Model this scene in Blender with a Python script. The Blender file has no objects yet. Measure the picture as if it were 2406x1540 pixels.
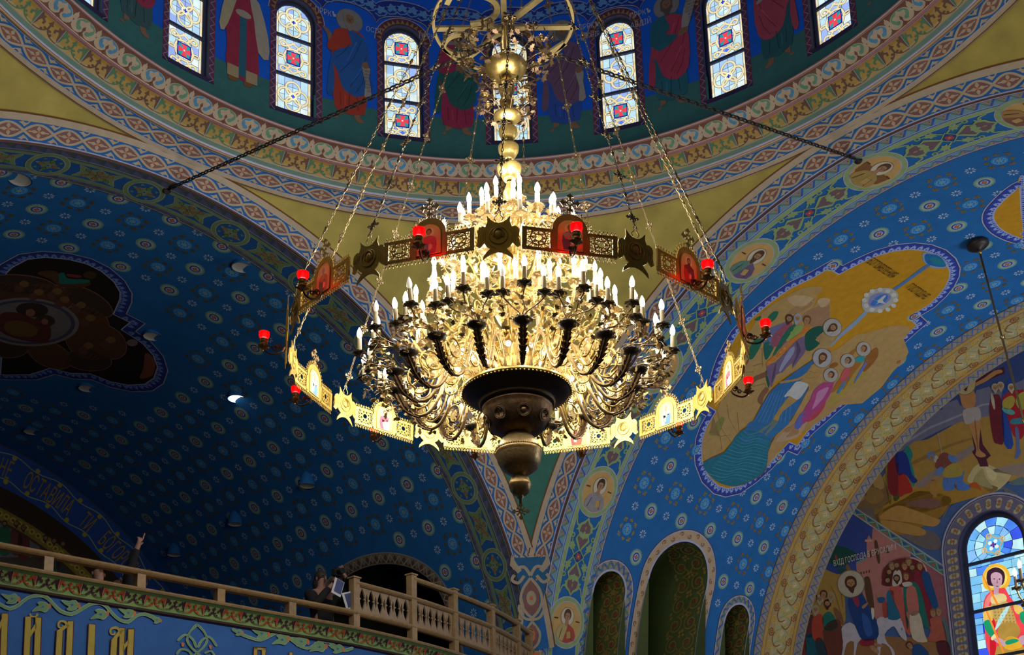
import bpy, math, random, colorsys
import numpy as np
from mathutils import Vector, Matrix
from mathutils.geometry import tessellate_polygon
random.seed(7)
C = bpy.context.scene.collection
sc = bpy.context.scene
PI = math.pi
V3 = Vector
# ---------------------------------------------------------------- camera, world, lights, exposure
cam_d = bpy.data.cameras.new('camera'); cam = bpy.data.objects.new('camera', cam_d); C.objects.link(cam)
_pitch, _roll, _yaw = 0.2137, -0.0316, -0.0120
_f = V3((math.sin(_yaw)*math.cos(_pitch), math.cos(_yaw)*math.cos(_pitch), math.sin(_pitch)))
_r = V3((math.cos(_yaw), -math.sin(_yaw), 0)); _u = _r.cross(_f)
_r, _u = math.cos(_roll)*_r + math.sin(_roll)*_u, -math.sin(_roll)*_r + math.cos(_roll)*_u
cam.matrix_world = Matrix(((_r.x, _u.x, -_f.x, 0), (_r.y, _u.y, -_f.y, -10.059), (_r.z, _u.z, -_f.z, -5.0648), (0, 0, 0, 1)))
cam_d.sensor_fit = 'HORIZONTAL'; cam_d.sensor_width = 36.0; cam_d.lens = 2866.5/2406*36; cam_d.shift_y = 806.4/2406
cam_d.clip_end = 200
sc.camera = cam
sc.view_settings.view_transform = 'Standard'; sc.view_settings.look = 'None'
sc.view_settings.gamma = 1.0; sc.view_settings.use_curve_mapping = False
sc.view_settings.exposure = 0.32
wd = bpy.data.worlds.new('world'); sc.world = wd; wd.use_nodes = True
wd.node_tree.nodes['Background'].inputs[0].default_value = (0.75, 0.85, 1.0, 1)
wd.node_tree.nodes['Background'].inputs[1].default_value = WORLD_STRENGTH = 0.02

def light(name, kind, loc, energy, color=(1, 1, 1), size=1.0, target=None, size_y=None):
    d = bpy.data.lights.new(name, kind); o = bpy.data.objects.new(name, d); C.objects.link(o)
    o.location = loc; d.energy = energy; d.color = color
    if kind == 'AREA':
        d.size = size
        if size_y: d.shape = 'RECTANGLE'; d.size_y = size_y
    elif kind in ('POINT', 'SPOT'): d.shadow_soft_size = size
    if target is not None:
        o.rotation_euler = (V3(target)-V3(loc)).to_track_quat('-Z', 'Y').to_euler()
    return o
# added fill panels in place of unseen near-side drum windows, aimed at vault and cornice
_a = light('drum_fill', 'AREA', (-4.3, -3.9, 7.3), 130, (0.97, 0.98, 1.0), 6, (7.5, 6.5, 2.0), 1.5); _a.data.spread = math.radians(130)
_a = light('drum_fill', 'AREA', (3.9, -4.3, 7.5), 60, (0.97, 0.98, 1.0), 6, (-5, 5, 6.0), 1.5); _a.data.spread = math.radians(75)
# unseen fill panel added opposite the niches to brighten the lighter arm's vault
light('arm_fill', 'AREA', (8.6+4.0, 8.3-4.2, 0.2), 270, (0.97, 0.98, 1.0), 3.5, (8.6-4.5, 8.3+4.6, 2.5), 3.0)
# ---------------------------------------------------------------- helpers
def lin(h, k=1.0):
    h = h.lstrip('#'); o = []
    for i in (0, 2, 4):
        c = int(h[i:i+2], 16)/255
        o.append(min(0.92, k*(c/12.92 if c <= 0.04045 else ((c+0.055)/1.055)**2.4)))
    return tuple(o)
def put(o, parent=None, label=None, cat=None, group=None, kind=None):
    if parent is not None: o.parent = parent
    if label: o['label'] = label
    if cat: o['category'] = cat
    if group: o['group'] = group
    if kind: o['kind'] = kind
    return o
def empty(name, loc=(0, 0, 0), rotz=0.0, parent=None, **k):
    o = bpy.data.objects.new(name, None); C.objects.link(o); o.location = loc; o.rotation_euler = (0, 0, rotz)
    return put(o, parent, **k)
class MB:
    """collects vertices and faces for one mesh"""
    def __init__(s): s.v = []; s.f = []
    def add(s, vs, fs, M=None):
        b = len(s.v)
        s.v += [tuple(M @ V3(p)) for p in vs] if M is not None else [tuple(p) for p in vs]
        s.f += [tuple(b+i for i in f) for f in fs]
        return s
    def box(s, x0, x1, y0, y1, z0, z1, M=None):
        vs = [(x, y, z) for z in (z0, z1) for y in (y0, y1) for x in (x0, x1)]
        return s.add(vs, [(0, 2, 3, 1), (4, 5, 7, 6), (0, 1, 5, 4), (2, 6, 7, 3), (0, 4, 6, 2), (1, 3, 7, 5)], M)
    def lathe(s, prof, n=32, M=None, flute=0, amp=0.0, a0=0.0, a1=2*PI):
        full = abs(a1-a0-2*PI) < 1e-6; m = n if full else n+1; vs = []
        for (r, z) in prof:
            for i in range(m):
                a = a0+(a1-a0)*i/n; rr = r*(1+amp*math.cos(flute*a)) if flute else r
                vs.append((rr*math.cos(a), rr*math.sin(a), z))
        fs = [(j*m+i, j*m+(i+1) % m, (j+1)*m+(i+1) % m, (j+1)*m+i) for j in range(len(prof)-1) for i in range(n)]
        return s.add(vs, fs, M)
    def tube(s, pts, r, n=6, M=None, caps=True, twist=0.0):
        P = [V3(p) for p in pts]; rs = r if isinstance(r, (list, tuple)) else [r]*len(P); vs = []; prev = None
        for i, p in enumerate(P):
            t = (P[min(i+1, len(P)-1)]-P[max(i-1, 0)])
            t = t.normalized() if t.length > 1e-9 else V3((0, 0, 1))
            if prev is None:
                a = V3((0, 0, 1)) if abs(t.z) < 0.9 else V3((0, 1, 0)); x = a.cross(t).normalized()
            else:
                x = prev-t*prev.dot(t); x = x.normalized() if x.length > 1e-6 else t.orthogonal().normalized()
            prev = x; y = t.cross(x)
            for k in range(n):
                a = 2*PI*k/n+twist*i; vs.append(p+rs[i]*(math.cos(a)*x+math.sin(a)*y))
        fs = [(i*n+k, i*n+(k+1) % n, (i+1)*n+(k+1) % n, (i+1)*n+k) for i in range(len(P)-1) for k in range(n)]
        if caps: fs += [tuple(range(n))[::-1], tuple((len(P)-1)*n+k for k in range(n))]
        return s.add(vs, fs, M)
    def prism(s, poly, z0, z1, M=None, holes=()):
        """extrude a 2-D outline (with holes) from z0 to z1"""
        loops = [list(poly)]+[list(h) for h in holes]
        flat = [p for l in loops for p in l]
        tri = tessellate_polygon([[V3((p[0], p[1], 0)) for p in l] for l in loops])
        n = len(flat)
        vs = [(p[0], p[1], z0) for p in flat]+[(p[0], p[1], z1) for p in flat]
        fs = [tuple(t) for t in tri]+[tuple(i+n for i in t)[::-1] for t in tri]; b = 0
        for l in loops:
            m = len(l); fs += [(b+i, b+(i+1) % m, n+b+(i+1) % m, n+b+i) for i in range(m)]; b += m
        return s.add(vs, fs, M)
    def ball(s, c, r, n=8, m=6, sx=1, sy=1, sz=1, M=None):
        prof = [(r*math.sin(PI*j/m), -r*math.cos(PI*j/m)) for j in range(m+1)]
        T = Matrix.Translation(V3(c)) @ Matrix.Diagonal((sx, sy, sz, 1))
        return s.lathe(prof, n, (M @ T) if M is not None else T)
    def mesh(s, name, mat, smooth=False):
        me = bpy.data.meshes.new(name); me.from_pydata(s.v, [], s.f); me.materials.append(mat)
        if smooth: me.polygons.foreach_set('use_smooth', [True]*len(me.polygons))
        me.validate(); me.update(); return me
    def obj(s, name, mat, parent=None, smooth=False, **k):
        o = bpy.data.objects.new(name, s.mesh(name, mat, smooth)); C.objects.link(o); return put(o, parent, **k)
def link(name, me, parent=None, M=None, **k):
    o = bpy.data.objects.new(name, me); C.objects.link(o)
    if M is not None: o.matrix_local = M
    return put(o, parent, **k)
def frame(o, x, y, z):
    """matrix with the given origin and axes"""
    o, x, y, z = V3(o), V3(x), V3(y), V3(z)
    return Matrix(((x.x, y.x, z.x, o.x), (x.y, y.y, z.y, o.y), (x.z, y.z, z.z, o.z), (0, 0, 0, 1)))
def spline(pts, n=4, closed=False):
    """Catmull-Rom through 2-D or 3-D points"""
    P = [np.array(p, float) for p in pts]; N = len(P); out = []
    for i in range(N if closed else N-1):
        g = (lambda k: P[k % N]) if closed else (lambda k: P[min(max(k, 0), N-1)])
        a, b, c, d = g(i-1), g(i), g(i+1), g(i+2)
        for j in range(n):
            t = j/n
            out.append(tuple(0.5*((2*b)+(c-a)*t+(2*a-5*b+4*c-d)*t*t+(3*b-a-3*c+d)*t**3)))
    if not closed: out.append(tuple(P[-1]))
    return out
def ell(cx, cy, rx, ry=None, n=16, rot=0.0, a0=0.0, a1=2*PI):
    ry = rx if ry is None else ry; full = abs(a1-a0-2*PI) < 1e-6
    out = []
    for i in range(n if full else n+1):
        a = a0+(a1-a0)*i/n; x, y = rx*math.cos(a), ry*math.sin(a)
        out.append((cx+x*math.cos(rot)-y*math.sin(rot), cy+x*math.sin(rot)+y*math.cos(rot)))
    return out
def ribbon(pts, w, closed=False):
    """outline quads of a stroked 2-D path: list of 4-point polygons"""
    P = [np.array(p, float) for p in pts]; N = len(P); L = []; R = []
    ws = w if isinstance(w, (list, tuple)) else [w]*N
    for i in range(N):
        a = P[(i-1) % N] if (closed or i > 0) else P[i]; b = P[(i+1) % N] if (closed or i < N-1) else P[i]
        t = b-a; t = t/(np.hypot(*t)+1e-12); nn = np.array((-t[1], t[0]))*ws[i]/2
        L.append(P[i]+nn); R.append(P[i]-nn)
    m = N if closed else N-1
    return [[tuple(L[i]), tuple(L[(i+1) % N]), tuple(R[(i+1) % N]), tuple(R[i])] for i in range(m)]
# ---------------------------------------------------------------- materials (all procedural)
def mat(name, color=(0.5, 0.5, 0.5), rough=0.6, metal=0.0, emit=None, strength=0.0, noise=0.0, nscale=8.0, bump=0.0, attr=None, spec=0.5):
    m = bpy.data.materials.new(name); m.use_nodes = True; nt = m.node_tree; b = nt.nodes['Principled BSDF']
    b.inputs['Base Color'].default_value = (*color, 1); b.inputs['Roughness'].default_value = rough
    b.inputs['Metallic'].default_value = metal; b.inputs['Specular IOR Level'].default_value = spec
    src = None
    if attr:
        a = nt.nodes.new('ShaderNodeAttribute'); a.attribute_name = attr; src = a.outputs['Color']
    if noise or bump:
        tc = nt.nodes.new('ShaderNodeTexCoord'); nz = nt.nodes.new('ShaderNodeTexNoise')
        nz.inputs['Scale'].default_value = nscale; nz.inputs['Detail'].default_value = 6.0
        nt.links.new(tc.outputs['Object'], nz.inputs['Vector'])
        if noise:
            mr = nt.nodes.new('ShaderNodeMapRange'); mr.inputs['From Min'].default_value = 0.25; mr.inputs['From Max'].default_value = 0.75
            mr.inputs['To Min'].default_value = 1-noise; mr.inputs['To Max'].default_value = 1+noise
            nt.links.new(nz.outputs['Fac'], mr.inputs['Value'])
            mx = nt.nodes.new('ShaderNodeMix'); mx.data_type = 'RGBA'; mx.blend_type = 'MULTIPLY'; mx.inputs[0].default_value = 1.0
            if src is not None: nt.links.new(src, mx.inputs[6])
            else: mx.inputs[6].default_value = (*color, 1)
            nt.links.new(mr.outputs['Result'], mx.inputs[7]); src = mx.outputs[2]
        if bump:
            bp = nt.nodes.new('ShaderNodeBump'); bp.inputs['Strength'].default_value = bump; bp.inputs['Distance'].default_value = 0.01
            nt.links.new(nz.outputs['Fac'], bp.inputs['Height']); nt.links.new(bp.outputs['Normal'], b.inputs['Normal'])
    if src is not None: nt.links.new(src, b.inputs['Base Color'])
    if emit is not None:
        b.inputs['Emission Color'].default_value = (*emit, 1); b.inputs['Emission Strength'].default_value = strength
    return m
KA = 1.9     # paint albedo over the dim tone it shows in the photograph
def pcol(h): return lin(h, KA)
M_PAINT = mat('fresco_paint', rough=0.75, attr='col', noise=0.10, nscale=9.0, spec=0.25)
M_GOLDLEAF = mat('gold_leaf_ground', (0.52, 0.43, 0.105), 0.55, 0.3, noise=0.22, nscale=2.6)
M_GOLD = mat('polished_brass', (0.60, 0.42, 0.13), 0.32, 0.85, noise=0.12, nscale=30, bump=0.25)
M_GOLDF = mat('gilded_sheet', (0.56, 0.38, 0.085), 0.38, 0.55, noise=0.08, nscale=20)
M_GILT = mat('gilded_bronze', (0.46, 0.33, 0.15), 0.36, 0.75, noise=0.25, nscale=40, bump=0.3)
M_BRONZE = mat('dark_bronze', (0.16, 0.10, 0.055), 0.42, 0.8, noise=0.3, nscale=30, bump=0.4)
M_DKBRONZE = mat('black_bronze', (0.05, 0.04, 0.035), 0.5, 0.6, noise=0.2, nscale=30)
M_CANDLE = mat('ivory_candle_tube', (0.46, 0.41, 0.29), 0.5)
M_BULB = mat('lit_bulb_glass', (1, 1, 1), 0.2, emit=(1.0, 0.97, 0.90), strength=5.0)
M_BULBOFF = mat('clear_bulb_glass', (0.8, 0.82, 0.84), 0.1, emit=(1, 0.98, 0.95), strength=0.25)
M_WOOD = mat('oak_rail', (0.42, 0.27, 0.12), 0.5, noise=0.25, nscale=14)
M_WHITE = mat('white_enamel', (0.8, 0.78, 0.72), 0.4)
M_BLACK = mat('matt_black', (0.01, 0.01, 0.012), 0.8)
M_LEAD = mat('lead_came', (0.015, 0.015, 0.03), 0.6)
for _m in (M_BULB, M_BULBOFF): _m.cycles.emission_sampling = 'NONE'
# ---------------------------------------------------------------- the building's own geometry (metres; origin on the dome axis at the icon ring)
A = 6.589; RV = 6.587; ZS = -1.4617; PHI = 0.802
NR = V3((math.sin(PHI), math.cos(PHI), 0)); TR = V3((math.cos(PHI), -math.sin(PHI), 0))
NL = V3((-math.cos(PHI), math.sin(PHI), 0)); TL = V3((math.sin(PHI), math.cos(PHI), 0))
UP = V3((0, 0, 1)); OZ = V3((0, 0, ZS)); RS = math.hypot(A, RV)
def vault_map(n, t):
    def f(u, v, h=0.0):            # u along the arm, v arc length up from the springing
        if v > PI*RV: return n*(A+u) - t*(RV-h) + UP*(ZS-(v-PI*RV))
        if v < 0: return n*(A+u) + t*(RV-h) + UP*(ZS+v)
        a = v/RV; return n*(A+u) + (RV-h)*(math.cos(a)*t+math.sin(a)*UP) + OZ
    return f
S_VR = vault_map(NR, TR); S_VL = vault_map(NL, TL)
def sph(P):
    k = min(max((P.z-2.5)/2.8, 0), 1); k = k*k*(3-2*k)
    return P, k
def band_map(n, t):
    def f(u, w, h=0.0):            # u arc length along the arch, w towards the dome
        a = u/RV; rho = math.sqrt(RS*RS-(A-w)**2); d = n*(A-w)+rho*(math.cos(a)*t+math.sin(a)*UP)
        if a > PI: d = n*(A-w)-rho*t+UP*(-(a-PI)*RV)
        elif a < 0: d = n*(A-w)+rho*t+UP*(a*RV)
        z = d.z+ZS; k = min(max((z-2.5)/2.8, 0), 1); k = k*k*(3-2*k)
        return d*((RS-h-0.06*k)/RS)+OZ
    return f
S_BR = band_map(NR, TR); S_BL = band_map(NL, TL)
C1R, C1Z, C2R, C2Z = 6.318, 5.304, 5.506, 5.848
CLEN = math.hypot(C1R-C2R, C1Z-C2Z)
def S_CO(u, v, h=0.0):              # cornice cone: u = azimuth*5.9, v metres up the slope from its lower edge
    f = v/CLEN; az = u/5.9; r = C1R+(C2R-C1R)*f-h*(C1Z-C2Z)/-CLEN; z = C1Z+(C2Z-C1Z)*f-h*(C1R-C2R)/CLEN
    return V3((r*math.sin(az), r*math.cos(az), z))
DR = 5.96
def S_DR(u, v, h=0.0):              # drum: u = azimuth*DR, v = height
    az = u/DR; return V3(((DR-h)*math.sin(az), (DR-h)*math.cos(az), v))
def plane_map(n, t, s):
    return lambda u, v, h=0.0: n*(A+s-h)+t*u+UP*v
SWR = 7.36; SWL = 9.95
S_WR = plane_map(NR, TR, SWR); S_WL = plane_map(NL, TL, SWL)
class Paint:
    """flat painted shapes lying on one wall surface; each shape keeps its own colour"""
    def __init__(s, S, lmax=0.24, base=0.003, gap=0.002): s.S = S; s.lmax = lmax; s.base = base; s.gap = gap; s.v = []; s.f = []; s.c = []
    def tri(s, a, b, c, h, col):
        st = [(a, b, c)]; L2 = s.lmax**2
        while st:
            a, b, c = st.pop()
            d = ((a[0]-b[0])**2+(a[1]-b[1])**2, (b[0]-c[0])**2+(b[1]-c[1])**2, (c[0]-a[0])**2+(c[1]-a[1])**2)
            m = max(d)
            if m > L2:
                if d[0] == m: q = ((a[0]+b[0])/2, (a[1]+b[1])/2); st += [(a, q, c), (q, b, c)]
                elif d[1] == m: q = ((b[0]+c[0])/2, (b[1]+c[1])/2); st += [(b, q, a), (q, c, a)]
                else: q = ((c[0]+a[0])/2, (c[1]+a[1])/2); st += [(c, q, b), (q, a, b)]
                continue
            k = len(s.v); s.v += [tuple(s.S(p[0], p[1], h)) for p in (a, b, c)]; s.f.append((k, k+1, k+2)); s.c += [col]*3
    def poly(s, pts, col, layer=0, holes=None):
        if isinstance(col, str): col = pcol(col)
        h = s.base+s.gap*layer; loops = [pts]+(list(holes) if holes else [])
        flat = [p for l in loops for p in l]
        if len(flat) == 4 and not holes:
            a, b, c, d = flat
            cr = lambda o, p, q: (p[0]-o[0])*(q[1]-o[1])-(p[1]-o[1])*(q[0]-o[0])
            if cr(a, b, c)*cr(a, c, d) > 0:
                s.tri(a, b, c, h, col); s.tri(a, c, d, h, col); return
        for t in tessellate_polygon([[V3((p[0], p[1], 0)) for p in l] for l in loops]):
            s.tri(flat[t[0]], flat[t[1]], flat[t[2]], h, col)
    def rect(s, u0, u1, v0, v1, col, layer=0): s.poly([(u0, v0), (u1, v0), (u1, v1), (u0, v1)], col, layer)
    def line(s, pts, w, col, layer=0, closed=False):
        for q in ribbon(pts, w, closed): s.poly(q, col, layer)
    def disc(s, cx, cy, rx, ry, col, layer=0, n=16, rot=0.0): s.poly(ell(cx, cy, rx, ry, n, rot), col, layer)
    def stamp(s, motif, u, v, su=1.0, sv=None, rot=0.0, layer=0, swap=None):
        sv = su if sv is None else sv; ca, sa = math.cos(rot), math.sin(rot)
        for (lay, col, pts) in motif:
            if swap: col = swap.get(col, col)
            s.poly([(u+x*su*ca-y*sv*sa, v+x*su*sa+y*sv*ca) for x, y in pts], col, layer+lay)
    def obj(s, name, parent, mat=None, **k):
        me = bpy.data.meshes.new(name); me.from_pydata(s.v, [], s.f); me.materials.append(mat or M_PAINT)
        at = me.color_attributes.new('col', 'FLOAT_COLOR', 'POINT')
        arr = np.ones((len(s.v), 4), np.float32); arr[:, :3] = np.array(s.c, np.float32).reshape(-1, 3); at.data.foreach_set('color', arr.ravel())
        o = bpy.data.objects.new(name, me); C.objects.link(o); k.setdefault('kind', 'stuff'); return put(o, parent, **k)
def grid_obj(name, S, u0, u1, v0, v1, du, dv, material, skip=None, parent=None, **k):
    nu = max(1, round((u1-u0)/du)); nv = max(1, round((v1-v0)/dv)); mb = MB()
    mb.v = [tuple(S(u0+(u1-u0)*i/nu, v0+(v1-v0)*j/nv)) for j in range(nv+1) for i in range(nu+1)]
    for j in range(nv):
        for i in range(nu):
            if skip and skip(u0+(u1-u0)*(i+.5)/nu, v0+(v1-v0)*(j+.5)/nv): continue
            a = j*(nu+1)+i; mb.f.append((a, a+1, a+nu+2, a+nu+1))
    return mb.obj(name, material, parent, smooth=True, **k)
# ---------------------------------------------------------------- the shell
BLUE = '#1d5c96'
M_BLUE = mat('blue_vault_plaster', (.024, .175, .49), 0.7, noise=0.10, nscale=5, spec=0.2)
M_LOFTBLUE = mat('blue_parapet_plaster', (.045, .16, .48), 0.7, noise=0.08, nscale=6, spec=0.2)
M_DRUM = mat('deep_blue_drum_plaster', (.004, .085, .50), 0.7, noise=0.10, nscale=5, spec=0.2)
M_TEAL = mat('sea_green_plaster', lin('#2c5c58', 1.3), 0.7, noise=0.06, nscale=5)
M_CREAM = mat('cream_plaster', lin('#9a8a72', 1.8), 0.75, noise=0.06, nscale=7)
M_NICHE = mat('dark_green_plaster', lin('#4c5a34', 1.9), 0.75, noise=0.10, nscale=7)
M_STONE = mat('dim_stone_floor', (0.14, 0.11, 0.08), 0.6, noise=0.15, nscale=3)
FZ = -6.7
def arch_sd(u, v, cu, hw, vs):
    """signed distance-like test for an arched opening: half width hw, spring line vs (round head)"""
    d = abs(u-cu)-hw
    if v > vs: d = math.hypot(u-cu, v-vs)-hw
    return d
RADR = PI*RV
# right arm niches: centre along the arm, outer/inner half widths, spring line (developed height from the far springing)
NICHES = [(1.50, 0.60, 0.40, 2.10, 1.0), (3.19, 1.02, 0.80, 2.55, 1.3), (5.09, 0.56, 0.38, 2.12, 1.0)]
def skip_r(u, v):
    w = RADR-v
    if w < -3.0: return False
    for cu, ho, hi, vs, dp in NICHES:
        if arch_sd(u, w, cu, (ho+hi)/2-.02, vs) < 0: return True
    return False
DOORL = (3.70, 2.06, 1.84, 1.22)     # arched opening in the left arm: a flat three-centred head
def door_pts(hw, rise, n=24, foot=-5.2):
    cu, v0 = DOORL[0], 1.95
    head = [(cu+hw*math.cos(PI*i/n), v0+rise*math.sin(PI*i/n)**0.85) for i in range(n+1)]
    return [(cu+hw, foot)]+head+[(cu-hw, foot)]
def skip_l(u, v):
    cu = DOORL[0]; hw = 1.95
    if abs(u-cu) > hw or v < -5.2: return False
    x = abs(u-cu)/hw
    return v < 1.95+1.34*math.sqrt(max(0, 1-x*x))**0.85
grid_obj('ceiling', S_VR, 0, SWR, -5.2, RADR+5.2, .09, .09, M_BLUE, skip_r, kind='structure', label='blue star-painted barrel vault of the lighter arm')
grid_obj('ceiling', S_VL, 0, SWL, -5.2, RADR+5.2, .09, .09, M_BLUE, skip_l, kind='structure', label='blue star-painted barrel vault of the dark arm with the choir loft')
# pendentives: the part of the great sphere between the four arches and the cornice
def pend():
    mb = MB(); n = 360; m = 60; RB = RS+.025
    for j in range(m+1):
        for i in range(n+1):
            az = 2*PI*i/n; dirv = V3((math.sin(az), math.cos(az), 0))
            c = max(dirv.dot(q) for q in (NR, NL, -NR, -NL)); e0 = math.acos(min(1, (A/c+.01)/RB)); e1 = math.acos((C1R-.06)/RB); e = e0+(e1-e0)*j/m
            z = RB*math.sin(e); k = min(max((z+ZS-2.5)/2.8, 0), 1); k = k*k*(3-2*k)
            mb.v.append(tuple((dirv*RB*math.cos(e)+UP*z)*((RB-0.06*k)/RB)+OZ))
    mb.f = [(j*(n+1)+i, j*(n+1)+i+1, (j+1)*(n+1)+i+1, (j+1)*(n+1)+i) for j in range(m) for i in range(n)]
    return mb
pend().obj('ceiling', M_GOLDLEAF, smooth=True, kind='structure', label='gold leaf pendentives between the arches under the dome')
# corner piers under the pendentives (only the far three can be seen or cast light)
for a in (0, 1, 2, 3):
    c = [(NR+NL), (NR-NL), (-NR+NL), (-NR-NL)][a]*A
    if a == 3: continue
    e1 = [NR, NR, -NR, -NR][a]; e2 = [NL, -NL, NL, -NL][a]
    mb = MB()
    P = [c+UP*z for z in (FZ, ZS)]
    mb.add([P[0], P[0]+e1*1.0, P[0]+e2*1.0, P[1], P[1]+e1*1.0, P[1]+e2*1.0], [(0, 1, 4, 3), (0, 3, 5, 2), (3, 4, 5)])
    mb.obj('wall_pier', M_CREAM, kind='structure')
# cornice with a stepped moulded profile
def cornice():
    N = V3((-.544/.977, 0, -.812/.977)); mb = MB(); prof = []
    for (v, h) in ((-.02, -.02), (0, .0), (.30, .0), (.302, .03), (.322, .045), (.345, .045), (.362, .03), (.364, .018), (.42, .018), (.425, .004), (.645, .004), (.655, .022), (.675, .03), (.69, .03), (.70, .012), (.93, .012), (.94, .03), (.965, .03), (.972, .02), (CLEN, .02), (CLEN, -.3)):
        f = v/CLEN; prof.append((C1R+(C2R-C1R)*f-h*.557, C1Z+(C2Z-C1Z)*f-h*.831))
    prof[-1] = (DR+.3, C2Z+.02)
    mb.lathe([(r, z) for r, z in prof], 240)
    return mb
CO_H = 0.0
cornice().obj('trim_1', M_CREAM, smooth=False, kind='structure', label='painted ring cornice at the foot of the drum')
# drum with window openings
WAZ = [math.radians(.57+15.43*k) for k in range(-6, 7)]
WHW, WZ0, WZT = 0.315, 6.44, 8.03      # half width, sill, spring of the round head
def skip_d(u, v):
    for a in WAZ:
        if v > WZ0 and arch_sd(u, v, a*DR, WHW-.012, WZT) < 0: return True
    return False
nseg = 1
def drum():
    mb = MB(); us = []; half = PI*DR
    n = 1500; u0 = -half; m = 92; v0, v1 = C2Z, 9.2
    for j in range(m+1):
        for i in range(n): mb.v.append(tuple(S_DR(u0+2*half*i/n, v0+(v1-v0)*j/m)))
    for j in range(m):
        for i in range(n):
            u = u0+2*half*(i+.5)/n; v = v0+(v1-v0)*(j+.5)/m
            if abs(u) < 11 and skip_d(u, v): continue
            mb.f.append((j*n+i, j*n+(i+1) % n, (j+1)*n+(i+1) % n, (j+1)*n+i))
    return mb
drum().obj('wall_drum', M_DRUM, smooth=True, kind='structure', label='deep blue drum wall painted with standing figures')
mb = MB(); mb.lathe([(DR*math.cos(PI/2*i/14), 9.2+DR*.92*math.sin(PI/2*i/14)) for i in range(15)], 72)
mb.obj('ceiling', M_DRUM, smooth=True, kind='structure', label='blue dome above the drum')
# end walls of the two visible arms
def endwall(S, hole=None):
    mb = MB(); outl = [(RV*math.cos(PI*i/64), ZS+RV*math.sin(PI*i/64)) for i in range(65)]+[(-RV, FZ), (RV, FZ)]
    tri = tessellate_polygon([[V3((p[0], p[1], 0)) for p in l] for l in ([outl] if not hole else [outl, hole])])
    flat = outl+(hole or []); mb.add([S(p[0], p[1]) for p in flat], [tuple(t) for t in tri]); return mb
# big stained window in the right end wall
BW = dict(c=-2.17, hw=.56, zt=1.60, z0=-3.4)
def win_outline(c, hw, zt, z0, n=20): return [(c+hw, z0)]+[(c+hw*math.cos(PI*i/n), zt+hw*math.sin(PI*i/n)) for i in range(n+1)]+[(c-hw, z0)]
endwall(S_WR, win_outline(BW['c'], BW['hw']+.06, BW['zt'], BW['z0'])).obj('wall_right', mat('dusk_blue_mural_ground', lin('#37507c', 1.8), .75, noise=.1, nscale=4), kind='structure', label='end wall of the lighter arm painted with crowded scenes')
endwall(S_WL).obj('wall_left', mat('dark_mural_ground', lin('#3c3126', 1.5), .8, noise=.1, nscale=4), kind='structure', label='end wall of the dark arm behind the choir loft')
mb = MB(); mb.box(-30, 30, -30, 30, FZ-.2, FZ); mb.obj('floor', M_STONE, kind='structure')
# niches of the right arm: reveal and back wall
def niche(cu, hi, vs, dp, k):
    mb = MB(); n = 20
    pts = [(cu+hi, -3.2)]+[(cu+hi*math.cos(PI*i/n), vs+hi*math.sin(PI*i/n)) for i in range(n+1)]+[(cu-hi, -3.2)]
    front = [S_VR(u, RADR-w) for u, w in pts]; off = -TR*dp
    # the back plane stands a fixed depth behind the springing line of the arm
    t0 = -(RV+dp)
    back = []
    for p in front:
        q = p-TR*(p.dot(TR)-t0); back.append(q)
    m = len(front); mb.add(front+back, [(i, i+1, m+i+1, m+i) for i in range(m-1)])
    o = mb.obj('wall_niche', M_NICHE, smooth=True, kind='structure', label='arched niche painted with gold scrolls on green' if k == 1 else 'small arched niche painted with gold scrolls')
    b = MB(); b.add(back, [tuple(range(m))]); b.obj('back_panel', M_NICHE, o)
    return o, pts
NICHE_O = [niche(cu, hi, vs, dp, k) for k, (cu, ho, hi, vs, dp) in enumerate(NICHES)]
# opening in the left arm: deep dark passage
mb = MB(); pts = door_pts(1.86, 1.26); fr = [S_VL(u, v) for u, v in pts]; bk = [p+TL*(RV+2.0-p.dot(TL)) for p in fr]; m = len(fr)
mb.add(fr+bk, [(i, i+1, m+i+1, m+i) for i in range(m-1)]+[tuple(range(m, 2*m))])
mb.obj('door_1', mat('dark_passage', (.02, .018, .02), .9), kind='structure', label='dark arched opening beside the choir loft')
# ---------------------------------------------------------------- painted ornament
M_GILTPAINT = mat('gold_paint', rough=0.42, metal=0.75, attr='col', noise=0.12, nscale=12)
BEIGE, BROWN, BLU, GRN, LAV, PINK, TAN = '#958877', '#5f4038', '#1f5590', '#6e8258', '#8d8fa8', '#7d4f62', '#96815f'
def arc_band(cx, cy, ro, ri, a0, a1, sx=1.0, sy=1.0, n=14):
    o = ell(cx, cy, ro*sx, ro*sy, n, 0, a0, a1); i = ell(cx, cy, ri*sx, ri*sy, n, 0, a0, a1); return o+i[::-1]
def mir(pts): return [(-x, y) for x, y in pts][::-1]
def rbn(lay, col, pts, w): return [(lay, col, q) for q in ribbon(pts, w)]
# palmette scroll of the upper cornice band
M_SCROLL = [(1, BEIGE, ell(-.25, .36, .255, .34, 12)), (1, BEIGE, ell(.25, .36, .255, .34, 12)), (1, BEIGE, ell(0, .56, .40, .36, 16)),
            (2, BEIGE, [(-.60, .62), (-.50, 1.0), (-.40, .62), (-.5, .5)]), (2, BEIGE, [(.46, .82), (.56, .86), (.6, .7), (.5, .6), (.4, .7), (.44, .86)]),
            (3, 'C', arc_band(0, .54, .365, .235, -.75, PI+.75, 1, 1.0)), (4, 'C', ell(-.185, .31, .085, .115, 10)), (4, 'C', ell(.185, .31, .085, .115, 10)),
            (4, BEIGE, ell(-.19, .63, .09, .10, 8)), (4, BEIGE, ell(.19, .63, .09, .10, 8)), (4, BEIGE, [(-.09, .6), (-.085, .78), (0, .9), (.085, .78), (.09, .6)]),
            (4, BROWN, [(-.06, .4), (0, .58), (.06, .4), (.02, .3), (.03, -.05), (-.03, -.05), (-.02, .3)])]
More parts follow.
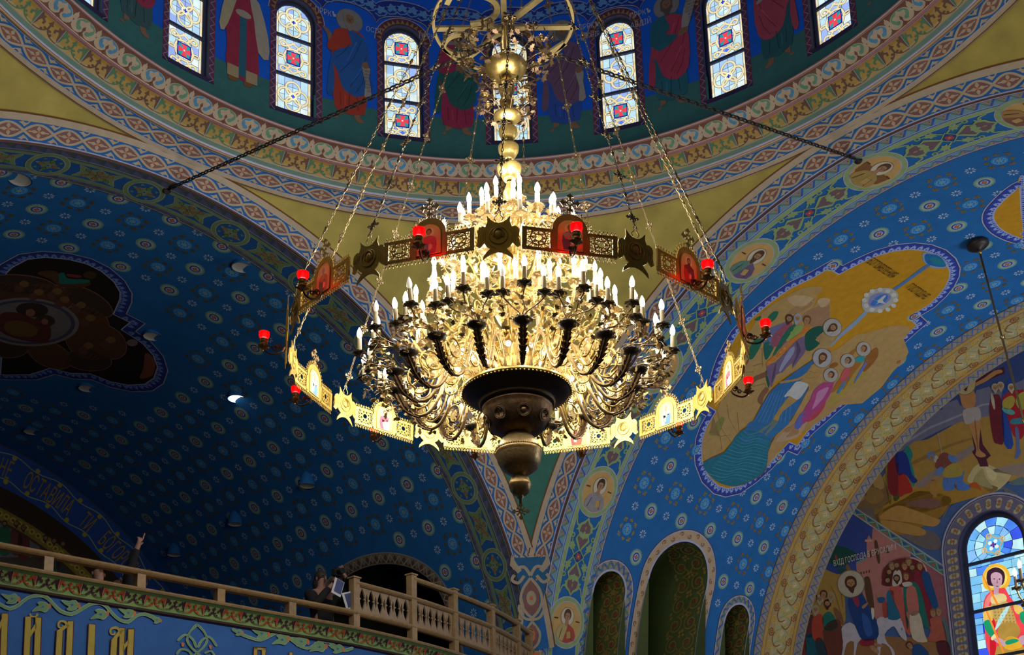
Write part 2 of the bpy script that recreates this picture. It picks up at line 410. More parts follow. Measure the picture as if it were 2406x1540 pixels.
_hp = [(.49, .10), (.49, .97), (.42, .98), (.38, .86), (.28, .90), (.30, .75), (.19, .66), (.21, .46), (.29, .47), (.27, .60), (.36, .66), (.41, .5), (.43, .3)]
M_LEAF = rbn(1, 'C', spline([(-.49, .06), (-.28, .09), (-.12, .2), (0, .44)], 3), .055)+rbn(1, 'C', spline([(.49, .06), (.28, .09), (.12, .2), (0, .44)], 3), .055)+[
    (1, 'C', [(-.035, .36), (-.035, .66), (-.12, .7), (-.06, .78), (0, .97), (.06, .78), (.12, .7), (.035, .66), (.035, .36)]),
    (1, 'C', ell(-.19, .22, .05, .08, 8)), (1, 'C', ell(.19, .22, .05, .08, 8)), (1, 'C', ell(-.1, .38, .06, .07, 8)), (1, 'C', ell(.1, .38, .06, .07, 8)),
    (1, 'C', _hp), (1, 'C', mir(_hp)), (2, LAV, [(.492, 0), (.508, 0), (.508, .95), (.492, .95)])]
def cosw(s, n=10, a=.37): return [(-.5+i/n, .5+s*a*math.cos(PI*(-.5+i/n))) for i in range(n+1)]
_pet = [(0, .03), (.07, .12), (.05, .2), (0, .25), (-.05, .2), (-.07, .12)]
def rotp(pts, a, sy=1.0): return [(x*math.cos(a)-y*math.sin(a), (x*math.sin(a)+y*math.cos(a))*sy) for x, y in pts]
_tip = [(.30, .985), (.37, .86), (.5, .70), (.56, .80), (.70, .93), (.62, .93), (.55, .985), (.48, .9), (.40, .9), (.36, .985)]
BRAID_IN = '#6e4d49'
M_BRAID = [(1, BRAID_IN, cosw(1)+cosw(-1)[::-1])]+rbn(2, BEIGE, cosw(1), .105)+rbn(2, BEIGE, cosw(-1), .105)+[
    (2, BEIGE, [(x, .5+y) for x, y in rotp(_pet, a, 1.25)]) for a in (0, PI/2, PI, -PI/2)]+[
    (3, BEIGE, [(-.34, .47), (-.34, .53), (.34, .53), (.34, .47)]), (3, BEIGE, [(-.02, .2), (.02, .2), (.02, .8), (-.02, .8)]),
    (4, '#a5603c', ell(0, .5, .05, .07, 8)), (2, BEIGE, _tip), (2, BEIGE, [(x, 1-y) for x, y in _tip]),
    (3, BEIGE, [(.40, .43), (.58, .63), (.62, .57), (.44, .37)]), (3, BEIGE, [(.40, .57), (.58, .37), (.62, .43), (.44, .63)])]
# --- cornice
p = Paint(S_CO, .5, .014, .0016); PITCH = math.radians(3.6)*5.9; NA = 23
U0, U1 = -NA*PITCH, NA*PITCH
def strip(P, u0, u1, v0, v1, col, layer=0, du=.35):
    n = max(1, int((u1-u0)/du))
    for i in range(n): P.rect(u0+(u1-u0)*i/n, u0+(u1-u0)*(i+1)/n, v0, v1, col, layer)
strip(p, U0, U1, .700, .932, BROWN)
for i in range(-NA, NA): p.stamp(M_SCROLL, (i+.5)*PITCH-.03, .703, PITCH, .222, swap={'C': '#3f7396' if i % 2 else '#4f7762'})
p.obj('scroll_frieze', bpy.data.objects['trim_1'])
p = Paint(S_CO, .5, .007, .0016)
strip(p, U0, U1, .425, .645, '#8f7743'); strip(p, U0, U1, .425, .47, '#93815c', 1); strip(p, U0, U1, .60, .645, '#8a6c35', 1)
for i in range(-NA, NA): p.stamp(M_LEAF, (i+.5)*PITCH, .425, PITCH, .22, layer=1, swap={'C': '#57403a' if i % 2 else '#46664f'})
p.obj('leaf_frieze', bpy.data.objects['trim_1'])
p = Paint(S_CO, .5, .003, .0016)
strip(p, U0, U1, 0, .012, '#5a3a1c'); strip(p, U0, U1, .012, .07, BEIGE); strip(p, U0, U1, .07, .285, BLU)
strip(p, U0, U1, .068, .074, LAV, 1); strip(p, U0, U1, .281, .287, LAV, 1)
for i in range(-NA, NA): p.stamp(M_BRAID, (i+.5)*PITCH+.1, .073, PITCH, .208, layer=1)
p.obj('braid_frieze', bpy.data.objects['trim_1'])
def ringband(v0, h0, v1, h1, col, name):
    g = lambda v, h: (C1R+(C2R-C1R)*v/CLEN-h*.557, C1Z+(C2Z-C1Z)*v/CLEN-h*.831)
    mb = MB(); mb.lathe([g(v0, h0+.003), g((v0+v1)/2, (h0+h1)/2+.003), g(v1, h1+.003)], 240)
    return mb.obj(name, mat('paint_'+name, lin(col, KA), .7, noise=.06), bpy.data.objects['trim_1'])
for v0, h0, v1, h1, col, nm in ((.287, .0, .302, .03, '#8a7a52', 'ochre_fillet'), (.302, .03, .345, .045, '#7a4a34', 'red_moulding'), (.345, .045, .362, .03, LAV, 'lavender_fillet'),
                                (.364, .018, .42, .018, '#54706a', 'green_moulding'), (.645, .004, .655, .022, LAV, 'lavender_fillet'), (.655, .022, .69, .03, PINK, 'pink_moulding'),
                                (.934, .014, .942, .03, LAV, 'lavender_fillet'), (.942, .03, CLEN, .02, '#6a3f58', 'plum_moulding')):
    ringband(v0, h0, v1, h1, col, nm)
# --- bands of the two arches, lying on the dome sphere
for S, lo, hi, par in ((S_BL, 8, 122, 'left'), (S_BR, 60, 178, 'right')):
    p = Paint(S, .3, .004, .0018); d = math.radians; u0, u1 = d(lo)*RV, d(hi)*RV
    strip(p, u0, u1, 0, .022, '#4b3530'); strip(p, u0, u1, .018, .03, LAV, 1); strip(p, u0, u1, .022, .205, BLU); strip(p, u0, u1, .2, .262, BEIGE, 1); strip(p, u0, u1, .262, .278, '#5a3a1c', 1)
    n = int((u1-u0)/.385)
    for i in range(n):
        u = u0+(i+.5)*.385
        if not d(16.5)*RV < u < d(163.5)*RV: continue
        p.stamp(M_BRAID, u, .03, .385, .172, layer=1)
    p.obj('braid_band', bpy.data.objects['ceiling.002'])
# dark reflection in the far pendentive's gold leaf, painted as a sea-green tongue
def S_PE(u, v, h=0.0):
    """far pendentive: u azimuth in metres on a 9 m circle, v height"""
    az = u/9.0; z = v-ZS; k = min(max((v-2.5)/2.8, 0), 1); k = k*k*(3-2*k); rho = math.sqrt(max(RS*RS-z*z, 0))
    return V3((rho*math.sin(az), rho*math.cos(az), z))*((RS-h-.06*k)/RS)+OZ
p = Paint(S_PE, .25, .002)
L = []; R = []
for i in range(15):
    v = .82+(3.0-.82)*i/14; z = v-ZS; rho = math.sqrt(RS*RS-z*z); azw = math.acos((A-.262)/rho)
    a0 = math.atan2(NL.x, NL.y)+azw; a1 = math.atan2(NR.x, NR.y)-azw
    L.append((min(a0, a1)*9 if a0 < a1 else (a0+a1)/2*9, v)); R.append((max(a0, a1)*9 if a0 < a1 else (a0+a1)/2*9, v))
p.poly(L+R[::-1], '#2f5f55'); p.obj('sea_green_reflection', bpy.data.objects['ceiling.002'])
# foot of the pendentive where the braids meet: blue ground with a foliate finial
p = Paint(S_PE, .25, .012, .0016)
def pe(x, v): return (.02+x, v)
def footw(v):
    z = v-ZS; rho = math.sqrt(RS*RS-z*z); azw = math.acos(min(1, A/rho))
    return (math.atan2(NL.x, NL.y)+azw)*9, (math.atan2(NR.x, NR.y)-azw)*9
Lp = [footw(.95-2.35*i/10) for i in range(11)]
p.poly([(a, .95-2.35*i/10) for i, (a, b) in enumerate(Lp)]+[(b, .95-2.35*i/10) for i, (a, b) in list(enumerate(Lp))[::-1]], '#235178', 0)
cu = .12
for s in (-1, 1):
    for pts, w in ((spline([(0, .62), (s*.13, .45), (s*.17, .25), (s*.1, .08), (0, -.02)], 4), .045), (spline([(0, .66), (s*.1, .8), (s*.26, .78), (s*.28, .95)], 4), .05),
                   (spline([(s*.1, .66), (s*.2, .55), (s*.3, .6), (s*.26, .68)], 4), .05), (spline([(0, -.05), (s*.12, -.02), (s*.2, .12), (s*.19, .2)], 4), .045),
                   (spline([(0, -.08), (s*.11, -.25), (s*.09, -.42), (0, -.52)], 4), .04)):
        p.line([(cu+x, v) for x, v in pts], w, '#8d8270', 2)
    p.poly([(cu+s*.2, .70), (cu+s*.33, .83), (cu+s*.3, 1.0), (cu+s*.22, .86), (cu+s*.14, .75)], '#8d8270', 2)
p.poly([(cu+x, v) for x, v in ell(0, .3, .13, .27, 16)], BRAID_IN, 1); p.poly([(cu+x, v) for x, v in ell(0, .3, .08, .12, 12)], '#8d8270', 2); p.poly(ell(cu, .3, .03, .04, 8), '#a5603c', 3)
p.poly([(cu+x, v) for x, v in ell(0, -.3, .085, .17, 14)], BRAID_IN, 3); p.poly(ell(cu, -.3, .04, .1, 10), '#b06a4c', 4)
p.poly([(cu-.13, -.56), (cu+.13, -.56), (cu+.05, -1.3), (cu-.05, -1.3)], '#8d8270', 2); p.poly([(cu-.1, -.58), (cu+.1, -.58), (cu+.03, -1.25), (cu-.03, -1.25)], '#a8633f', 3)
p.obj('foot_finial', bpy.data.objects['ceiling.002'])
# --- saint's bust used in the roundels (unit radius)
def bust(robe, cloak, hair, beard=False, wings=None, skin='#8a6a4e'):
    m = [(0, '#a2834f', ell(0, 0, 1, 1, 24))]
    if wings: m += [(1, wings, [(-.25, .1), (-.9, .1), (-.8, -.45), (-.3, -.75)]), (1, wings, [(.25, .1), (.9, .15), (.8, -.4), (.3, -.75)])]
    m += [(2, '#6b6152', ell(0, .28, .46, .46, 20)), (3, '#aaa08c', ell(0, .28, .43, .43, 20)),
          (4, robe, [(-.12, -.02), (-.5, -.22), (-.68, -.55), (-.6, -.8), (0, -.98), (.6, -.8), (.68, -.55), (.5, -.22), (.12, -.02)]),
          (5, cloak, [(.1, -.05), (.5, -.22), (.68, -.55), (.6, -.8), (.1, -.97), (-.2, -.93), (-.02, -.5)]), (5, skin, [(-.1, .12), (.1, .12), (.13, -.1), (0, -.2), (-.13, -.1)]),
          (6, hair, ell(0, .38, .25, .29, 14)), (7, skin, ell(0, .3, .17, .24, 14)), (8, hair, [(-.18, .4), (-.12, .56), (.12, .56), (.18, .4), (.08, .47), (-.08, .47)]),
          (8, '#3b281c', ell(-.07, .33, .035, .018, 6)), (8, '#3b281c', ell(.07, .33, .035, .018, 6)), (8, '#6b4a36', [(-.015, .32), (.015, .32), (.03, .22), (-.03, .22)]), (8, '#6e3f33', ell(0, .17, .05, .014, 6)),
          (6, '#3d2c20', [(-.3, -.3), (-.27, -.3), (-.42, -.8), (-.46, -.8)]), (6, '#3d2c20', [(.3, -.35), (.33, -.35), (.4, -.8), (.36, -.8)]), (7, '#9a7d4a', [(.02, -.45), (.3, -.38), (.36, -.7), (.08, -.76)])]
    if beard: m += [(8, hair, [(-.16, .24), (-.12, .02), (0, -.14), (.12, .02), (.16, .24), (.07, .2), (-.07, .2)]), (9, '#6e3f33', ell(0, .16, .05, .014, 6))]
    for s in (-1, 1):
        m += [(3, '#4a3722', [(s*.62, .1+.12*k) for k in (0,)]+[(s*.9, .1), (s*.88, .16), (s*.62, .17)])]
    return m
# palmette piece of the lighter arm's band
OL = '#76895c'
_crown = [(0, .52), (.07, .42), (.17, .36), (.2, .22), (.14, .12), (.2, .0), (.13, -.1), (.05, -.2), (0, -.3), (-.05, -.2), (-.13, -.1), (-.2, 0), (-.14, .12), (-.2, .22), (-.17, .36), (-.07, .42)]
M_CROWN = [(1, OL, [(x*1.35, y*1.22-.03) for x, y in _crown]), (2, '#5d4a50', _crown), (3, OL, ell(0, .1, .055, .12, 8)), (3, OL, rotp(_pet, .8)), (3, OL, rotp(_pet, -.8)), (3, '#85703f', ell(0, .3, .03, .06, 6))]
_ivy = [(0, 0), (.05, .12), (.16, .14), (.13, .24), (.2, .36), (.08, .33), (0, .46), (-.06, .32), (-.17, .33), (-.12, .22), (-.14, .1), (-.05, .1)]
p = Paint(S_VR, .3, .003, .0016); d = math.radians; u0, u1, uc = d(58)*RV, RADR+.9, .58
def vst(u0, u1, col, lay): 
    n = 46; a, b = d(60)*RV, RADR+1.0
    for i in range(n): p.rect(u0, u1, a+(b-a)*i/n, a+(b-a)*(i+1)/n, col, lay)
vst(0, 1.115, '#3d6a8e', 0); vst(.0, .02, '#453236', 1); vst(.02, .04, LAV, 1); vst(1.1, 1.115, '#453236', 1); vst(1.085, 1.1, LAV, 1)
vst(.185, .2, LAV, 2); vst(.235, .31, OL, 2); vst(.225, .235, LAV, 2); vst(.31, .32, LAV, 2); vst(.965, .98, LAV, 2); vst(.865, .935, OL, 2); vst(.855, .865, LAV, 2); vst(.935, .945, LAV, 2); vst(.32, .855, '#1b5388', 1)
zz = .2; k = 0; v = d(60)*RV
while v < RADR+1.0:      # stepped zig-zag ribbons along both edges
    for (a, b, sgn) in ((.045, .18, 1), (1.08, .985, -1)):
        m = (a+b)/2; w = b-a
        p.poly([(a, v), (b, v+zz*.5), (a, v+zz)], '#7b7266', 2); p.poly([(b, v-zz*.5), (b, v+zz*.5), (a, v)], '#5f7f86', 2)
        p.poly([(a, v), (b, v+zz*.5), (b, v+zz*.5+.035), (a, v+.035)], '#2c4f9a', 3); p.poly([(b, v+zz*.5), (a, v+zz), (a, v+zz+.035), (b, v+zz*.5+.035)], '#4c6e62', 3)
        p.disc(a+w*.3, v+zz*.52, .012, .012, '#6d3730', 3, 6)
    v += zz
BUSTS = {72.1: ('#8a6a3e', '#6d4a3a', '#4a3524', False, None), 91.1: ('#8a7440', '#8a7440', '#4f3420', False, '#6b4a2a'), 110.0: ('#4d6e62', '#584a66', '#4a3424', True, None), 128.8: ('#7b6a44', '#6a4c3a', '#4a3424', False, None), 147.9: ('#77767a', '#77767a', '#3b2a20', False, None), 167.3: ('#9a8a5a', '#8e3f34', '#4a3626', False, None)}
for th, bb in BUSTS.items():
    v = d(th)*RV; rm = .40 if th != 128.8 else .40
    p.disc(uc, v, .425, .44, LAV, 4, 36); p.disc(uc, v, .41, .425, OL, 5, 36); p.disc(uc, v, .345, .36, LAV, 6, 36)
    p.stamp([(l, c, q) for l, c, q in bust(*bb)], uc, v, .335, -.35, layer=7)
ths = sorted(BUSTS)
for a, b in zip(ths, ths[1:]):
    va, vb = d(a)*RV, d(b)*RV; vm = (va+vb)/2; hgap = (vb-va)/2-.44
    p.poly([(uc-.12, vm), (uc, vm-.11), (uc+.12, vm), (uc, vm+.11)], '#173f66', 5); p.poly([(uc-.145, vm), (uc, vm-.135), (uc+.145, vm), (uc, vm+.135)], OL, 4)
    for k in range(4): p.disc(uc+.035*math.cos(k*PI/2+.8), vm+.035*math.sin(k*PI/2+.8), .03, .03, '#8e3a48', 6, 8)
    p.disc(uc, vm, .018, .018, '#9a8a40', 7, 6)
    for s in (-1, 1):
        p.stamp(M_CROWN, uc, vm+s*.30, .62, s*.62, layer=4)
        for t in (-1, 1):
            p.stamp([(0, OL, _ivy)], uc+t*.03, vm+s*.42, .44, .44, rot=(-t*1.0 if s > 0 else PI+t*1.0), layer=4)
            p.stamp([(0, OL, _ivy)], uc+t*.12, vm+s*.1, .42, .42, rot=(-t*.9 if s > 0 else PI+t*.9), layer=4)
            p.line(spline([(uc+t*.26, vm+s*(hgap-.02)), (uc+t*.2, vm+s*(hgap-.16)), (uc+t*.05, vm+s*.55), (uc-t*.02, vm+s*.5)], 4), .03, OL, 4)
            p.line(spline([(uc+t*.12, vm+s*.03), (uc+t*.2, vm+s*.14), (uc+t*.22, vm+s*.28)], 4), .025, OL, 4)
            p.disc(uc+t*.235, vm+s*.33, .045, .045, OL, 4, 10); p.disc(uc+t*.235, vm+s*.33, .022, .022, '#1b5a66', 5, 8)
p.obj('roundel_band', bpy.data.objects['ceiling'], label='soffit band with painted saint roundels and green scrolls')
# --- band of the dark arm
OG = '#5f7350'
_heart = spline([(0, -.5), (.28, -.2), (.42, .15), (.25, .42), (0, .25), (-.25, .42), (-.42, .15), (-.28, -.2)], 2, True)
def heart(P, u, v, r, rot, col, lay, bg=OG):
    P.poly([(u+x*r*math.cos(rot)-y*r*math.sin(rot), v+x*r*math.sin(rot)+y*r*math.cos(rot)) for x, y in _heart], col, lay)
    P.poly([(u+x*r*.62*math.cos(rot)-y*r*.62*math.sin(rot), v+x*r*.62*math.sin(rot)+y*r*.62*math.cos(rot)) for x, y in _heart], bg, lay+1)
    P.poly([(u+x*r*.22*math.cos(rot)-y*r*.22*math.sin(rot), v+x*r*.22*math.sin(rot)+y*r*.22*math.cos(rot)) for x, y in _heart], col, lay+2)
p = Paint(S_VL, .3, .003, .0016)
def vsl(u0, u1, col, lay):
    n = 46; a, b = d(6)*RV, d(122)*RV
    for i in range(n): p.rect(u0, u1, a+(b-a)*i/n, a+(b-a)*(i+1)/n, col, lay)
vsl(0, .765, '#37475e', 0); vsl(0, .018, '#3f3230', 1); vsl(.75, .765, '#3f3230', 1); vsl(.018, .03, '#7c7f7c', 1); vsl(.735, .75, '#7c7f7c', 1); vsl(.165, .18, '#7c7f7c', 1); vsl(.205, .26, OG, 1); vsl(.26, .585, '#1d4a80', 1); vsl(.585, .645, OG, 1); vsl(.255, .262, '#7c7f7c', 2); vsl(.583, .59, '#7c7f7c', 2); vsl(.65, .66, '#7c7f7c', 2)
v = d(6)*RV; k = 0
while v < d(121)*RV:
    for a, b in ((.035, .16), (.73, .665)):
        p.poly([(a, v), (b, v+.1), (a, v+.2)], '#56404a', 2); p.poly([(b, v+.01), (b, v+.19), (a, v+.2)], '#4a4f70', 2); p.poly([(a, v+.02), (b*.6+a*.4, v+.1), (a, v+.12)], '#3c5040', 3)
    v += .2
th = 9.6
uc = .42
while th < 120:
    v = d(th)*RV
    p.disc(uc, v, .285, .285, '#7d8878', 4, 32); p.disc(uc, v, .272, .272, OG, 5, 32); p.disc(uc, v, .222, .222, '#7d8878', 6, 32); p.disc(uc, v, .208, .208, '#1d4a80', 7, 28)
    p.poly(spline([(uc+(.19 if i % 2 == 0 else .085)*math.cos(i*PI/4+.2), v+(.19 if i % 2 == 0 else .085)*math.sin(i*PI/4+.2)) for i in range(8)], 2, True), '#7d8878', 8)
    p.poly(spline([(uc+(.175 if i % 2 == 0 else .08)*math.cos(i*PI/4+.2), v+(.175 if i % 2 == 0 else .08)*math.sin(i*PI/4+.2)) for i in range(8)], 2, True), OG, 9)
    for k in range(4):
        a = k*PI/2+.2; heart(p, uc+.1*math.cos(a), v+.1*math.sin(a), .1, a-PI/2, '#7a3a36' if k % 2 else '#2c4a34', 10)
        a += PI/4; p.poly([(uc+.15*math.cos(a)-.03*math.sin(a), v+.15*math.sin(a)+.03*math.cos(a)), (uc+.15*math.cos(a)+.03*math.sin(a), v+.15*math.sin(a)-.03*math.cos(a)), (uc+.2*math.cos(a), v+.2*math.sin(a))], OG, 9)
    p.disc(uc, v, .028, .028, '#7d8878', 13, 10); p.disc(uc, v, .02, .02, '#1d4a80', 14, 8)
    vm = v+d(11.75)*RV/2
    p.poly(spline([(uc-.15, vm-.3), (uc, vm-.24), (uc+.15, vm-.3), (uc+.1, vm-.12), (uc+.15, vm), (uc+.1, vm+.12), (uc+.15, vm+.3), (uc, vm+.24), (uc-.15, vm+.3), (uc-.1, vm+.12), (uc-.15, vm), (uc-.1, vm-.12)], 3, True), '#7d8878', 3)
    p.poly(spline([(uc-.145, vm-.29), (uc, vm-.23), (uc+.145, vm-.29), (uc+.095, vm-.12), (uc+.14, vm), (uc+.095, vm+.12), (uc+.145, vm+.29), (uc, vm+.23), (uc-.145, vm+.29), (uc-.095, vm+.12), (uc-.14, vm), (uc-.095, vm-.12)], 3, True), OG, 4)
    for k in range(4):
        a = k*PI/2; heart(p, uc+.075*math.cos(a), vm+.085*math.sin(a), .11, a-PI/2, '#7a3f36', 5)
        a += PI/4; heart(p, uc+.1*math.cos(a), vm+.215*math.sin(a), .1, a-PI/2+(.3 if k in (1, 3) else -.3), '#35523c' if k % 2 else '#7a3f36', 5)
    p.disc(uc, vm, .03, .03, '#2c4a34', 8, 10); p.disc(uc, vm, .018, .018, OG, 9, 8)
    th += 11.77
p.obj('heart_band', bpy.data.objects['ceiling.001'], label='soffit band of green roundels and hearts')
# --- star field of both vaults
def stars(S, su, sv, du0, dv0, ulo, uhi, vlo, vhi, inside, name, par, flip):
    p = Paint(S, .4, .003, .0014); g = Paint(S, .4, .004, .0014)
    tile = []
    for i in range(-3, 16):
        for j in range(-3, 30):
            for kind, (ou, ov) in (('D', (0, 0)), ('R', (.5, .5)), ('S', (0, .5)), ('S', (.5, 0))):
                u = du0+(i+ou)*su; v = dv0+(j+ov)*sv
                if not (ulo < u < uhi and vlo < v < vhi) or inside(u, v): continue
                if kind == 'D':
                    n = 20; p.poly([(u+(.155 if q % 2 else .14)*math.cos(PI*q/n), v+(.155 if q % 2 else .14)*math.sin(PI*q/n)) for q in range(2*n)], '#5d827e', 0)
                    p.disc(u, v, .118, .118, '#84917f', 1, 18); p.disc(u, v, .082, .082, '#203f8c', 2, 16); p.disc(u, v, .058, .058, '#8ea2a8', 3, 12)
                    for q in range(4): p.disc(u+.026*math.cos(q*PI/2), v+.026*math.sin(q*PI/2), .022, .022, '#8c4a3e', 4, 6)
                elif kind == 'R':
                    p.disc(u, v, .108, .108, '#4f86ae', 0, 16); p.disc(u, v, .098, .098, BLUE, 1, 16); p.disc(u, v, .09, .09, '#4f86ae', 2, 16); p.disc(u, v, .02, .02, '#8a7c4a', 4, 6)
                    for q in range(8):
                        a = q*PI/4+.2; p.disc(u+.057*math.cos(a), v+.057*math.sin(a), .017, .017, BLUE, 3, 6)
                        c, s = math.cos(a), math.sin(a)
                        for (x, y, r) in ((.155, 0, .012), (.185, 0, .02), (.165, .028, .017), (.165, -.028, .017)) if q % 2 == 0 else ((.16, 0, .014), (.215, 0, .022), (.19, .033, .02), (.19, -.033, .02), (.19, 0, .012)):
                            g.disc(u+x*c-y*s, v+x*s+y*c, r, r, '#8a7440', 0, 6)
                else:
                    for q in range(8):
                        a = q*PI/4+.3; c, s = math.cos(a), math.sin(a)
                        p.poly([(u+.022*c, v+.022*s), (u+.06*c-.016*s, v+.06*s+.016*c), (u+.085*c, v+.085*s), (u+.06*c+.016*s, v+.06*s-.016*c)], '#8d9cb0', 0)
    p.obj(name, bpy.data.objects[par]); g.obj('gold_flecks', bpy.data.objects[par], M_GILTPAINT)
def quatre(u, v, cu, cv, hu, hv, grow=0.0):
    """inside the cross-and-lobes outline of the big murals"""
    x, y = abs(u-cu), abs(v-cv)
    a = ((x)/(1.02*hu/1.92+grow))**2+((y-.0)/(hv+grow))**2
    b = (x/(hu+grow))**2+(y/(1.55*hv/2.8+grow))**2
    return min(a, b) < 1
MUR_R = (3.22, d(118.2)*RV, 1.92, 2.80); MUR_L = (4.6, d(88)*RV, 2.6, 3.0)
def in_r(u, v):
    w = RADR-v
    if quatre(u, v, *MUR_R, .17): return True
    if quatre(u, v, MUR_R[0], MUR_R[1]-6.2, *MUR_R[2:], .17): return True
    return any(arch_sd(u, w, cu, ho+.14, vs) < 0 for cu, ho, hi, vs, dp in NICHES)
def in_l(u, v): return v < 3.45 and abs(u-DOORL[0]) < 2.2 and v < 2.1+1.5*math.sqrt(max(0, 1-((u-DOORL[0])/2.2)**2)) or math.hypot((u-5.0)/2.6, (v-10.3)/2.7) < 1
stars(S_VR, .82, .83, 1.94, 17.04-.83*20, 1.24, 5.68, 7.2, RADR+.6, in_r, 'star_field', 'ceiling', 1)
stars(S_VL, .81, .815, 1.61, 9.955-.815*12, .78, 9.5, .8, 13.4, in_l, 'star_field', 'ceiling.001', 1)
# --- gilded scroll band between the lighter vault and its end wall
p = Paint(S_VR, .3, .003, .0016)
vst(5.74, 7.36, '#8a7a56', 0); vst(5.74, 5.76, '#4a3530', 1); vst(5.76, 5.97, '#7d7268', 1); vst(5.97, 5.985, '#7a4f2c', 2); vst(6.0, 6.09, '#94783f', 1); vst(6.09, 6.10, '#7a4f2c', 2); vst(6.28, 6.82, '#8f8866', 1); vst(6.92, 6.935, '#7a4f2c', 2); vst(6.935, 7.02, '#94783f', 1); vst(7.03, 7.045, '#7a4f2c', 2); vst(7.05, 7.34, '#7d7268', 1)
v = d(60)*RV
while v < RADR+1:
    for a, b in ((5.765, 5.95), (7.09, 7.30)):
        p.poly([(a, v), (b, v+.1), (a, v+.2)], '#7b6f62', 2); p.line([(a, v), (b, v+.1), (a, v+.2)], .03, '#37548c', 3); p.line([(a+.02, v+.1), (b+.01, v+.2)], .02, '#4c6e62', 3)
    v += .2
v = d(60)*RV; k = 0; sp = [(.1*(1-i/15)*math.cos(i*.85), .1*(1-i/15)*math.sin(i*.85)) for i in range(15)]
while v < RADR+1:
    cA, cB = (('#7a4a1e', '#a8873a') if k % 2 else ('#a8873a', '#7a4a1e'))
    for uu, s in ((6.20, 1), (6.84, -1)):
        for vv, cc in ((0, cA),):
            vq = v+(0 if s > 0 else .12); p.line([(uu+s*x, vq+y) for x, y in sp], .026, cc, 3)
            p.line(spline([(uu+s*.1, vq), (uu+s*.08, vq+.16), (uu+s*.2, vq+.28), (uu+s*.36, vq+.22)], 3), .026, cc, 3)
    for x in (6.40, 6.62):
        p.line([(x+.05*(1-i/9)*math.cos(i*.9), v+.06+.05*(1-i/9)*math.sin(i*.9)) for i in range(9)], .02, '#a08c46', 3)
    p.line([(6.30, v), (6.80, v+.248)], .014, '#6f7a4a', 2); p.line([(6.80, v), (6.30, v+.248)], .014, '#6f7a4a', 2)
    p.poly([(6.55, v-.06), (6.64, v), (6.55, v+.06), (6.46, v)], '#a29a78', 2)
    v += .248; k += 1
p.obj('gilt_scroll_band', bpy.data.objects['ceiling'], label='gold scroll band edging the vault')
# --- painted borders of the niches and of the dark opening
p = Paint(S_VR, .25, .004, .0016)
for k, (cu, ho, hi, vs, dp) in enumerate(NICHES):
    n = 40; path = lambda hw: [(cu+hw, RADR+2.0)]+[(cu+hw*math.cos(PI*i/n), RADR-vs-hw*math.sin(PI*i/n)) for i in range(n+1)]+[(cu-hw, RADR+2.0)]
    def band(h0, h1, col, lay):
        a, b = path(h0), path(h1)
        for i in range(len(a)-1): p.poly([a[i], a[i+1], b[i+1], b[i]], col, lay)
    big = k == 1
    band(hi-.012, ho, '#9a8468' if big else '#7d7468', 0); band(ho-.015, ho, '#4a3530', 1); band(ho-.035, ho-.015, LAV, 1); band(hi-.012, hi+.025, LAV, 1)
    st = []
    for hw in ((ho+hi)/2,):
        q = path(hw); L = 0
        seg = [(q[0], q[1])]; full = []
        for a, b in zip(q, q[1:]):
            m = max(1, int(math.hypot(b[0]-a[0], b[1]-a[1])/.06))
            full += [(a[0]+(b[0]-a[0])*t/m, a[1]+(b[1]-a[1])*t/m) for t in range(m)]
    for i in range(1, len(full)-1):
        a, b = full[i-1], full[i+1]; t = math.atan2(b[1]-a[1], b[0]-a[0]); c, s = math.cos(t), math.sin(t); x, y = full[i]; w = (ho-hi)/2-.04
        if big:
            if i % 3 == 0:
                sg = 1 if (i//3) % 2 else -1; r = .055
                p.line([(x+r*(1-q/9)*math.cos(q*.8*sg+t)-s*sg*.02, y+r*(1-q/9)*math.sin(q*.8*sg+t)+c*sg*.02) for q in range(9)], .02, '#75503c', 2)
                p.disc(x-s*sg*.05, y+c*sg*.05, .02, .014, '#52683f', 2, 6, t)
        elif i % 2 == 0:
            sg = 1 if (i//2) % 2 else -1
            p.line([(x-c*.06+s*w*sg, y-s*.06-c*w*sg), (x+c*.06-s*w*sg, y+s*.06+c*w*sg)], .035, '#2f4f8c' if sg > 0 else '#4a6a60', 2); p.disc(x-s*w*.5, y+c*w*.5, .012, .012, '#6d3730', 2, 6)
p.obj('niche_border', bpy.data.objects['ceiling'], label='painted zig-zag borders around the niches')
p = Paint(S_VL, .25, .004, .0016)
a, b = door_pts(1.84, 1.25, 48, -2), door_pts(2.05, 1.46, 48, -2)
for i in range(len(a)-1):
    p.poly([a[i], a[i+1], b[i+1], b[i]], '#6a6054', 0)
    m0 = [(a[i][0]*.88+b[i][0]*.12, a[i][1]*.88+b[i][1]*.12), (a[i][0]*.12+b[i][0]*.88, a[i][1]*.12+b[i][1]*.88)]
    m1 = [(a[i+1][0]*.88+b[i+1][0]*.12, a[i+1][1]*.88+b[i+1][1]*.12), (a[i+1][0]*.12+b[i+1][0]*.88, a[i+1][1]*.12+b[i+1][1]*.88)]
    p.poly([m0[0], m1[0], (m0[1] if i % 2 else m1[1])], '#4a3a34', 1); p.line([m0[0], m1[1]] if i % 2 else [m0[1], m1[0]], .02, '#8a7f6a', 2)
p.line(b, .02, '#7c7f7c', 1); p.obj('opening_border', bpy.data.objects['ceiling.001'])
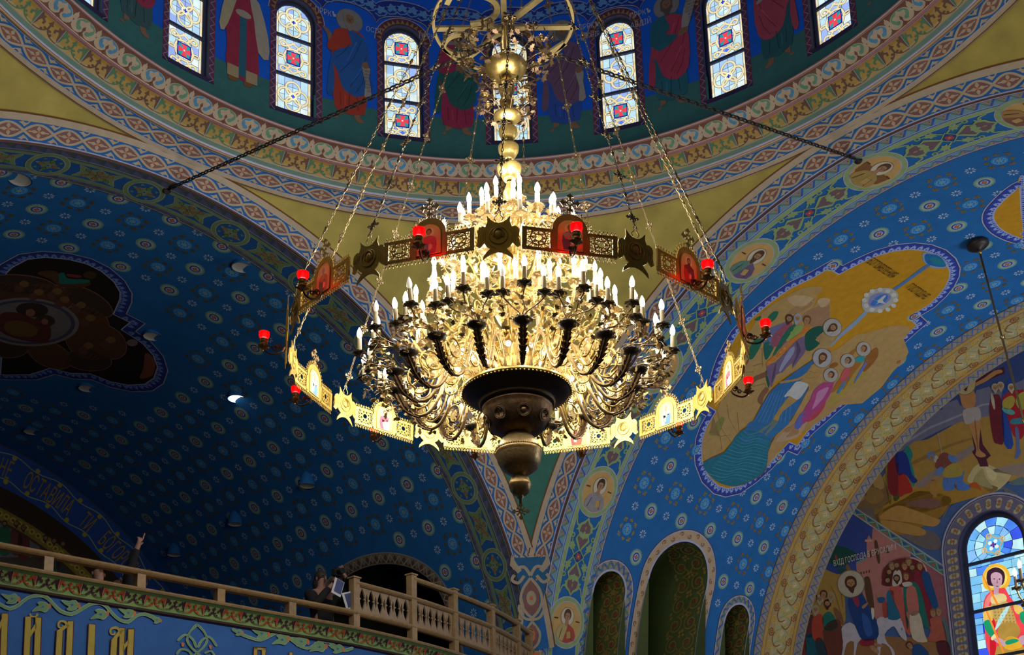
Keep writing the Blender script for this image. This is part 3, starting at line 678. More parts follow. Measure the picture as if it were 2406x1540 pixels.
# painted scenes: layer, outline style, colour, outline steps (5 mm units on the wall)
MUR = {}
MUR['VR'] = '''
0^000000 360,2395 56,-2 12,-42 21,-58 32,-50 44,-41 55,-27 64,-13 69,4 64,18 43,26 38,37 28,43 20,56 -4,51 60,6 12,71 11,66 43,63 7,70 -7,77 -21,72 -16,60 -26,74 1,89 -61,0 -22,78 -37,65 -55,62 -69,30 -67,3 -85,-25 -72,-48 -36,-42 -26,-45 -12,-42 -2,-38 -48,-5 -33,-105 -24,-44 -17,-39 -26,-94 2,-76 13,-76 19,-74 32,-62 12,-42
3~94794a 438,2486 -60,36 -25,49 -28,78 19,76 20,81 89,95 40,68 142,-46 -25,-77 50,-74 24,-83 23,-40 -24,-36 -69,-32 -94,-67 -27,-2 -22,11 16,39 -35,-46
3~94794a 456,3006 -41,-151 133,-77 57,-67 9,56 3,116 20,107 -23,48 -21,88 -60,56 -54,-51 -16,-48
4~8a6a4a 450,2578 4,-46 18,26 -17,42 -19,13 -19,13 5,-42
4~a08a64 363,2575 38,11 28,-6 38,-25 -11,-21 -61,12
4~87674a 478,2604 23,-60 27,-7 2,-11 54,35 38,24 -27,14 -25,19
5~a08a66 497,2544 -22,-7 1,-15 25,-13 17,5 5,20 -8,12
5^75603c 414,2773 30,-15 62,53 5,1 -63,-54 -29,16
5^75603c 466,2825 28,-23 27,3 5,1 -28,-3 -27,23
5^75603c 536,2885 38,-27 32,24 5,2 -32,-25 -39,27
5^75603c 417,2808 24,-16 5,1 -24,16
5^75603c 457,2855 31,-15 4,1 -31,15
5^75603c 450,3007 78,56 84,30 4,0 -84,-30 -78,-56
5^75603c 547,2989 57,51 24,21 4,0 -24,-20 -57,-52
5^75603c 478,2977 47,40 81,36 4,1 -81,-37 -47,-40
5^75603c 458,3037 27,52 54,-3 41,-18 4,0 -41,19 -54,2 -27,-52
5^75603c 583,3128 -44,-42 4,1 44,41
4~6f7038 479,3091 11,-63 23,0 12,56
3~94794a 857,2479 -40,49 -32,64 -22,57 -16,30 36,47 65,35 -68,114 298,-103 -12,-159 -29,-83
3~94794a 681,2670 56,-3 16,-94 35,-30 62,-66 75,-22 40,72 23,76 -252,102
3~93764c 960,2614 49,65 -31,164 -57,102 -56,69 -14,96 -2,22 -37,-53 -18,-73 14,-77 -40,-135 -49,-121 73,-54
4~8f7a3c 979,2666 -14,79 -7,82 -49,-22 -2,-70 14,-55
4~9a7f66 816,3028 9,-53 60,-63 22,60 -32,31
4~5a4634 528,3189 70,-58 18,-90 27,-50 -23,-109 28,-86 33,-73 11,-55 33,-6 21,39 29,94 42,142 -23,69 15,67 45,64 -39,52 -69,41 -115,5
5~2a5a88 627,2883 27,-86 30,-71 21,-55 21,-1 42,124 41,146 -95,47 -77,44 7,-44
5~2b5f8a 633,3033 14,-43 162,-50 -19,67 -15,33 -119,34
5~1f5f70 532,3190 71,-59 22,-96 148,-9 32,47 43,60 -35,53 -69,43 -82,9 -80,-17
6~3f7a92 633,3037 32,6 46,-25 43,3 2,1 -43,-2 -47,24 -32,-5
6~34748a 630,3050 38,4 47,-24 49,1 1,1 -48,-1 -47,25 -39,-4
6~3f7a92 627,3063 44,3 47,-25 55,0 2,1 -55,1 -47,25 -44,-3
6~34748a 624,3077 50,0 48,-24 61,-2 1,1 -61,2 -47,25 -50,-1
6~3f7a92 621,3090 56,-1 48,-25 67,-3 2,1 -68,4 -48,25 -56,0
6~34748a 618,3103 62,-2 48,-25 74,-5 1,1 -74,6 -48,24 -62,3
6~3f7a92 614,3116 68,-4 49,-24 80,-7 1,1 -80,7 -48,25 -68,4
6~34748a 611,3129 74,-5 49,-25 86,-8 2,1 -87,9 -49,24 -74,6
6~3f7a92 607,3142 80,-7 49,-24 93,-10 2,2 -93,10 -49,24 -81,7
6~34748a 603,3155 81,-7 49,-24 94,-10 1,2 -93,10 -50,24 -81,7
6~3f7a92 599,3168 81,-6 50,-25 94,-9 2,1 -95,10 -50,24 -81,7
6~34748a 595,3181 81,-6 51,-24 94,-10 2,2 -95,9 -50,24 -82,7
6~3f7a92 590,3194 82,-6 51,-24 95,-10 1,2 -95,10 -50,24 -82,6
6~34748a 586,3207 82,-6 51,-24 96,-10 1,2 -96,10 -50,24 -83,6
6~3f7a92 581,3220 83,-6 51,-24 96,-9 2,1 -97,10 -51,24 -82,6
6~34748a 576,3234 84,-7 51,-23 97,-10 1,2 -97,9 -51,24 -83,6
6~4a78a2 629,2886 18,66 2,41 2,0 -2,-42 -18,-65
6~4a78a2 639,2880 21,63 9,44 2,-1 -9,-44 -21,-63
6~4a78a2 650,2873 23,62 15,46 2,-1 -15,-46 -23,-61
6~4a78a2 661,2867 26,59 21,49 2,-1 -21,-49 -26,-59
6~4a78a2 672,2860 28,57 29,52 2,-1 -29,-51 -28,-57
6~4a78a2 683,2854 30,55 36,53 2,0 -36,-54 -31,-55
6~4a78a2 693,2847 33,53 43,56 2,-1 -43,-55 -33,-54
6~4a78a2 704,2840 35,52 50,58 2,-1 -50,-58 -35,-51
6~4a78a2 715,2834 37,49 57,60 2,0 -57,-61 -38,-49
6~1f5a44 406,2796 -17,-47 24,-19 21,28 10,46 -24,4
6~1f5a44 364,2668 -3,-31 20,-9 13,27 -10,21
6~1f5a44 372,2692 25,-6 15,17 -15,11
6~1f5a44 322,2686 10,-20 9,12 -7,8
6~1f5a44 381,2805 22,9 31,24 -9,8
6~6a4a2c 428,2849 1,-27 -3,-16 5,1 8,19 -2,29
6~6a4a2c 380,2694 3,-22 4,1 -2,22
6~5a5c80 412,2726 -8,-33 31,-39 13,-3 24,79 -34,13
6~1f5548 438,2743 12,-32 34,23 10,19 8,33 -23,-9
7~7d4452 456,2722 -13,-22 1,-43 19,-18 12,5 0,38 7,11 32,6 -1,14 -26,24 -15,-3
7~9a6868 462,2706 8,-13 32,6 7,11 -28,2
7~1f5a48 480,2691 -3,-45 12,-10 17,52 11,70 -8,3 -10,-24
7~6f8a4a 506,2688 -15,-41 15,-16 16,-2 12,18 -12,39
8~a5662a 522,2629 14,-14 22,18 -12,29 2,61 -11,41 -9,40 -20,-15 15,-47 2,-29 1,-29 8,-32
8~b9803c 514,2791 12,-41 3,-43 8,11 -4,43 -7,39
9~8d6b4c 513,2713 7,-14 13,1 -4,16 -10,18
8~63526a 566,2658 53,36 11,34 5,46 -15,-23 -11,28 0,21 -17,17 22,42 -20,-6 -70,-47 23,-27 1,-56 2,-39
9~7b7f96 556,2729 6,-26 23,24 8,43 5,31 -15,-8
9~493a52 547,2779 40,40 14,31 -30,-35
9~4a3c56 550,2684 44,16 16,17 17,50 -30,-45
7~1c4a40 538,2818 19,-2 49,51 -32,-16 -33,-25
7~6d4c36 537,2823 -15,30 -5,27 15,29 9,-3 -15,-34 22,-41
7~6d4c36 542,2823 -40,43 27,40 12,3 -18,-36 36,-38
7~6d4c36 589,2871 4,45 23,14 13,-2 -14,-23 -3,-31
9~17493c 593,2598 -28,17 -7,22 8,21 47,34 25,2 10,-16 0,-25 -29,-2 -5,-23 2,-16
9~8d6b4c 607,2651 4,-17 16,-9 12,12 -14,9
8~8a754a 627,2628 24,-16 25,9 18,23 -25,15 -21,-6
11~3f2e20 429,2637 -9,-10 2,-9 14,-3 17,6 9,13 -4,6 -17,2
12~8d6b4c 428,2629 1,-5 13,-2 8,4 6,10 0,8 -8,1 -12,-6
13~3f2e20 433,2635 8,9 13,7 5,-1 0,-9 -5,-9 -4,5 -8,1
13^33241a 433,2630 2,-1 3,1 -2,1
13^33241a 442,2629 2,-1 4,0 -2,2
13^6d4a36 440,2630 2,0 5,5 -4,1
14^7a4038 444,2639 3,-1 4,0 -3,2
11~7f8494 457,2623 -9,-11 2,-9 14,-3 17,7 9,13 -4,5 -17,3
12~8d6b4c 456,2615 1,-6 12,-2 9,4 6,10 0,9 -8,1 -12,-7
13~7f8494 461,2621 8,8 14,8 5,-1 -1,-9 -5,-10 -3,5 -9,1
13^33241a 461,2616 2,-2 3,1 -2,2
13^33241a 470,2615 2,-2 4,1 -2,1
13^6d4a36 467,2615 3,0 5,5 -4,1
14^7a4038 472,2625 3,-1 4,0 -3,1
11~5a4024 498,2613 -9,-10 2,-10 14,-3 17,7 10,13 -4,6 -17,2
12~8d6b4c 497,2605 1,-6 13,-2 9,5 7,10 0,8 -9,1 -12,-6
13^33241a 502,2606 2,-1 4,0 -2,2
13^33241a 512,2605 2,-2 3,1 -2,1
13^6d4a36 509,2606 2,-1 6,6 -4,0
14^7a4038 514,2615 3,-1 4,0 -3,2
10~6a5a44 669,2571 15,16 1,17 -13,11 -23,4 -27,-4 -24,-12 -14,-16 -1,-16 12,-12 22,-4 27,4
11~8f8c84 667,2572 14,15 1,15 -12,11 -22,4 -25,-4 -22,-11 -14,-15 -1,-15 11,-11 21,-4 26,4
12~4a3020 613,2584 2,-10 13,-5 18,5 11,11 -5,12 -10,2 -22,-6
13~8d6b4c 621,2579 7,-3 16,4 5,7 -4,9 -10,5 -11,-3 -5,-10
14~4a3020 620,2585 -1,9 6,10 7,2 10,-6 4,-8 -9,2 -10,-3
14^33241a 625,2582 4,0 3,2 -4,0
14^33241a 637,2585 4,0 3,2 -4,0
14^6d4a36 633,2584 3,1 -1,6 -4,-1
15^7a4038 627,2592 5,1 4,2 -5,0
8~8f7444 710,2721 -9,13 7,27 -16,34 -49,29 -14,10 14,1 61,-35 15,-20 -6,17 5,12 55,-5 10,19 11,-13 -21,-60 -18,-27 -19,-12
9~a0a09c 701,2806 46,-9 19,8 7,55 -50,2 -23,11 -1,-33
8~8f7444 723,2862 46,-5 -8,29 -15,34 2,21 9,19 -28,1 -7,-26 -1,-29
8~5a6a62 729,2961 26,-4 4,24 -13,39 -10,0 1,-40 -22,39 -17,-2 24,-32
9^75592f 712,2753 30,-1 9,-9 2,2 -9,8 -31,2
9^75592f 718,2780 22,-4 18,-11 2,1 -18,12 -22,3
9^75592f 704,2737 22,20 2,2 -22,-21
10~6a5a44 756,2678 15,18 -1,17 -15,12 -25,4 -29,-6 -25,-13 -14,-17 0,-17 15,-12 24,-4 29,5
11~8b8a8c 753,2679 14,17 0,16 -14,11 -24,3 -27,-5 -23,-12 -13,-16 0,-16 13,-11 23,-4 28,5
12~4a3220 698,2698 -8,-12 5,-10 19,-1 19,9 6,15 -7,6 -21,0
13~8d6b4c 699,2689 3,-5 16,-1 9,6 5,11 -3,9 -11,0 -12,-8
14~5a3c22 703,2696 8,11 14,9 6,0 3,-10 -3,-10 -6,4 -11,1
14^33241a 705,2691 3,-1 4,1 -3,2
14^33241a 717,2691 3,-1 4,1 -3,1
14^6d4a36 713,2692 3,0 5,6 -5,0
15^7a4038 716,2702 4,-1 4,1 -3,1
8~8a5a22 871,2733 5,-12 31,19 -6,37 -11,8
8~8a5a22 862,2656 12,-21 26,16 8,38 26,71 -42,-45
8~7d4f20 886,2614 2,-43 49,32 11,65 -28,-15
8~8a5a22 809,2642 -2,-26 13,0 6,24
8~7d4f20 779,2709 5,-22 24,1 -7,22
9~8f3a68 808,2810 7,-38 26,-13 15,-13 33,43 15,56 -10,57 -19,35 -37,-47 -13,-48
10~a06a8c 829,2810 9,-19 23,-16 17,48 -7,49 -23,-38
9~9c3a40 904,2845 -4,-21 18,24 0,46 -27,24
9~4c5a9a 835,2906 11,-19 29,36 3,32 -29,-2
9~3f7a3a 883,2883 -3,-22 19,16 1,15
9~a04a4c 854,2700 4,-22 34,17 11,41 -27,-5
9~2c7a80 852,2639 12,-21 30,9 -1,16 -29,7
8~4c62a0 905,2628 14,4 30,72 4,18 -22,-32
8~3f6a8a 894,2704 14,5 20,62 -15,5
8~8d6b4c 851,2930 -12,19 -22,28 17,6 36,-26
8~8d6b4c 867,2955 -18,38 10,4 34,-28
10~6a5a44 850,2721 11,13 0,13 -12,10 -20,2 -23,-4 -18,-10 -11,-13 1,-13 11,-9 19,-3 23,4
11~8d8880 848,2722 11,12 -1,13 -11,8 -19,3 -21,-4 -18,-10 -9,-12 0,-12 11,-9 18,-2 21,4
12~4a3020 804,2736 -5,-10 5,-7 15,0 14,7 4,11 -6,4 -17,0
13~8d6b4c 803,2729 3,-4 13,0 6,4 3,9 -3,7 -9,-1 -9,-6
14^33241a 806,2731 2,-1 4,1 -3,1
14^33241a 816,2731 2,-1 3,1 -2,1
14^6d4a36 812,2731 2,0 3,5 -4,0
15^7a4038 814,2739 3,-1 4,1 -3,1
10~6a5a44 860,2649 12,13 1,13 -11,9 -20,3 -23,-4 -19,-10 -12,-13 0,-13 11,-9 19,-3 22,4
11~8d8880 859,2649 11,13 0,12 -10,9 -19,2 -21,-3 -18,-10 -11,-12 -1,-12 11,-8 17,-3 22,3
12~3f3a26 815,2664 -5,-10 4,-7 15,0 15,7 4,11 -5,4 -17,0
13~8d6b4c 814,2657 2,-4 13,0 7,4 4,9 -3,6 -9,0 -9,-6
14^33241a 817,2659 2,-1 4,1 -3,0
14^33241a 827,2659 2,-1 3,1 -2,1
14^6d4a36 823,2659 2,0 3,5 -3,0
15^7a4038 825,2667 4,-1 3,1 -3,1
10~6a5a44 872,2586 13,13 1,13 -11,10 -19,3 -23,-4 -20,-10 -12,-13 -1,-13 10,-9 18,-3 23,3
11~8d8880 870,2587 12,12 1,12 -10,9 -18,3 -21,-3 -19,-9 -12,-13 -1,-12 10,-9 17,-3 22,4
12~5a3a20 828,2601 -6,-9 4,-7 15,-1 14,7 6,12 -5,4 -17,0
13~8d6b4c 826,2595 2,-5 13,0 7,5 4,8 -2,7 -9,0 -9,-7
14^33241a 829,2596 3,-1 3,1 -2,1
14^33241a 839,2596 2,-1 3,1 -2,1
14^6d4a36 835,2597 2,0 4,5 -4,0
15^7a4038 838,2605 3,-1 4,1 -3,1
4~3f6490 661,2237 17,2 11,87 1,69 -14,-4 -4,-75
4~71859a 680,2474 17,2 14,67 -5,57 3,46 -9,-3 -12,-62 -1,-54
5~8f9088 642,2471 -23,-24 -8,-32 20,-25 33,-17 38,0 25,9 15,23 2,29 -10,27 -26,17 -32,5
6~6d6f98 658,2456 -22,-25 12,-25 31,-13 28,4 11,20 -5,25 -22,19
7~2f62a0 670,2453 -11,-23 9,-27 21,-4 18,17 -5,25 -16,14
8~a3a59a 645,2437 29,-4 3,-9 -2,-17 9,-5 11,20 28,4 -30,8 -3,13 -8,-14
6~a5a49c 746,2393 4,4 0,4 -2,3 -6,2 -7,-1 -6,-2 -4,-4 0,-4 2,-3 6,-2 7,1
6~a5a49c 764,2413 4,3 1,4 -3,3 -6,2 -7,-1 -6,-2 -4,-4 0,-4 3,-3 5,-1 7,0
6~a5a49c 763,2434 4,4 0,4 -3,3 -6,1 -7,0 -6,-3 -4,-3 0,-4 3,-3 6,-2 7,1
6~a5a49c 742,2452 4,4 0,4 -3,3 -6,2 -7,-1 -6,-3 -3,-3 -1,-4 4,-3 5,-2 7,1
6~a5a49c 708,2462 4,4 0,4 -3,3 -6,1 -7,0 -5,-3 -4,-4 0,-3 3,-4 6,-1 6,1
6~a5a49c 671,2461 3,4 1,3 -4,4 -5,1 -7,-1 -6,-2 -3,-4 0,-4 3,-3 5,-1 7,0
6~a5a49c 640,2449 4,4 0,4 -3,3 -6,1 -6,0 -6,-3 -4,-3 0,-4 3,-3 6,-2 6,1
6~a5a49c 624,2430 3,4 1,4 -3,3 -6,1 -7,0 -5,-3 -4,-3 0,-4 3,-3 5,-2 7,1
6~a5a49c 625,2409 4,4 0,4 -3,3 -5,1 -7,0 -5,-3 -4,-3 0,-4 3,-3 5,-2 7,1
6~a5a49c 645,2391 3,4 1,4 -3,3 -6,1 -6,0 -6,-3 -4,-3 0,-4 3,-3 5,-2 7,1
6~a5a49c 677,2381 4,4 0,4 -3,3 -5,1 -7,0 -6,-3 -4,-3 0,-4 3,-3 5,-2 7,1
6~a5a49c 714,2382 4,4 0,3 -3,4 -5,1 -7,-1 -6,-2 -4,-4 0,-3 2,-4 6,-1 7,0
4~71859a 595,2214 24,17 31,9 39,0 25,-11 17,-16 -17,-12 -46,-11 -45,9
5~1d5a8c 607,2213 22,16 31,7 36,-7 29,-19 -26,-11 -43,-6 -29,8
6~1c6a78 640,2218 8,-15 41,-2 22,7 -27,14
1~000001 435,1822 11,43 28,49 31,43 30,33 39,24 42,12 50,5 52,-5 47,-12 46,-20 26,-15 -407,-183
'''
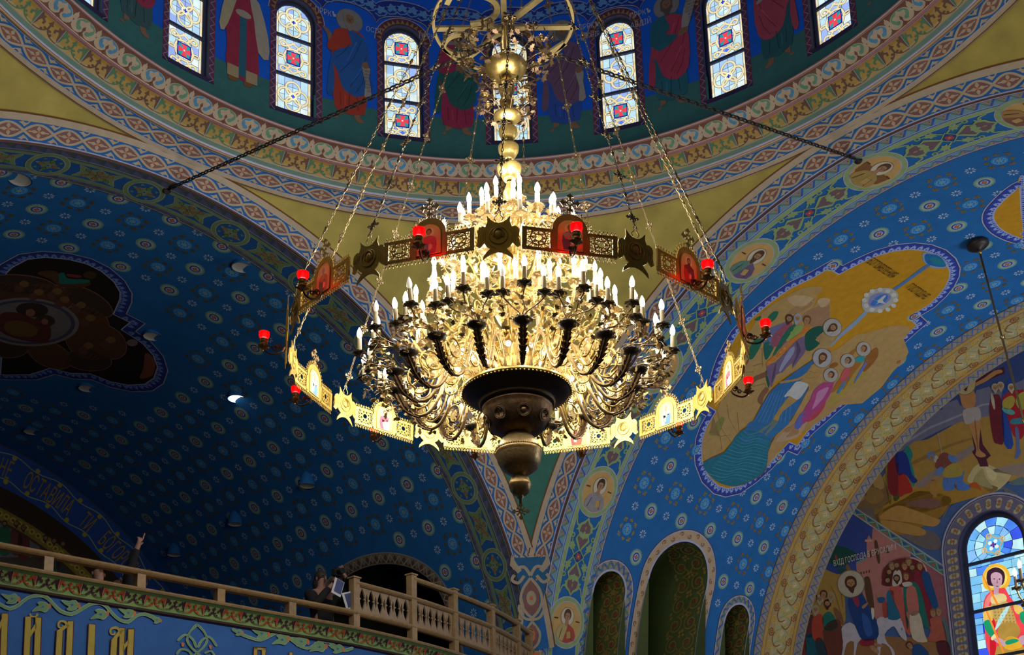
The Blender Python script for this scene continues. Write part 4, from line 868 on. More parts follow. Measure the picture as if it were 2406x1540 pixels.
MUR['WR'] = '''
1^2e3f70 -820,833 139,107 123,70 131,34 144,17 68,-12 114,-46 -30,-243 -124,80 -181,7 -183,-49 -160,-39
2^5e6078 -779,835 23,-7 10,20 20,-3 6,24 23,-4 7,25 41,-11 7,25 25,-20 9,12 48,-6 6,21 56,-2 8,-28 60,15 10,22 49,-3 11,-30 112,10 15,9 -18,-144 -162,42 -129,15 -92,-14 -87,-17 -57,-12
3^7a7c8e -750,810 135,31 114,6 95,11 42,-8 -1,-7 -42,7 -95,-11 -114,-8 -135,-32
3~8c7038 -870,664 149,122 48,14 45,-7 108,23 37,-1 126,-18 104,-57 -26,-210 -80,10 -88,-31 -203,15 -207,-47
4~7a6030 -697,725 147,20 102,-4 -1,-7 -102,0 -139,-22
4~766a68 -700,628 143,60 105,25 -18,-31 -76,-27 -94,-45
4~7a6c62 -402,596 121,-10 -6,-47 -56,24
4~4f6264 -347,526 42,11 18,-5 -4,-27
4~8c6a28 -846,580 98,32 92,-5 86,-40 142,-20 38,-33 -165,-2 -97,-2 -156,-16
4~a09468 -496,581 35,48 42,-3 64,-52 24,-22 -45,-35 -42,-2 -31,38
5~8a7e54 -475,575 40,38 10,-39 22,-49 -40,22
5~b0a47a -420,616 37,-40 -17,-24 -18,27
5^431f2e -614,970 119,-2 66,2 120,0 1,-27 -117,-4 -66,3 -120,0
5^431f2e -462,811 38,-13 3,-95 25,-52 -18,-9 4,-29 -31,9 -7,28 -17,38 11,7
6~9a7048 -494,947 -48,4 -67,8 2,-13 56,-8 56,-5 10,-23 8,-42 42,-11 9,45 -4,29 48,7 44,13 21,-1 -2,12 -28,6 -40,-14 -45,-9 -23,-14 -20,15
7~8f8a8a -480,858 45,-3 20,-16 -3,-39 -23,1 -26,-3 -13,12
6~9a7048 -464,801 44,-5 -5,-41 -11,-62 18,-28 2,-11 -21,3 -16,16 6,20 -8,50
7~7a5434 -442,797 4,-1 -1,-102 -4,-2
7~6a5a44 -418,944 -9,-21 -18,-10 -22,2 -22,14 -14,22 -4,25 9,21 18,10 23,-2 22,-14 14,-23
8~9a8f66 -421,945 -8,-19 -17,-10 -21,1 -20,14 -14,21 -3,23 8,20 17,9 22,-2 20,-13 13,-21
9~3f2a1c -479,959 -2,17 9,11 16,-3 12,-15 -1,-20 -7,-6 -19,4
10~8d6b4c -474,970 5,6 13,-3 6,-8 -1,-16 -6,-11 -9,2 -7,14
11~3f2a1c -473,960 2,-15 8,-15 5,-1 6,12 1,14 -6,-5 -9,2
11^33241a -470,966 3,1 3,-2 -3,-1
11^33241a -460,964 3,1 3,-3 -3,-1
11^6d4a36 -463,964 2,-1 1,-9 -4,1
12^7a4038 -465,950 3,0 4,-2 -4,-1
5~5a1f2a -373,865 16,12 24,-27 -8,-159 -28,-2 -12,22 -2,102
5~1f3f88 -332,854 26,41 9,22 10,-7 -12,-40 -22,-42 12,-162 -34,14
6~8a1f2a -329,852 37,20 33,-13 10,-14 -19,-157 -38,12 -15,99
7~8f8438 -332,825 9,21 29,5 11,-22 -14,-24 -24,1
7~8a8a3a -275,840 22,10 11,-15 -5,-48 -21,0 -14,27
7~2f7080 -305,761 44,-8 -2,-21 -44,12
7~4c5c88 -296,726 12,-12 -4,-62 2,-25 -17,-18 -9,8 11,25
7~4f8a8a -333,818 32,-19 12,-18 -14,-3 -25,20
6~9a9684 -367,888 8,-25 0,-36 -5,-6 -6,31
9~8f8878 -362,900 0,12 6,7 11,-2 8,-11 -1,-14 -6,-4 -12,4
10~8d6b4c -358,907 4,5 9,-3 3,-6 0,-11 -5,-7 -6,2 -5,9
11~8f8878 -358,900 1,-10 5,-10 4,-1 4,8 2,9 -5,-3 -6,2
11^33241a -355,904 2,1 2,-2 -2,0
11^33241a -348,903 2,0 2,-1 -2,-1
11^6d4a36 -351,903 2,-1 1,-6 -3,1
12^7a4038 -353,893 3,0 3,-1 -3,-1
9~8f8878 -341,899 0,12 6,8 11,-3 8,-11 -1,-13 -6,-4 -12,3
10~8d6b4c -337,907 4,4 9,-2 3,-7 0,-10 -5,-7 -6,1 -4,10
11~8f8878 -337,900 1,-10 5,-11 4,-1 4,8 2,10 -5,-3 -6,2
11^33241a -334,904 2,1 2,-2 -2,-1
11^33241a -327,902 2,1 2,-2 -2,0
11^6d4a36 -330,902 2,0 1,-6 -3,0
12^7a4038 -331,893 2,0 3,-2 -3,0
9~9a948a -303,878 0,12 6,7 11,-2 7,-11 -1,-13 -5,-4 -12,3
10~8d6b4c -299,885 4,5 9,-3 3,-6 -1,-10 -4,-7 -6,1 -5,10
11~9a948a -299,879 1,-10 5,-11 4,-1 4,8 2,10 -5,-3 -6,1
11^33241a -296,883 2,0 2,-1 -2,-1
11^33241a -290,881 2,1 2,-2 -2,-1
11^6d4a36 -292,881 2,0 0,-7 -2,1
12^7a4038 -294,872 3,0 2,-2 -2,0
5~6a1f24 -796,795 37,3 -9,-119 -12,-72 -35,41
5~1f2f78 -769,778 35,-3 16,-36 8,-63 20,-32 -20,-5 -30,46 -24,0 -9,41
5~8f2a24 -767,686 27,-1 27,-75 -36,-5 -23,-1
4~1f7070 -729,788 20,1 11,-41 -10,-20 9,-63 -9,-42 -18,43 -9,63
4~2f5a2c -795,687 24,-75 -7,-21 -19,6
4~6a5a28 -817,740 21,9 -5,-121 -14,-49 -8,71
8~8f8878 -803,826 -1,14 8,9 14,-2 10,-13 -1,-16 -7,-5 -16,4
9~8d6b4c -798,835 4,5 12,-2 4,-8 -1,-12 -5,-9 -8,2 -6,11
10~8f8878 -798,827 2,-12 6,-12 5,-1 5,9 2,12 -6,-4 -8,2
10^33241a -795,832 3,1 2,-2 -2,-1
10^33241a -786,830 2,1 3,-2 -3,-1
10^6d4a36 -789,830 2,0 1,-8 -4,1
11^7a4038 -791,819 3,0 3,-2 -3,0
8~9a948a -781,823 -1,14 8,9 14,-3 10,-12 -1,-17 -7,-4 -16,4
9~8d6b4c -776,832 4,5 12,-3 4,-7 -1,-12 -5,-9 -8,2 -6,11
10~9a948a -776,824 2,-12 6,-12 5,-1 5,9 2,11 -6,-3 -8,2
10^33241a -773,829 3,0 2,-2 -2,0
10^33241a -764,827 2,0 3,-2 -3,0
10^6d4a36 -767,827 2,-1 1,-7 -4,1
11^7a4038 -769,815 3,1 3,-2 -3,-1
8~8f8474 -760,815 -1,13 8,9 13,-2 10,-13 -1,-16 -7,-4 -15,3
9~8d6b4c -756,823 5,6 11,-3 5,-7 -1,-13 -6,-8 -7,2 -6,11
10~8f8474 -755,815 1,-12 6,-12 5,-1 6,10 1,11 -6,-4 -7,2
10^33241a -752,820 2,1 3,-2 -3,-1
10^33241a -744,818 3,1 2,-2 -2,-1
10^6d4a36 -746,818 1,0 1,-8 -3,1
11^7a4038 -749,807 3,0 4,-1 -4,-1
8~4a3020 -821,797 -1,14 8,9 14,-2 10,-13 -1,-16 -7,-5 -16,4
9~8d6b4c -816,806 4,5 12,-2 5,-8 -1,-12 -6,-9 -8,2 -5,11
10^33241a -813,803 3,1 3,-2 -3,-1
10^33241a -804,801 3,1 2,-2 -2,-1
10^6d4a36 -807,801 2,0 1,-8 -3,1
11^7a4038 -809,790 3,0 4,-2 -4,0
6~4c6aa0 -642,734 16,6 18,-13 -6,-14 -19,-5
6~9a948a -617,715 15,2 6,-17 -16,-9
7~5a6a98 -633,710 -5,10 3,10 10,3 10,-7 4,-13 -3,-6 -12,-2
8~8d6b4c -632,718 1,6 8,2 5,-5 3,-10 -1,-8 -5,-2 -7,7
9^33241a -629,717 1,1 2,0 -1,-2
9^33241a -623,718 1,2 3,-1 -2,-2
9^6d4a36 -625,717 2,1 2,-6 -2,-1
10^7a4038 -623,708 2,1 3,0 -2,-2
6~6a3a34 -614,676 23,38 30,1 28,-49 -10,-19 -40,5
7~4c6aa0 -555,706 24,-15 8,-17 -21,-5 -13,19
7~8a7a38 -583,652 43,16 26,-23 0,-36 -65,12
6~3f62a0 -585,623 65,2 18,-5 -11,-33 26,-26 -5,-13 -43,9 -10,39 5,-20 -12,-11 -36,8
6~9a4a1c -546,586 10,-7 -5,-10 -6,6
6~9a4a1c -487,568 25,-1 16,-37 -15,12 -27,14
7~4c6aa0 -611,660 22,8 10,-17 -28,-14
7~8d6b4c -611,638 10,-10 -27,-7 -6,10
7~8f6a34 -638,628 22,-4 -3,-13 14,-19 -6,-24 -10,-4 3,-8 -19,3 4,8 -14,16 3,25 10,8
6~8f6a34 -663,613 13,9 14,-9 -5,-4 -10,6 -6,-7 11,-15 -4,-4
6^8a8474 -590,803 4,-2 18,-213 -3,1
5~8a7040 -953,774 53,-10 23,-39 -19,-50 -51,27
5~846a44 -986,714 39,-12 34,-60 -48,-11 -50,40
5~7a6038 -910,672 52,-9 22,-43 -41,-19 -37,29
5~8f7648 -877,725 38,-11 7,-58 -38,11
5~6d5638 -940,700 31,-21 -3,-31 -25,20
4~6a5438 -1010,683 96,79 75,-48 19,-124 -117,9 -82,62
5~94703a -863,547 73,22 60,-29 92,-62 22,-18 -32,-15 -87,42 -99,34
5~8f6d38 -859,528 63,-18 100,-57 16,-28 -49,7 -108,59
4~7d5c24 -869,555 119,33 64,12 116,-58 -17,-42 -52,-33 -164,-16
3~5a5250 -957,605 118,-9 67,-98 128,-77 17,-63 -60,9 -114,96
5~6a4a40 -752,565 87,-1 58,-29 -33,-20
3~565a58 -610,459 23,41 63,34 86,-13 72,-10 16,-56 43,-80 8,65 -50,71 -82,25 -103,7
5^8a8a90 -1024,670 421,-401 -23,-24 -416,407
6^3f6a58 -1026,668 419,-403 -16,-17 -416,408
7^8a8a90 -1026,668 3,-4 10,-38 -3,4
7^8a8a90 -981,623 4,-3 -36,6 -3,4
8^2a3f8c -1013,650 20,-19 -18,3
8^8f4a44 -999,616 20,-19 -4,17
7^8a8a90 -977,620 4,-4 10,-37 -4,4
7^8a8a90 -932,576 4,-3 -35,6 -4,4
8^2a3f8c -964,603 20,-19 -17,2
8^8f4a44 -950,569 19,-19 -3,17
7^8a8a90 -928,573 3,-3 10,-37 -4,3
7^8a8a90 -884,530 3,-3 -34,6 -4,3
8^2a3f8c -916,556 20,-18 -17,2
8^8f4a44 -902,523 19,-18 -3,16
7^8a8a90 -881,527 4,-3 9,-36 -3,3
7^8a8a90 -837,485 3,-3 -34,6 -3,3
8^2a3f8c -868,510 19,-18 -17,3
8^8f4a44 -855,478 19,-18 -3,16
7^8a8a90 -834,482 4,-3 9,-36 -3,3
7^8a8a90 -791,441 3,-3 -33,5 -3,3
8^2a3f8c -821,466 18,-18 -16,2
8^8f4a44 -809,433 19,-17 -3,16
7^8a8a90 -788,438 4,-4 9,-35 -4,3
7^8a8a90 -746,397 3,-3 -32,5 -4,3
8^2a3f8c -776,421 19,-17 -16,2
8^8f4a44 -763,390 18,-18 -3,16
7^8a8a90 -742,394 3,-3 9,-35 -4,3
7^8a8a90 -701,354 3,-3 -32,5 -4,3
8^2a3f8c -731,378 18,-17 -15,2
8^8f4a44 -719,347 18,-17 -2,15
7^8a8a90 -698,351 3,-3 9,-34 -3,3
7^8a8a90 -658,312 4,-3 -32,5 -3,3
8^2a3f8c -686,336 17,-17 -15,2
8^8f4a44 -675,305 18,-17 -2,15
7^8a8a90 -654,309 3,-3 8,-34 -3,3
7^8a8a90 -615,271 4,-3 -32,4 -3,3
8^2a3f8c -643,294 17,-17 -15,2
8^8f4a44 -631,263 17,-16 -2,15
2^2a3c78 -1038,644 138,-136 94,-92 -13,-117 -396,89 70,129
3^7d4a50 -724,365 111,-121 26,-308 -86,17 -44,146
3^7a5636 -1266,153 166,-22 255,-75 260,-53 2,-79 -735,138
3~8a7038 -1207,390 55,10 5,14 10,1 6,-14 56,-39 46,-15 -18,-42 -6,-135 -44,-27 -180,37 45,168
4^6a5428 -1198,353 31,25 15,9 4,-1 -15,-9 -31,-25
4^6a5428 -1081,326 18,-30 -1,-74 4,-1 1,75 -18,29
4^6a5428 -1109,320 17,-36 19,-85 4,-1 -19,85 -17,36
4~6a4c2c -1034,393 16,-5 13,-43 -13,2
5~163f3a -1108,449 10,32 41,-3 40,-21 37,-31 -9,-20 -28,-8 -15,-12 -34,-1 -19,23 -26,13
5~163f3a -1067,379 28,-1 6,-11 -28,-2
6~8a2f2c -1074,440 6,-1 2,-20 -9,6
4^94625c -984,389 48,4 8,75 11,16 11,-22 8,42 23,0 40,-23 87,-102 -33,-302 -142,66 -21,53 -42,107
5^a8786e -935,470 32,-8 -1,-9 -32,8
5^5f7a6a -984,389 48,8 -1,-7 -46,-10
5~4a3424 -897,448 14,-1 4,-78 -12,-3
5~4a3424 -957,309 13,12 15,-19 5,-111 -20,5 -11,51
5~4a3424 -921,417 7,-1 0,-23 -7,2
5~4a3424 -852,409 10,3 5,-20 -14,1
5^4a3424 -981,345 6,0 1,-11 -7,1
5^4a3424 -969,345 6,0 1,-11 -7,0
5^4a3424 -957,344 6,0 1,-10 -7,0
5^4a3424 -945,344 6,0 0,-11 -6,1
5^4a3424 -933,344 6,-1 0,-10 -6,0
5~5a1f24 -880,290 10,40 32,23 45,4 55,-17 34,-32 8,-38 -5,-46 -166,39
4~a8867c -885,291 12,46 36,22 45,4 58,-18 36,-36 9,-41 -7,-1 -8,38 -34,35 -55,17 -44,-6 -32,-22 -8,-39
6~6a1f2c -747,282 22,7 13,-51 26,-99 1,-47 -21,-25 -22,81
6~1a3f6a -714,274 28,0 12,-56 13,-79 -17,-8 -17,33
7~1a5a4c -792,245 50,3 20,-48 10,-79 6,-54 -18,4 -18,57 -49,16 5,-43 -11,-21
8~9a5a50 -781,231 37,-3 2,-100 -40,8
8~a89a84 -778,135 39,-8 12,-84 6,-31 -56,23
7~9a4a40 -852,247 36,10 15,-34 10,-85 9,-84 -20,15 -20,76
7~1f5570 -863,238 26,0 1,-43 18,-69 -50,5 -1,48
7~8a3a34 -885,219 17,-28 -2,-48 -19,4
8~1f4a70 -907,224 23,0 12,-11 -15,-12 -15,6
8~8d6b4c -908,242 10,4 4,-19 -10,-4
8~a59c8c -838,262 11,46 14,7 15,-8 3,-31 -5,-17 -23,-6
8~a59c8c -797,259 31,-2 11,-14 -31,-2
10~33241c -868,280 -1,11 7,8 12,-1 8,-10 -1,-13 -6,-4 -13,2
11~8d6b4c -864,287 4,5 10,-1 4,-6 -1,-10 -5,-8 -7,1 -5,9
12~33241c -864,281 2,-10 5,-10 4,0 5,8 1,10 -5,-4 -7,1
12^33241a -861,285 2,1 2,-2 -2,0
12^33241a -854,284 2,1 3,-2 -3,0
12^6d4a36 -856,284 2,0 0,-6 -3,0
13^7a4038 -858,274 3,1 2,-1 -2,-1
10~3a2a1c -858,311 -1,11 7,8 12,-1 8,-10 -1,-13 -6,-4 -13,2
11~8d6b4c -854,318 3,5 11,-1 3,-6 0,-11 -5,-7 -7,1 -5,9
12~3a2a1c -854,312 1,-10 6,-10 4,0 5,8 1,9 -5,-3 -7,1
12^33241a -852,316 3,1 2,-2 -2,0
12^33241a -844,315 2,1 2,-2 -2,0
12^6d4a36 -846,315 1,0 1,-7 -3,1
13^7a4038 -848,305 2,1 3,-1 -3,-1
10~6a5a44 -843,332 -1,11 7,8 12,-1 8,-10 -1,-14 -6,-4 -13,2
11~8d6b4c -839,339 3,5 11,-2 3,-6 0,-10 -5,-7 -7,1 -5,8
12^33241a -836,337 2,0 2,-1 -2,-1
12^33241a -829,336 2,0 2,-1 -2,-1
12^6d4a36 -831,335 1,0 1,-6 -3,1
13^7a4038 -833,326 3,0 2,-1 -2,-1
10~4a3424 -824,330 -1,11 7,8 12,-1 8,-10 -1,-14 -6,-4 -13,2
11~8d6b4c -820,337 4,5 10,-2 3,-5 0,-11 -5,-7 -7,1 -4,9
12~4a3424 -820,331 2,-10 5,-10 4,0 5,8 1,9 -5,-3 -7,1
12^33241a -817,335 2,1 2,-2 -2,0
12^33241a -810,334 2,1 3,-2 -3,-1
12^6d4a36 -812,334 1,-1 1,-6 -3,1
13^7a4038 -814,324 3,1 2,-1 -2,-1
10~6a4424 -791,319 -1,11 7,8 11,-1 8,-10 0,-14 -6,-3 -14,2
11~8d6b4c -788,326 4,5 10,-2 4,-5 -1,-11 -5,-7 -6,1 -5,9
12^33241a -785,324 2,1 3,-2 -3,-1
12^33241a -777,323 2,1 2,-2 -2,-1
12^6d4a36 -780,323 2,-1 1,-6 -3,1
13^7a4038 -782,313 3,1 3,-1 -3,-1
10~4a3424 -761,305 -1,12 7,8 11,-2 8,-9 -1,-14 -5,-4 -13,2
11~8d6b4c -757,313 3,4 10,-1 4,-6 -1,-10 -5,-7 -6,1 -5,8
12~4a3424 -757,306 1,-9 5,-10 5,-1 4,9 1,9 -5,-3 -6,1
12^33241a -755,311 3,0 2,-1 -2,-1
12^33241a -747,309 2,1 2,-1 -2,-1
12^6d4a36 -750,309 2,0 1,-6 -3,0
13^7a4038 -752,300 3,0 3,-1 -3,-1
10~5a4028 -729,303 -1,12 7,8 11,-2 8,-9 0,-14 -6,-4 -13,2
11~8d6b4c -725,311 4,4 9,-1 4,-6 -1,-10 -4,-7 -7,1 -5,8
12^33241a -722,309 2,0 2,-1 -2,-1
12^33241a -715,307 2,1 2,-1 -2,-1
12^6d4a36 -717,307 1,0 1,-6 -3,1
13^7a4038 -719,298 2,0 3,-1 -3,0
10~6a4a34 -773,331 -1,11 7,8 12,-1 8,-10 -1,-13 -6,-4 -13,2
11~8d6b4c -769,339 4,4 10,-1 3,-6 -1,-10 -4,-8 -7,1 -4,9
12^33241a -766,336 2,1 2,-1 -2,-1
12^33241a -759,335 2,1 2,-2 -2,0
12^6d4a36 -761,335 1,0 1,-6 -3,0
13^7a4038 -763,326 2,0 3,-1 -3,-1
10~33241c -830,279 0,11 6,8 12,-1 9,-10 -1,-14 -6,-4 -14,2
11~8d6b4c -826,286 4,5 10,-2 4,-5 -1,-11 -5,-7 -6,1 -5,9
12~33241c -825,280 1,-10 5,-10 5,0 4,8 1,9 -5,-3 -6,1
12^33241a -823,284 2,1 3,-2 -3,-1
12^33241a -815,283 2,1 2,-2 -2,-1
12^6d4a36 -818,283 2,-1 1,-6 -3,1
13^7a4038 -820,273 3,1 3,-2 -3,0
10~6a4028 -790,278 0,11 6,8 12,-2 8,-9 -1,-14 -5,-4 -14,2
11~8d6b4c -786,285 4,5 10,-2 4,-6 -1,-10 -5,-7 -6,1 -5,8
12^33241a -783,283 2,0 2,-1 -2,-1
12^33241a -776,282 3,0 2,-1 -2,-1
12^6d4a36 -778,281 2,0 1,-6 -3,1
13^7a4038 -780,272 3,1 3,-2 -3,0
7~8f4a3a -700,95 28,3 19,-13 11,-88 -41,8 -32,12 17,43
7~4a5a5c -655,91 17,-9 12,-49 12,-79 -27,2 -8,82
7~4a2028 -683,5 44,-9 3,-52 -41,8
10~6a4a34 -697,114 1,12 7,7 12,-2 8,-10 -3,-14 -6,-3 -14,3
11~8d6b4c -692,122 4,4 10,-2 3,-6 -1,-10 -6,-8 -7,2 -4,9
12^33241a -689,119 2,1 2,-2 -2,-1
12^33241a -682,117 2,1 2,-2 -2,0
12^6d4a36 -684,117 1,0 0,-6 -3,1
13^7a4038 -687,108 2,0 3,-1 -3,0
10~6a5a48 -674,114 0,12 8,7 11,-2 8,-10 -3,-14 -6,-3 -13,2
11~8d6b4c -670,121 5,5 10,-2 3,-6 -2,-11 -6,-7 -6,2 -4,9
12^33241a -667,119 2,0 2,-1 -2,-1
12^33241a -660,117 3,1 2,-2 -3,0
12^6d4a36 -662,117 2,0 0,-6 -3,0
13^7a4038 -665,108 3,0 2,-1 -2,-1
6~1f3f68 -781,7 32,2 31,-48 -62,-1
8~4a2a24 -801,4 -7,10 2,11 10,5 12,-5 7,-13 -3,-7 -12,-5
9~8d6b4c -802,13 1,6 9,4 6,-4 5,-10 0,-9 -6,-3 -9,6
10^33241a -798,12 1,2 3,0 -1,-2
10^33241a -791,15 1,2 3,-1 -2,-1
10^6d4a36 -793,13 1,1 4,-5 -3,-1
11^7a4038 -790,4 2,1 3,1 -2,-2
6~9c98a0 -1070,143 35,11 31,-31 16,-39 -22,-20 -15,-45 -7,2 6,52 -31,0 -18,-44 -10,2 12,51 -5,38
6~9c98a0 -917,141 33,2 49,-19 23,1 -8,-10 26,6 -14,-17 8,-64 -10,-4 -19,24 -13,30 -15,9 -34,-23 9,-37 22,-29 3,-30 -9,2 -9,37 -32,25 -12,-52 -10,2 5,77
7~6a6870 -820,85 5,1 1,-9 -5,0
7~1b3568 -1023,269 28,12 24,-30 27,-55 14,-28 16,-63 -11,-40 -58,3 -23,43 -20,66 -11,51
8~7a2a3c -1016,267 17,5 15,-49 -12,-16 -14,28
8~2a4a88 -979,179 30,-31 7,-62 -32,7
7~7a2430 -996,73 55,-5 -6,-26 -48,10
8~8d6b4c -976,206 25,10 2,-7 -21,-14
8~b0a890 -937,188 11,-2 -1,-30 -9,-11
7~8d6b4c -956,44 16,-6 20,-25 -11,-6 -24,22
7~8d6b4c -936,49 28,-11 5,-10 -31,9
8~6a5a44 -953,292 -11,-26 -25,-15 -31,-1 -31,15 -21,26 -5,31 11,26 25,16 32,0 31,-15 20,-27
9~958f80 -957,293 -10,-24 -23,-15 -30,0 -28,13 -20,25 -5,29 10,25 24,14 30,0 28,-14 19,-25
10~3f281c -1038,303 -3,21 12,16 22,-2 17,-17 0,-25 -11,-8 -25,2
11~8d6b4c -1032,317 7,9 19,-2 8,-10 0,-19 -8,-14 -13,1 -10,16
12~3f281c -1030,305 3,-18 12,-17 8,-1 7,16 2,17 -9,-6 -13,1
12^33241a -1026,313 4,2 4,-3 -4,-1
12^33241a -1012,312 4,2 4,-3 -4,-2
12^6d4a36 -1016,311 3,0 2,-11 -6,0
13^7a4038 -1019,294 5,1 6,-2 -5,-2
6~2f3f80 -1258,214 21,14 12,-27 -20,-59 -20,16
6~4f2a2c -1238,210 36,11 10,-46 -11,-42 -39,5
7~8f3a2c -1203,202 33,15 19,-26 -19,-77 -28,-4 -13,31
7~1a5a54 -1154,204 36,11 29,-62 -37,-17 -29,19
7~5a3028 -1155,155 68,23 12,-52 -10,-96 -64,12
6~174a58 -1242,138 39,-5 13,-84 -56,11
7~1f3440 -1198,113 32,0 17,-71 -41,7
5~6a4a34 -1102,231 31,-32 8,-51 -31,31
6~6a2a28 -1264,155 22,-17 -4,-78 -24,5
10~4a2c24 -1158,291 1,13 10,8 14,-3 9,-13 -3,-15 -8,-3 -17,4
11~8d6b4c -1151,299 5,5 12,-4 4,-7 -3,-11 -7,-8 -8,2 -4,11
12^33241a -1148,296 3,0 2,-2 -3,0
12^33241a -1139,293 2,1 3,-2 -3,-1
12^6d4a36 -1142,294 2,-1 0,-7 -4,1
13^7a4038 -1146,283 3,0 3,-1 -3,-1
10~7d7868 -1124,273 1,13 9,8 15,-4 8,-12 -3,-15 -8,-3 -16,4
11~8d6b4c -1118,281 5,4 12,-3 4,-7 -3,-11 -7,-8 -8,2 -4,11
12~7d7868 -1119,273 0,-11 5,-11 5,-2 7,9 3,10 -6,-3 -9,2
12^33241a -1115,278 3,0 2,-2 -3,0
12^33241a -1106,275 3,1 2,-2 -3,-1
12^6d4a36 -1109,275 2,0 0,-7 -4,1
13^7a4038 -1113,265 3,0 3,-1 -3,-1
10~3a2a1c -1226,283 1,13 10,8 14,-3 9,-13 -3,-15 -8,-3 -17,4
11~8d6b4c -1220,291 6,5 12,-4 4,-7 -3,-11 -7,-8 -8,2 -5,11
12~3a2a1c -1221,284 0,-12 6,-11 5,-2 7,9 3,10 -7,-3 -8,2
12^33241a -1217,288 3,1 3,-2 -3,-1
12^33241a -1208,286 3,0 3,-2 -3,0
12^6d4a36 -1211,286 3,-1 0,-7 -4,1
13^7a4038 -1214,275 3,0 3,-1 -3,-1
10~3f2c1c -1204,285 1,13 9,8 15,-4 9,-12 -4,-15 -8,-4 -16,5
11~8d6b4c -1198,293 5,4 13,-3 3,-7 -2,-12 -8,-7 -8,2 -4,11
12^33241a -1195,289 3,1 2,-2 -3,-1
12^33241a -1186,287 3,1 2,-2 -2,-1
12^6d4a36 -1189,287 2,0 0,-7 -4,1
13^7a4038 -1193,277 4,0 3,-2 -4,0
10~8f8a78 -1177,275 1,13 10,8 14,-3 9,-13 -3,-15 -8,-3 -17,4
11~8d6b4c -1171,283 6,5 12,-4 4,-7 -3,-11 -7,-8 -8,3 -5,10
12~8f8a78 -1171,276 0,-11 5,-12 5,-2 7,9 3,10 -7,-3 -8,3
12^33241a -1168,280 3,1 3,-2 -3,-1
12^33241a -1159,278 3,0 3,-2 -3,0
12^6d4a36 -1161,278 2,-1 0,-7 -4,1
13^7a4038 -1165,268 3,0 3,-2 -3,-1
10~5a3a24 -1257,252 1,13 10,8 15,-4 9,-12 -3,-15 -9,-4 -16,5
11~8d6b4c -1250,260 5,4 13,-3 3,-7 -2,-12 -7,-7 -9,2 -4,11
12^33241a -1247,257 3,0 2,-2 -3,0
12^33241a -1238,254 3,1 3,-2 -3,-1
12^6d4a36 -1241,254 2,0 0,-7 -4,1
13^7a4038 -1245,244 4,0 3,-2 -4,0
10~33241a -1236,241 1,13 10,8 15,-3 8,-13 -3,-15 -8,-4 -17,5
11~8d6b4c -1230,249 6,4 12,-3 4,-7 -3,-11 -7,-8 -8,2 -5,11
12~33241a -1230,241 0,-11 5,-12 5,-1 7,8 3,11 -7,-3 -8,2
12^33241a -1226,246 2,0 3,-2 -3,0
12^33241a -1217,243 3,1 2,-2 -3,-1
12^6d4a36 -1220,244 2,-1 0,-7 -4,1
13^7a4038 -1224,233 3,0 3,-2 -3,0
10~8a8270 -1200,236 0,13 10,8 15,-3 8,-12 -3,-15 -8,-4 -16,4
11~8d6b4c -1194,244 5,5 12,-3 4,-7 -3,-12 -7,-7 -8,2 -4,10
12~8a8270 -1195,237 0,-11 5,-12 5,-1 7,8 3,10 -6,-2 -9,2
12^33241a -1191,241 3,1 2,-2 -3,-1
12^33241a -1182,239 3,0 2,-2 -3,0
12^6d4a36 -1185,239 2,-1 0,-7 -4,1
13^7a4038 -1189,229 3,0 4,-2 -4,0
10~33241a -1144,249 1,13 10,8 14,-3 8,-13 -3,-15 -8,-3 -16,4
11~8d6b4c -1138,257 5,5 12,-4 4,-7 -3,-11 -7,-8 -8,3 -4,10
12~33241a -1139,250 0,-12 5,-11 5,-2 7,9 3,10 -6,-3 -8,3
12^33241a -1135,254 3,0 2,-2 -2,0
12^33241a -1126,251 3,1 2,-2 -3,0
12^6d4a36 -1129,252 2,-1 0,-7 -4,1
13^7a4038 -1133,242 4,0 3,-2 -4,-1
'''
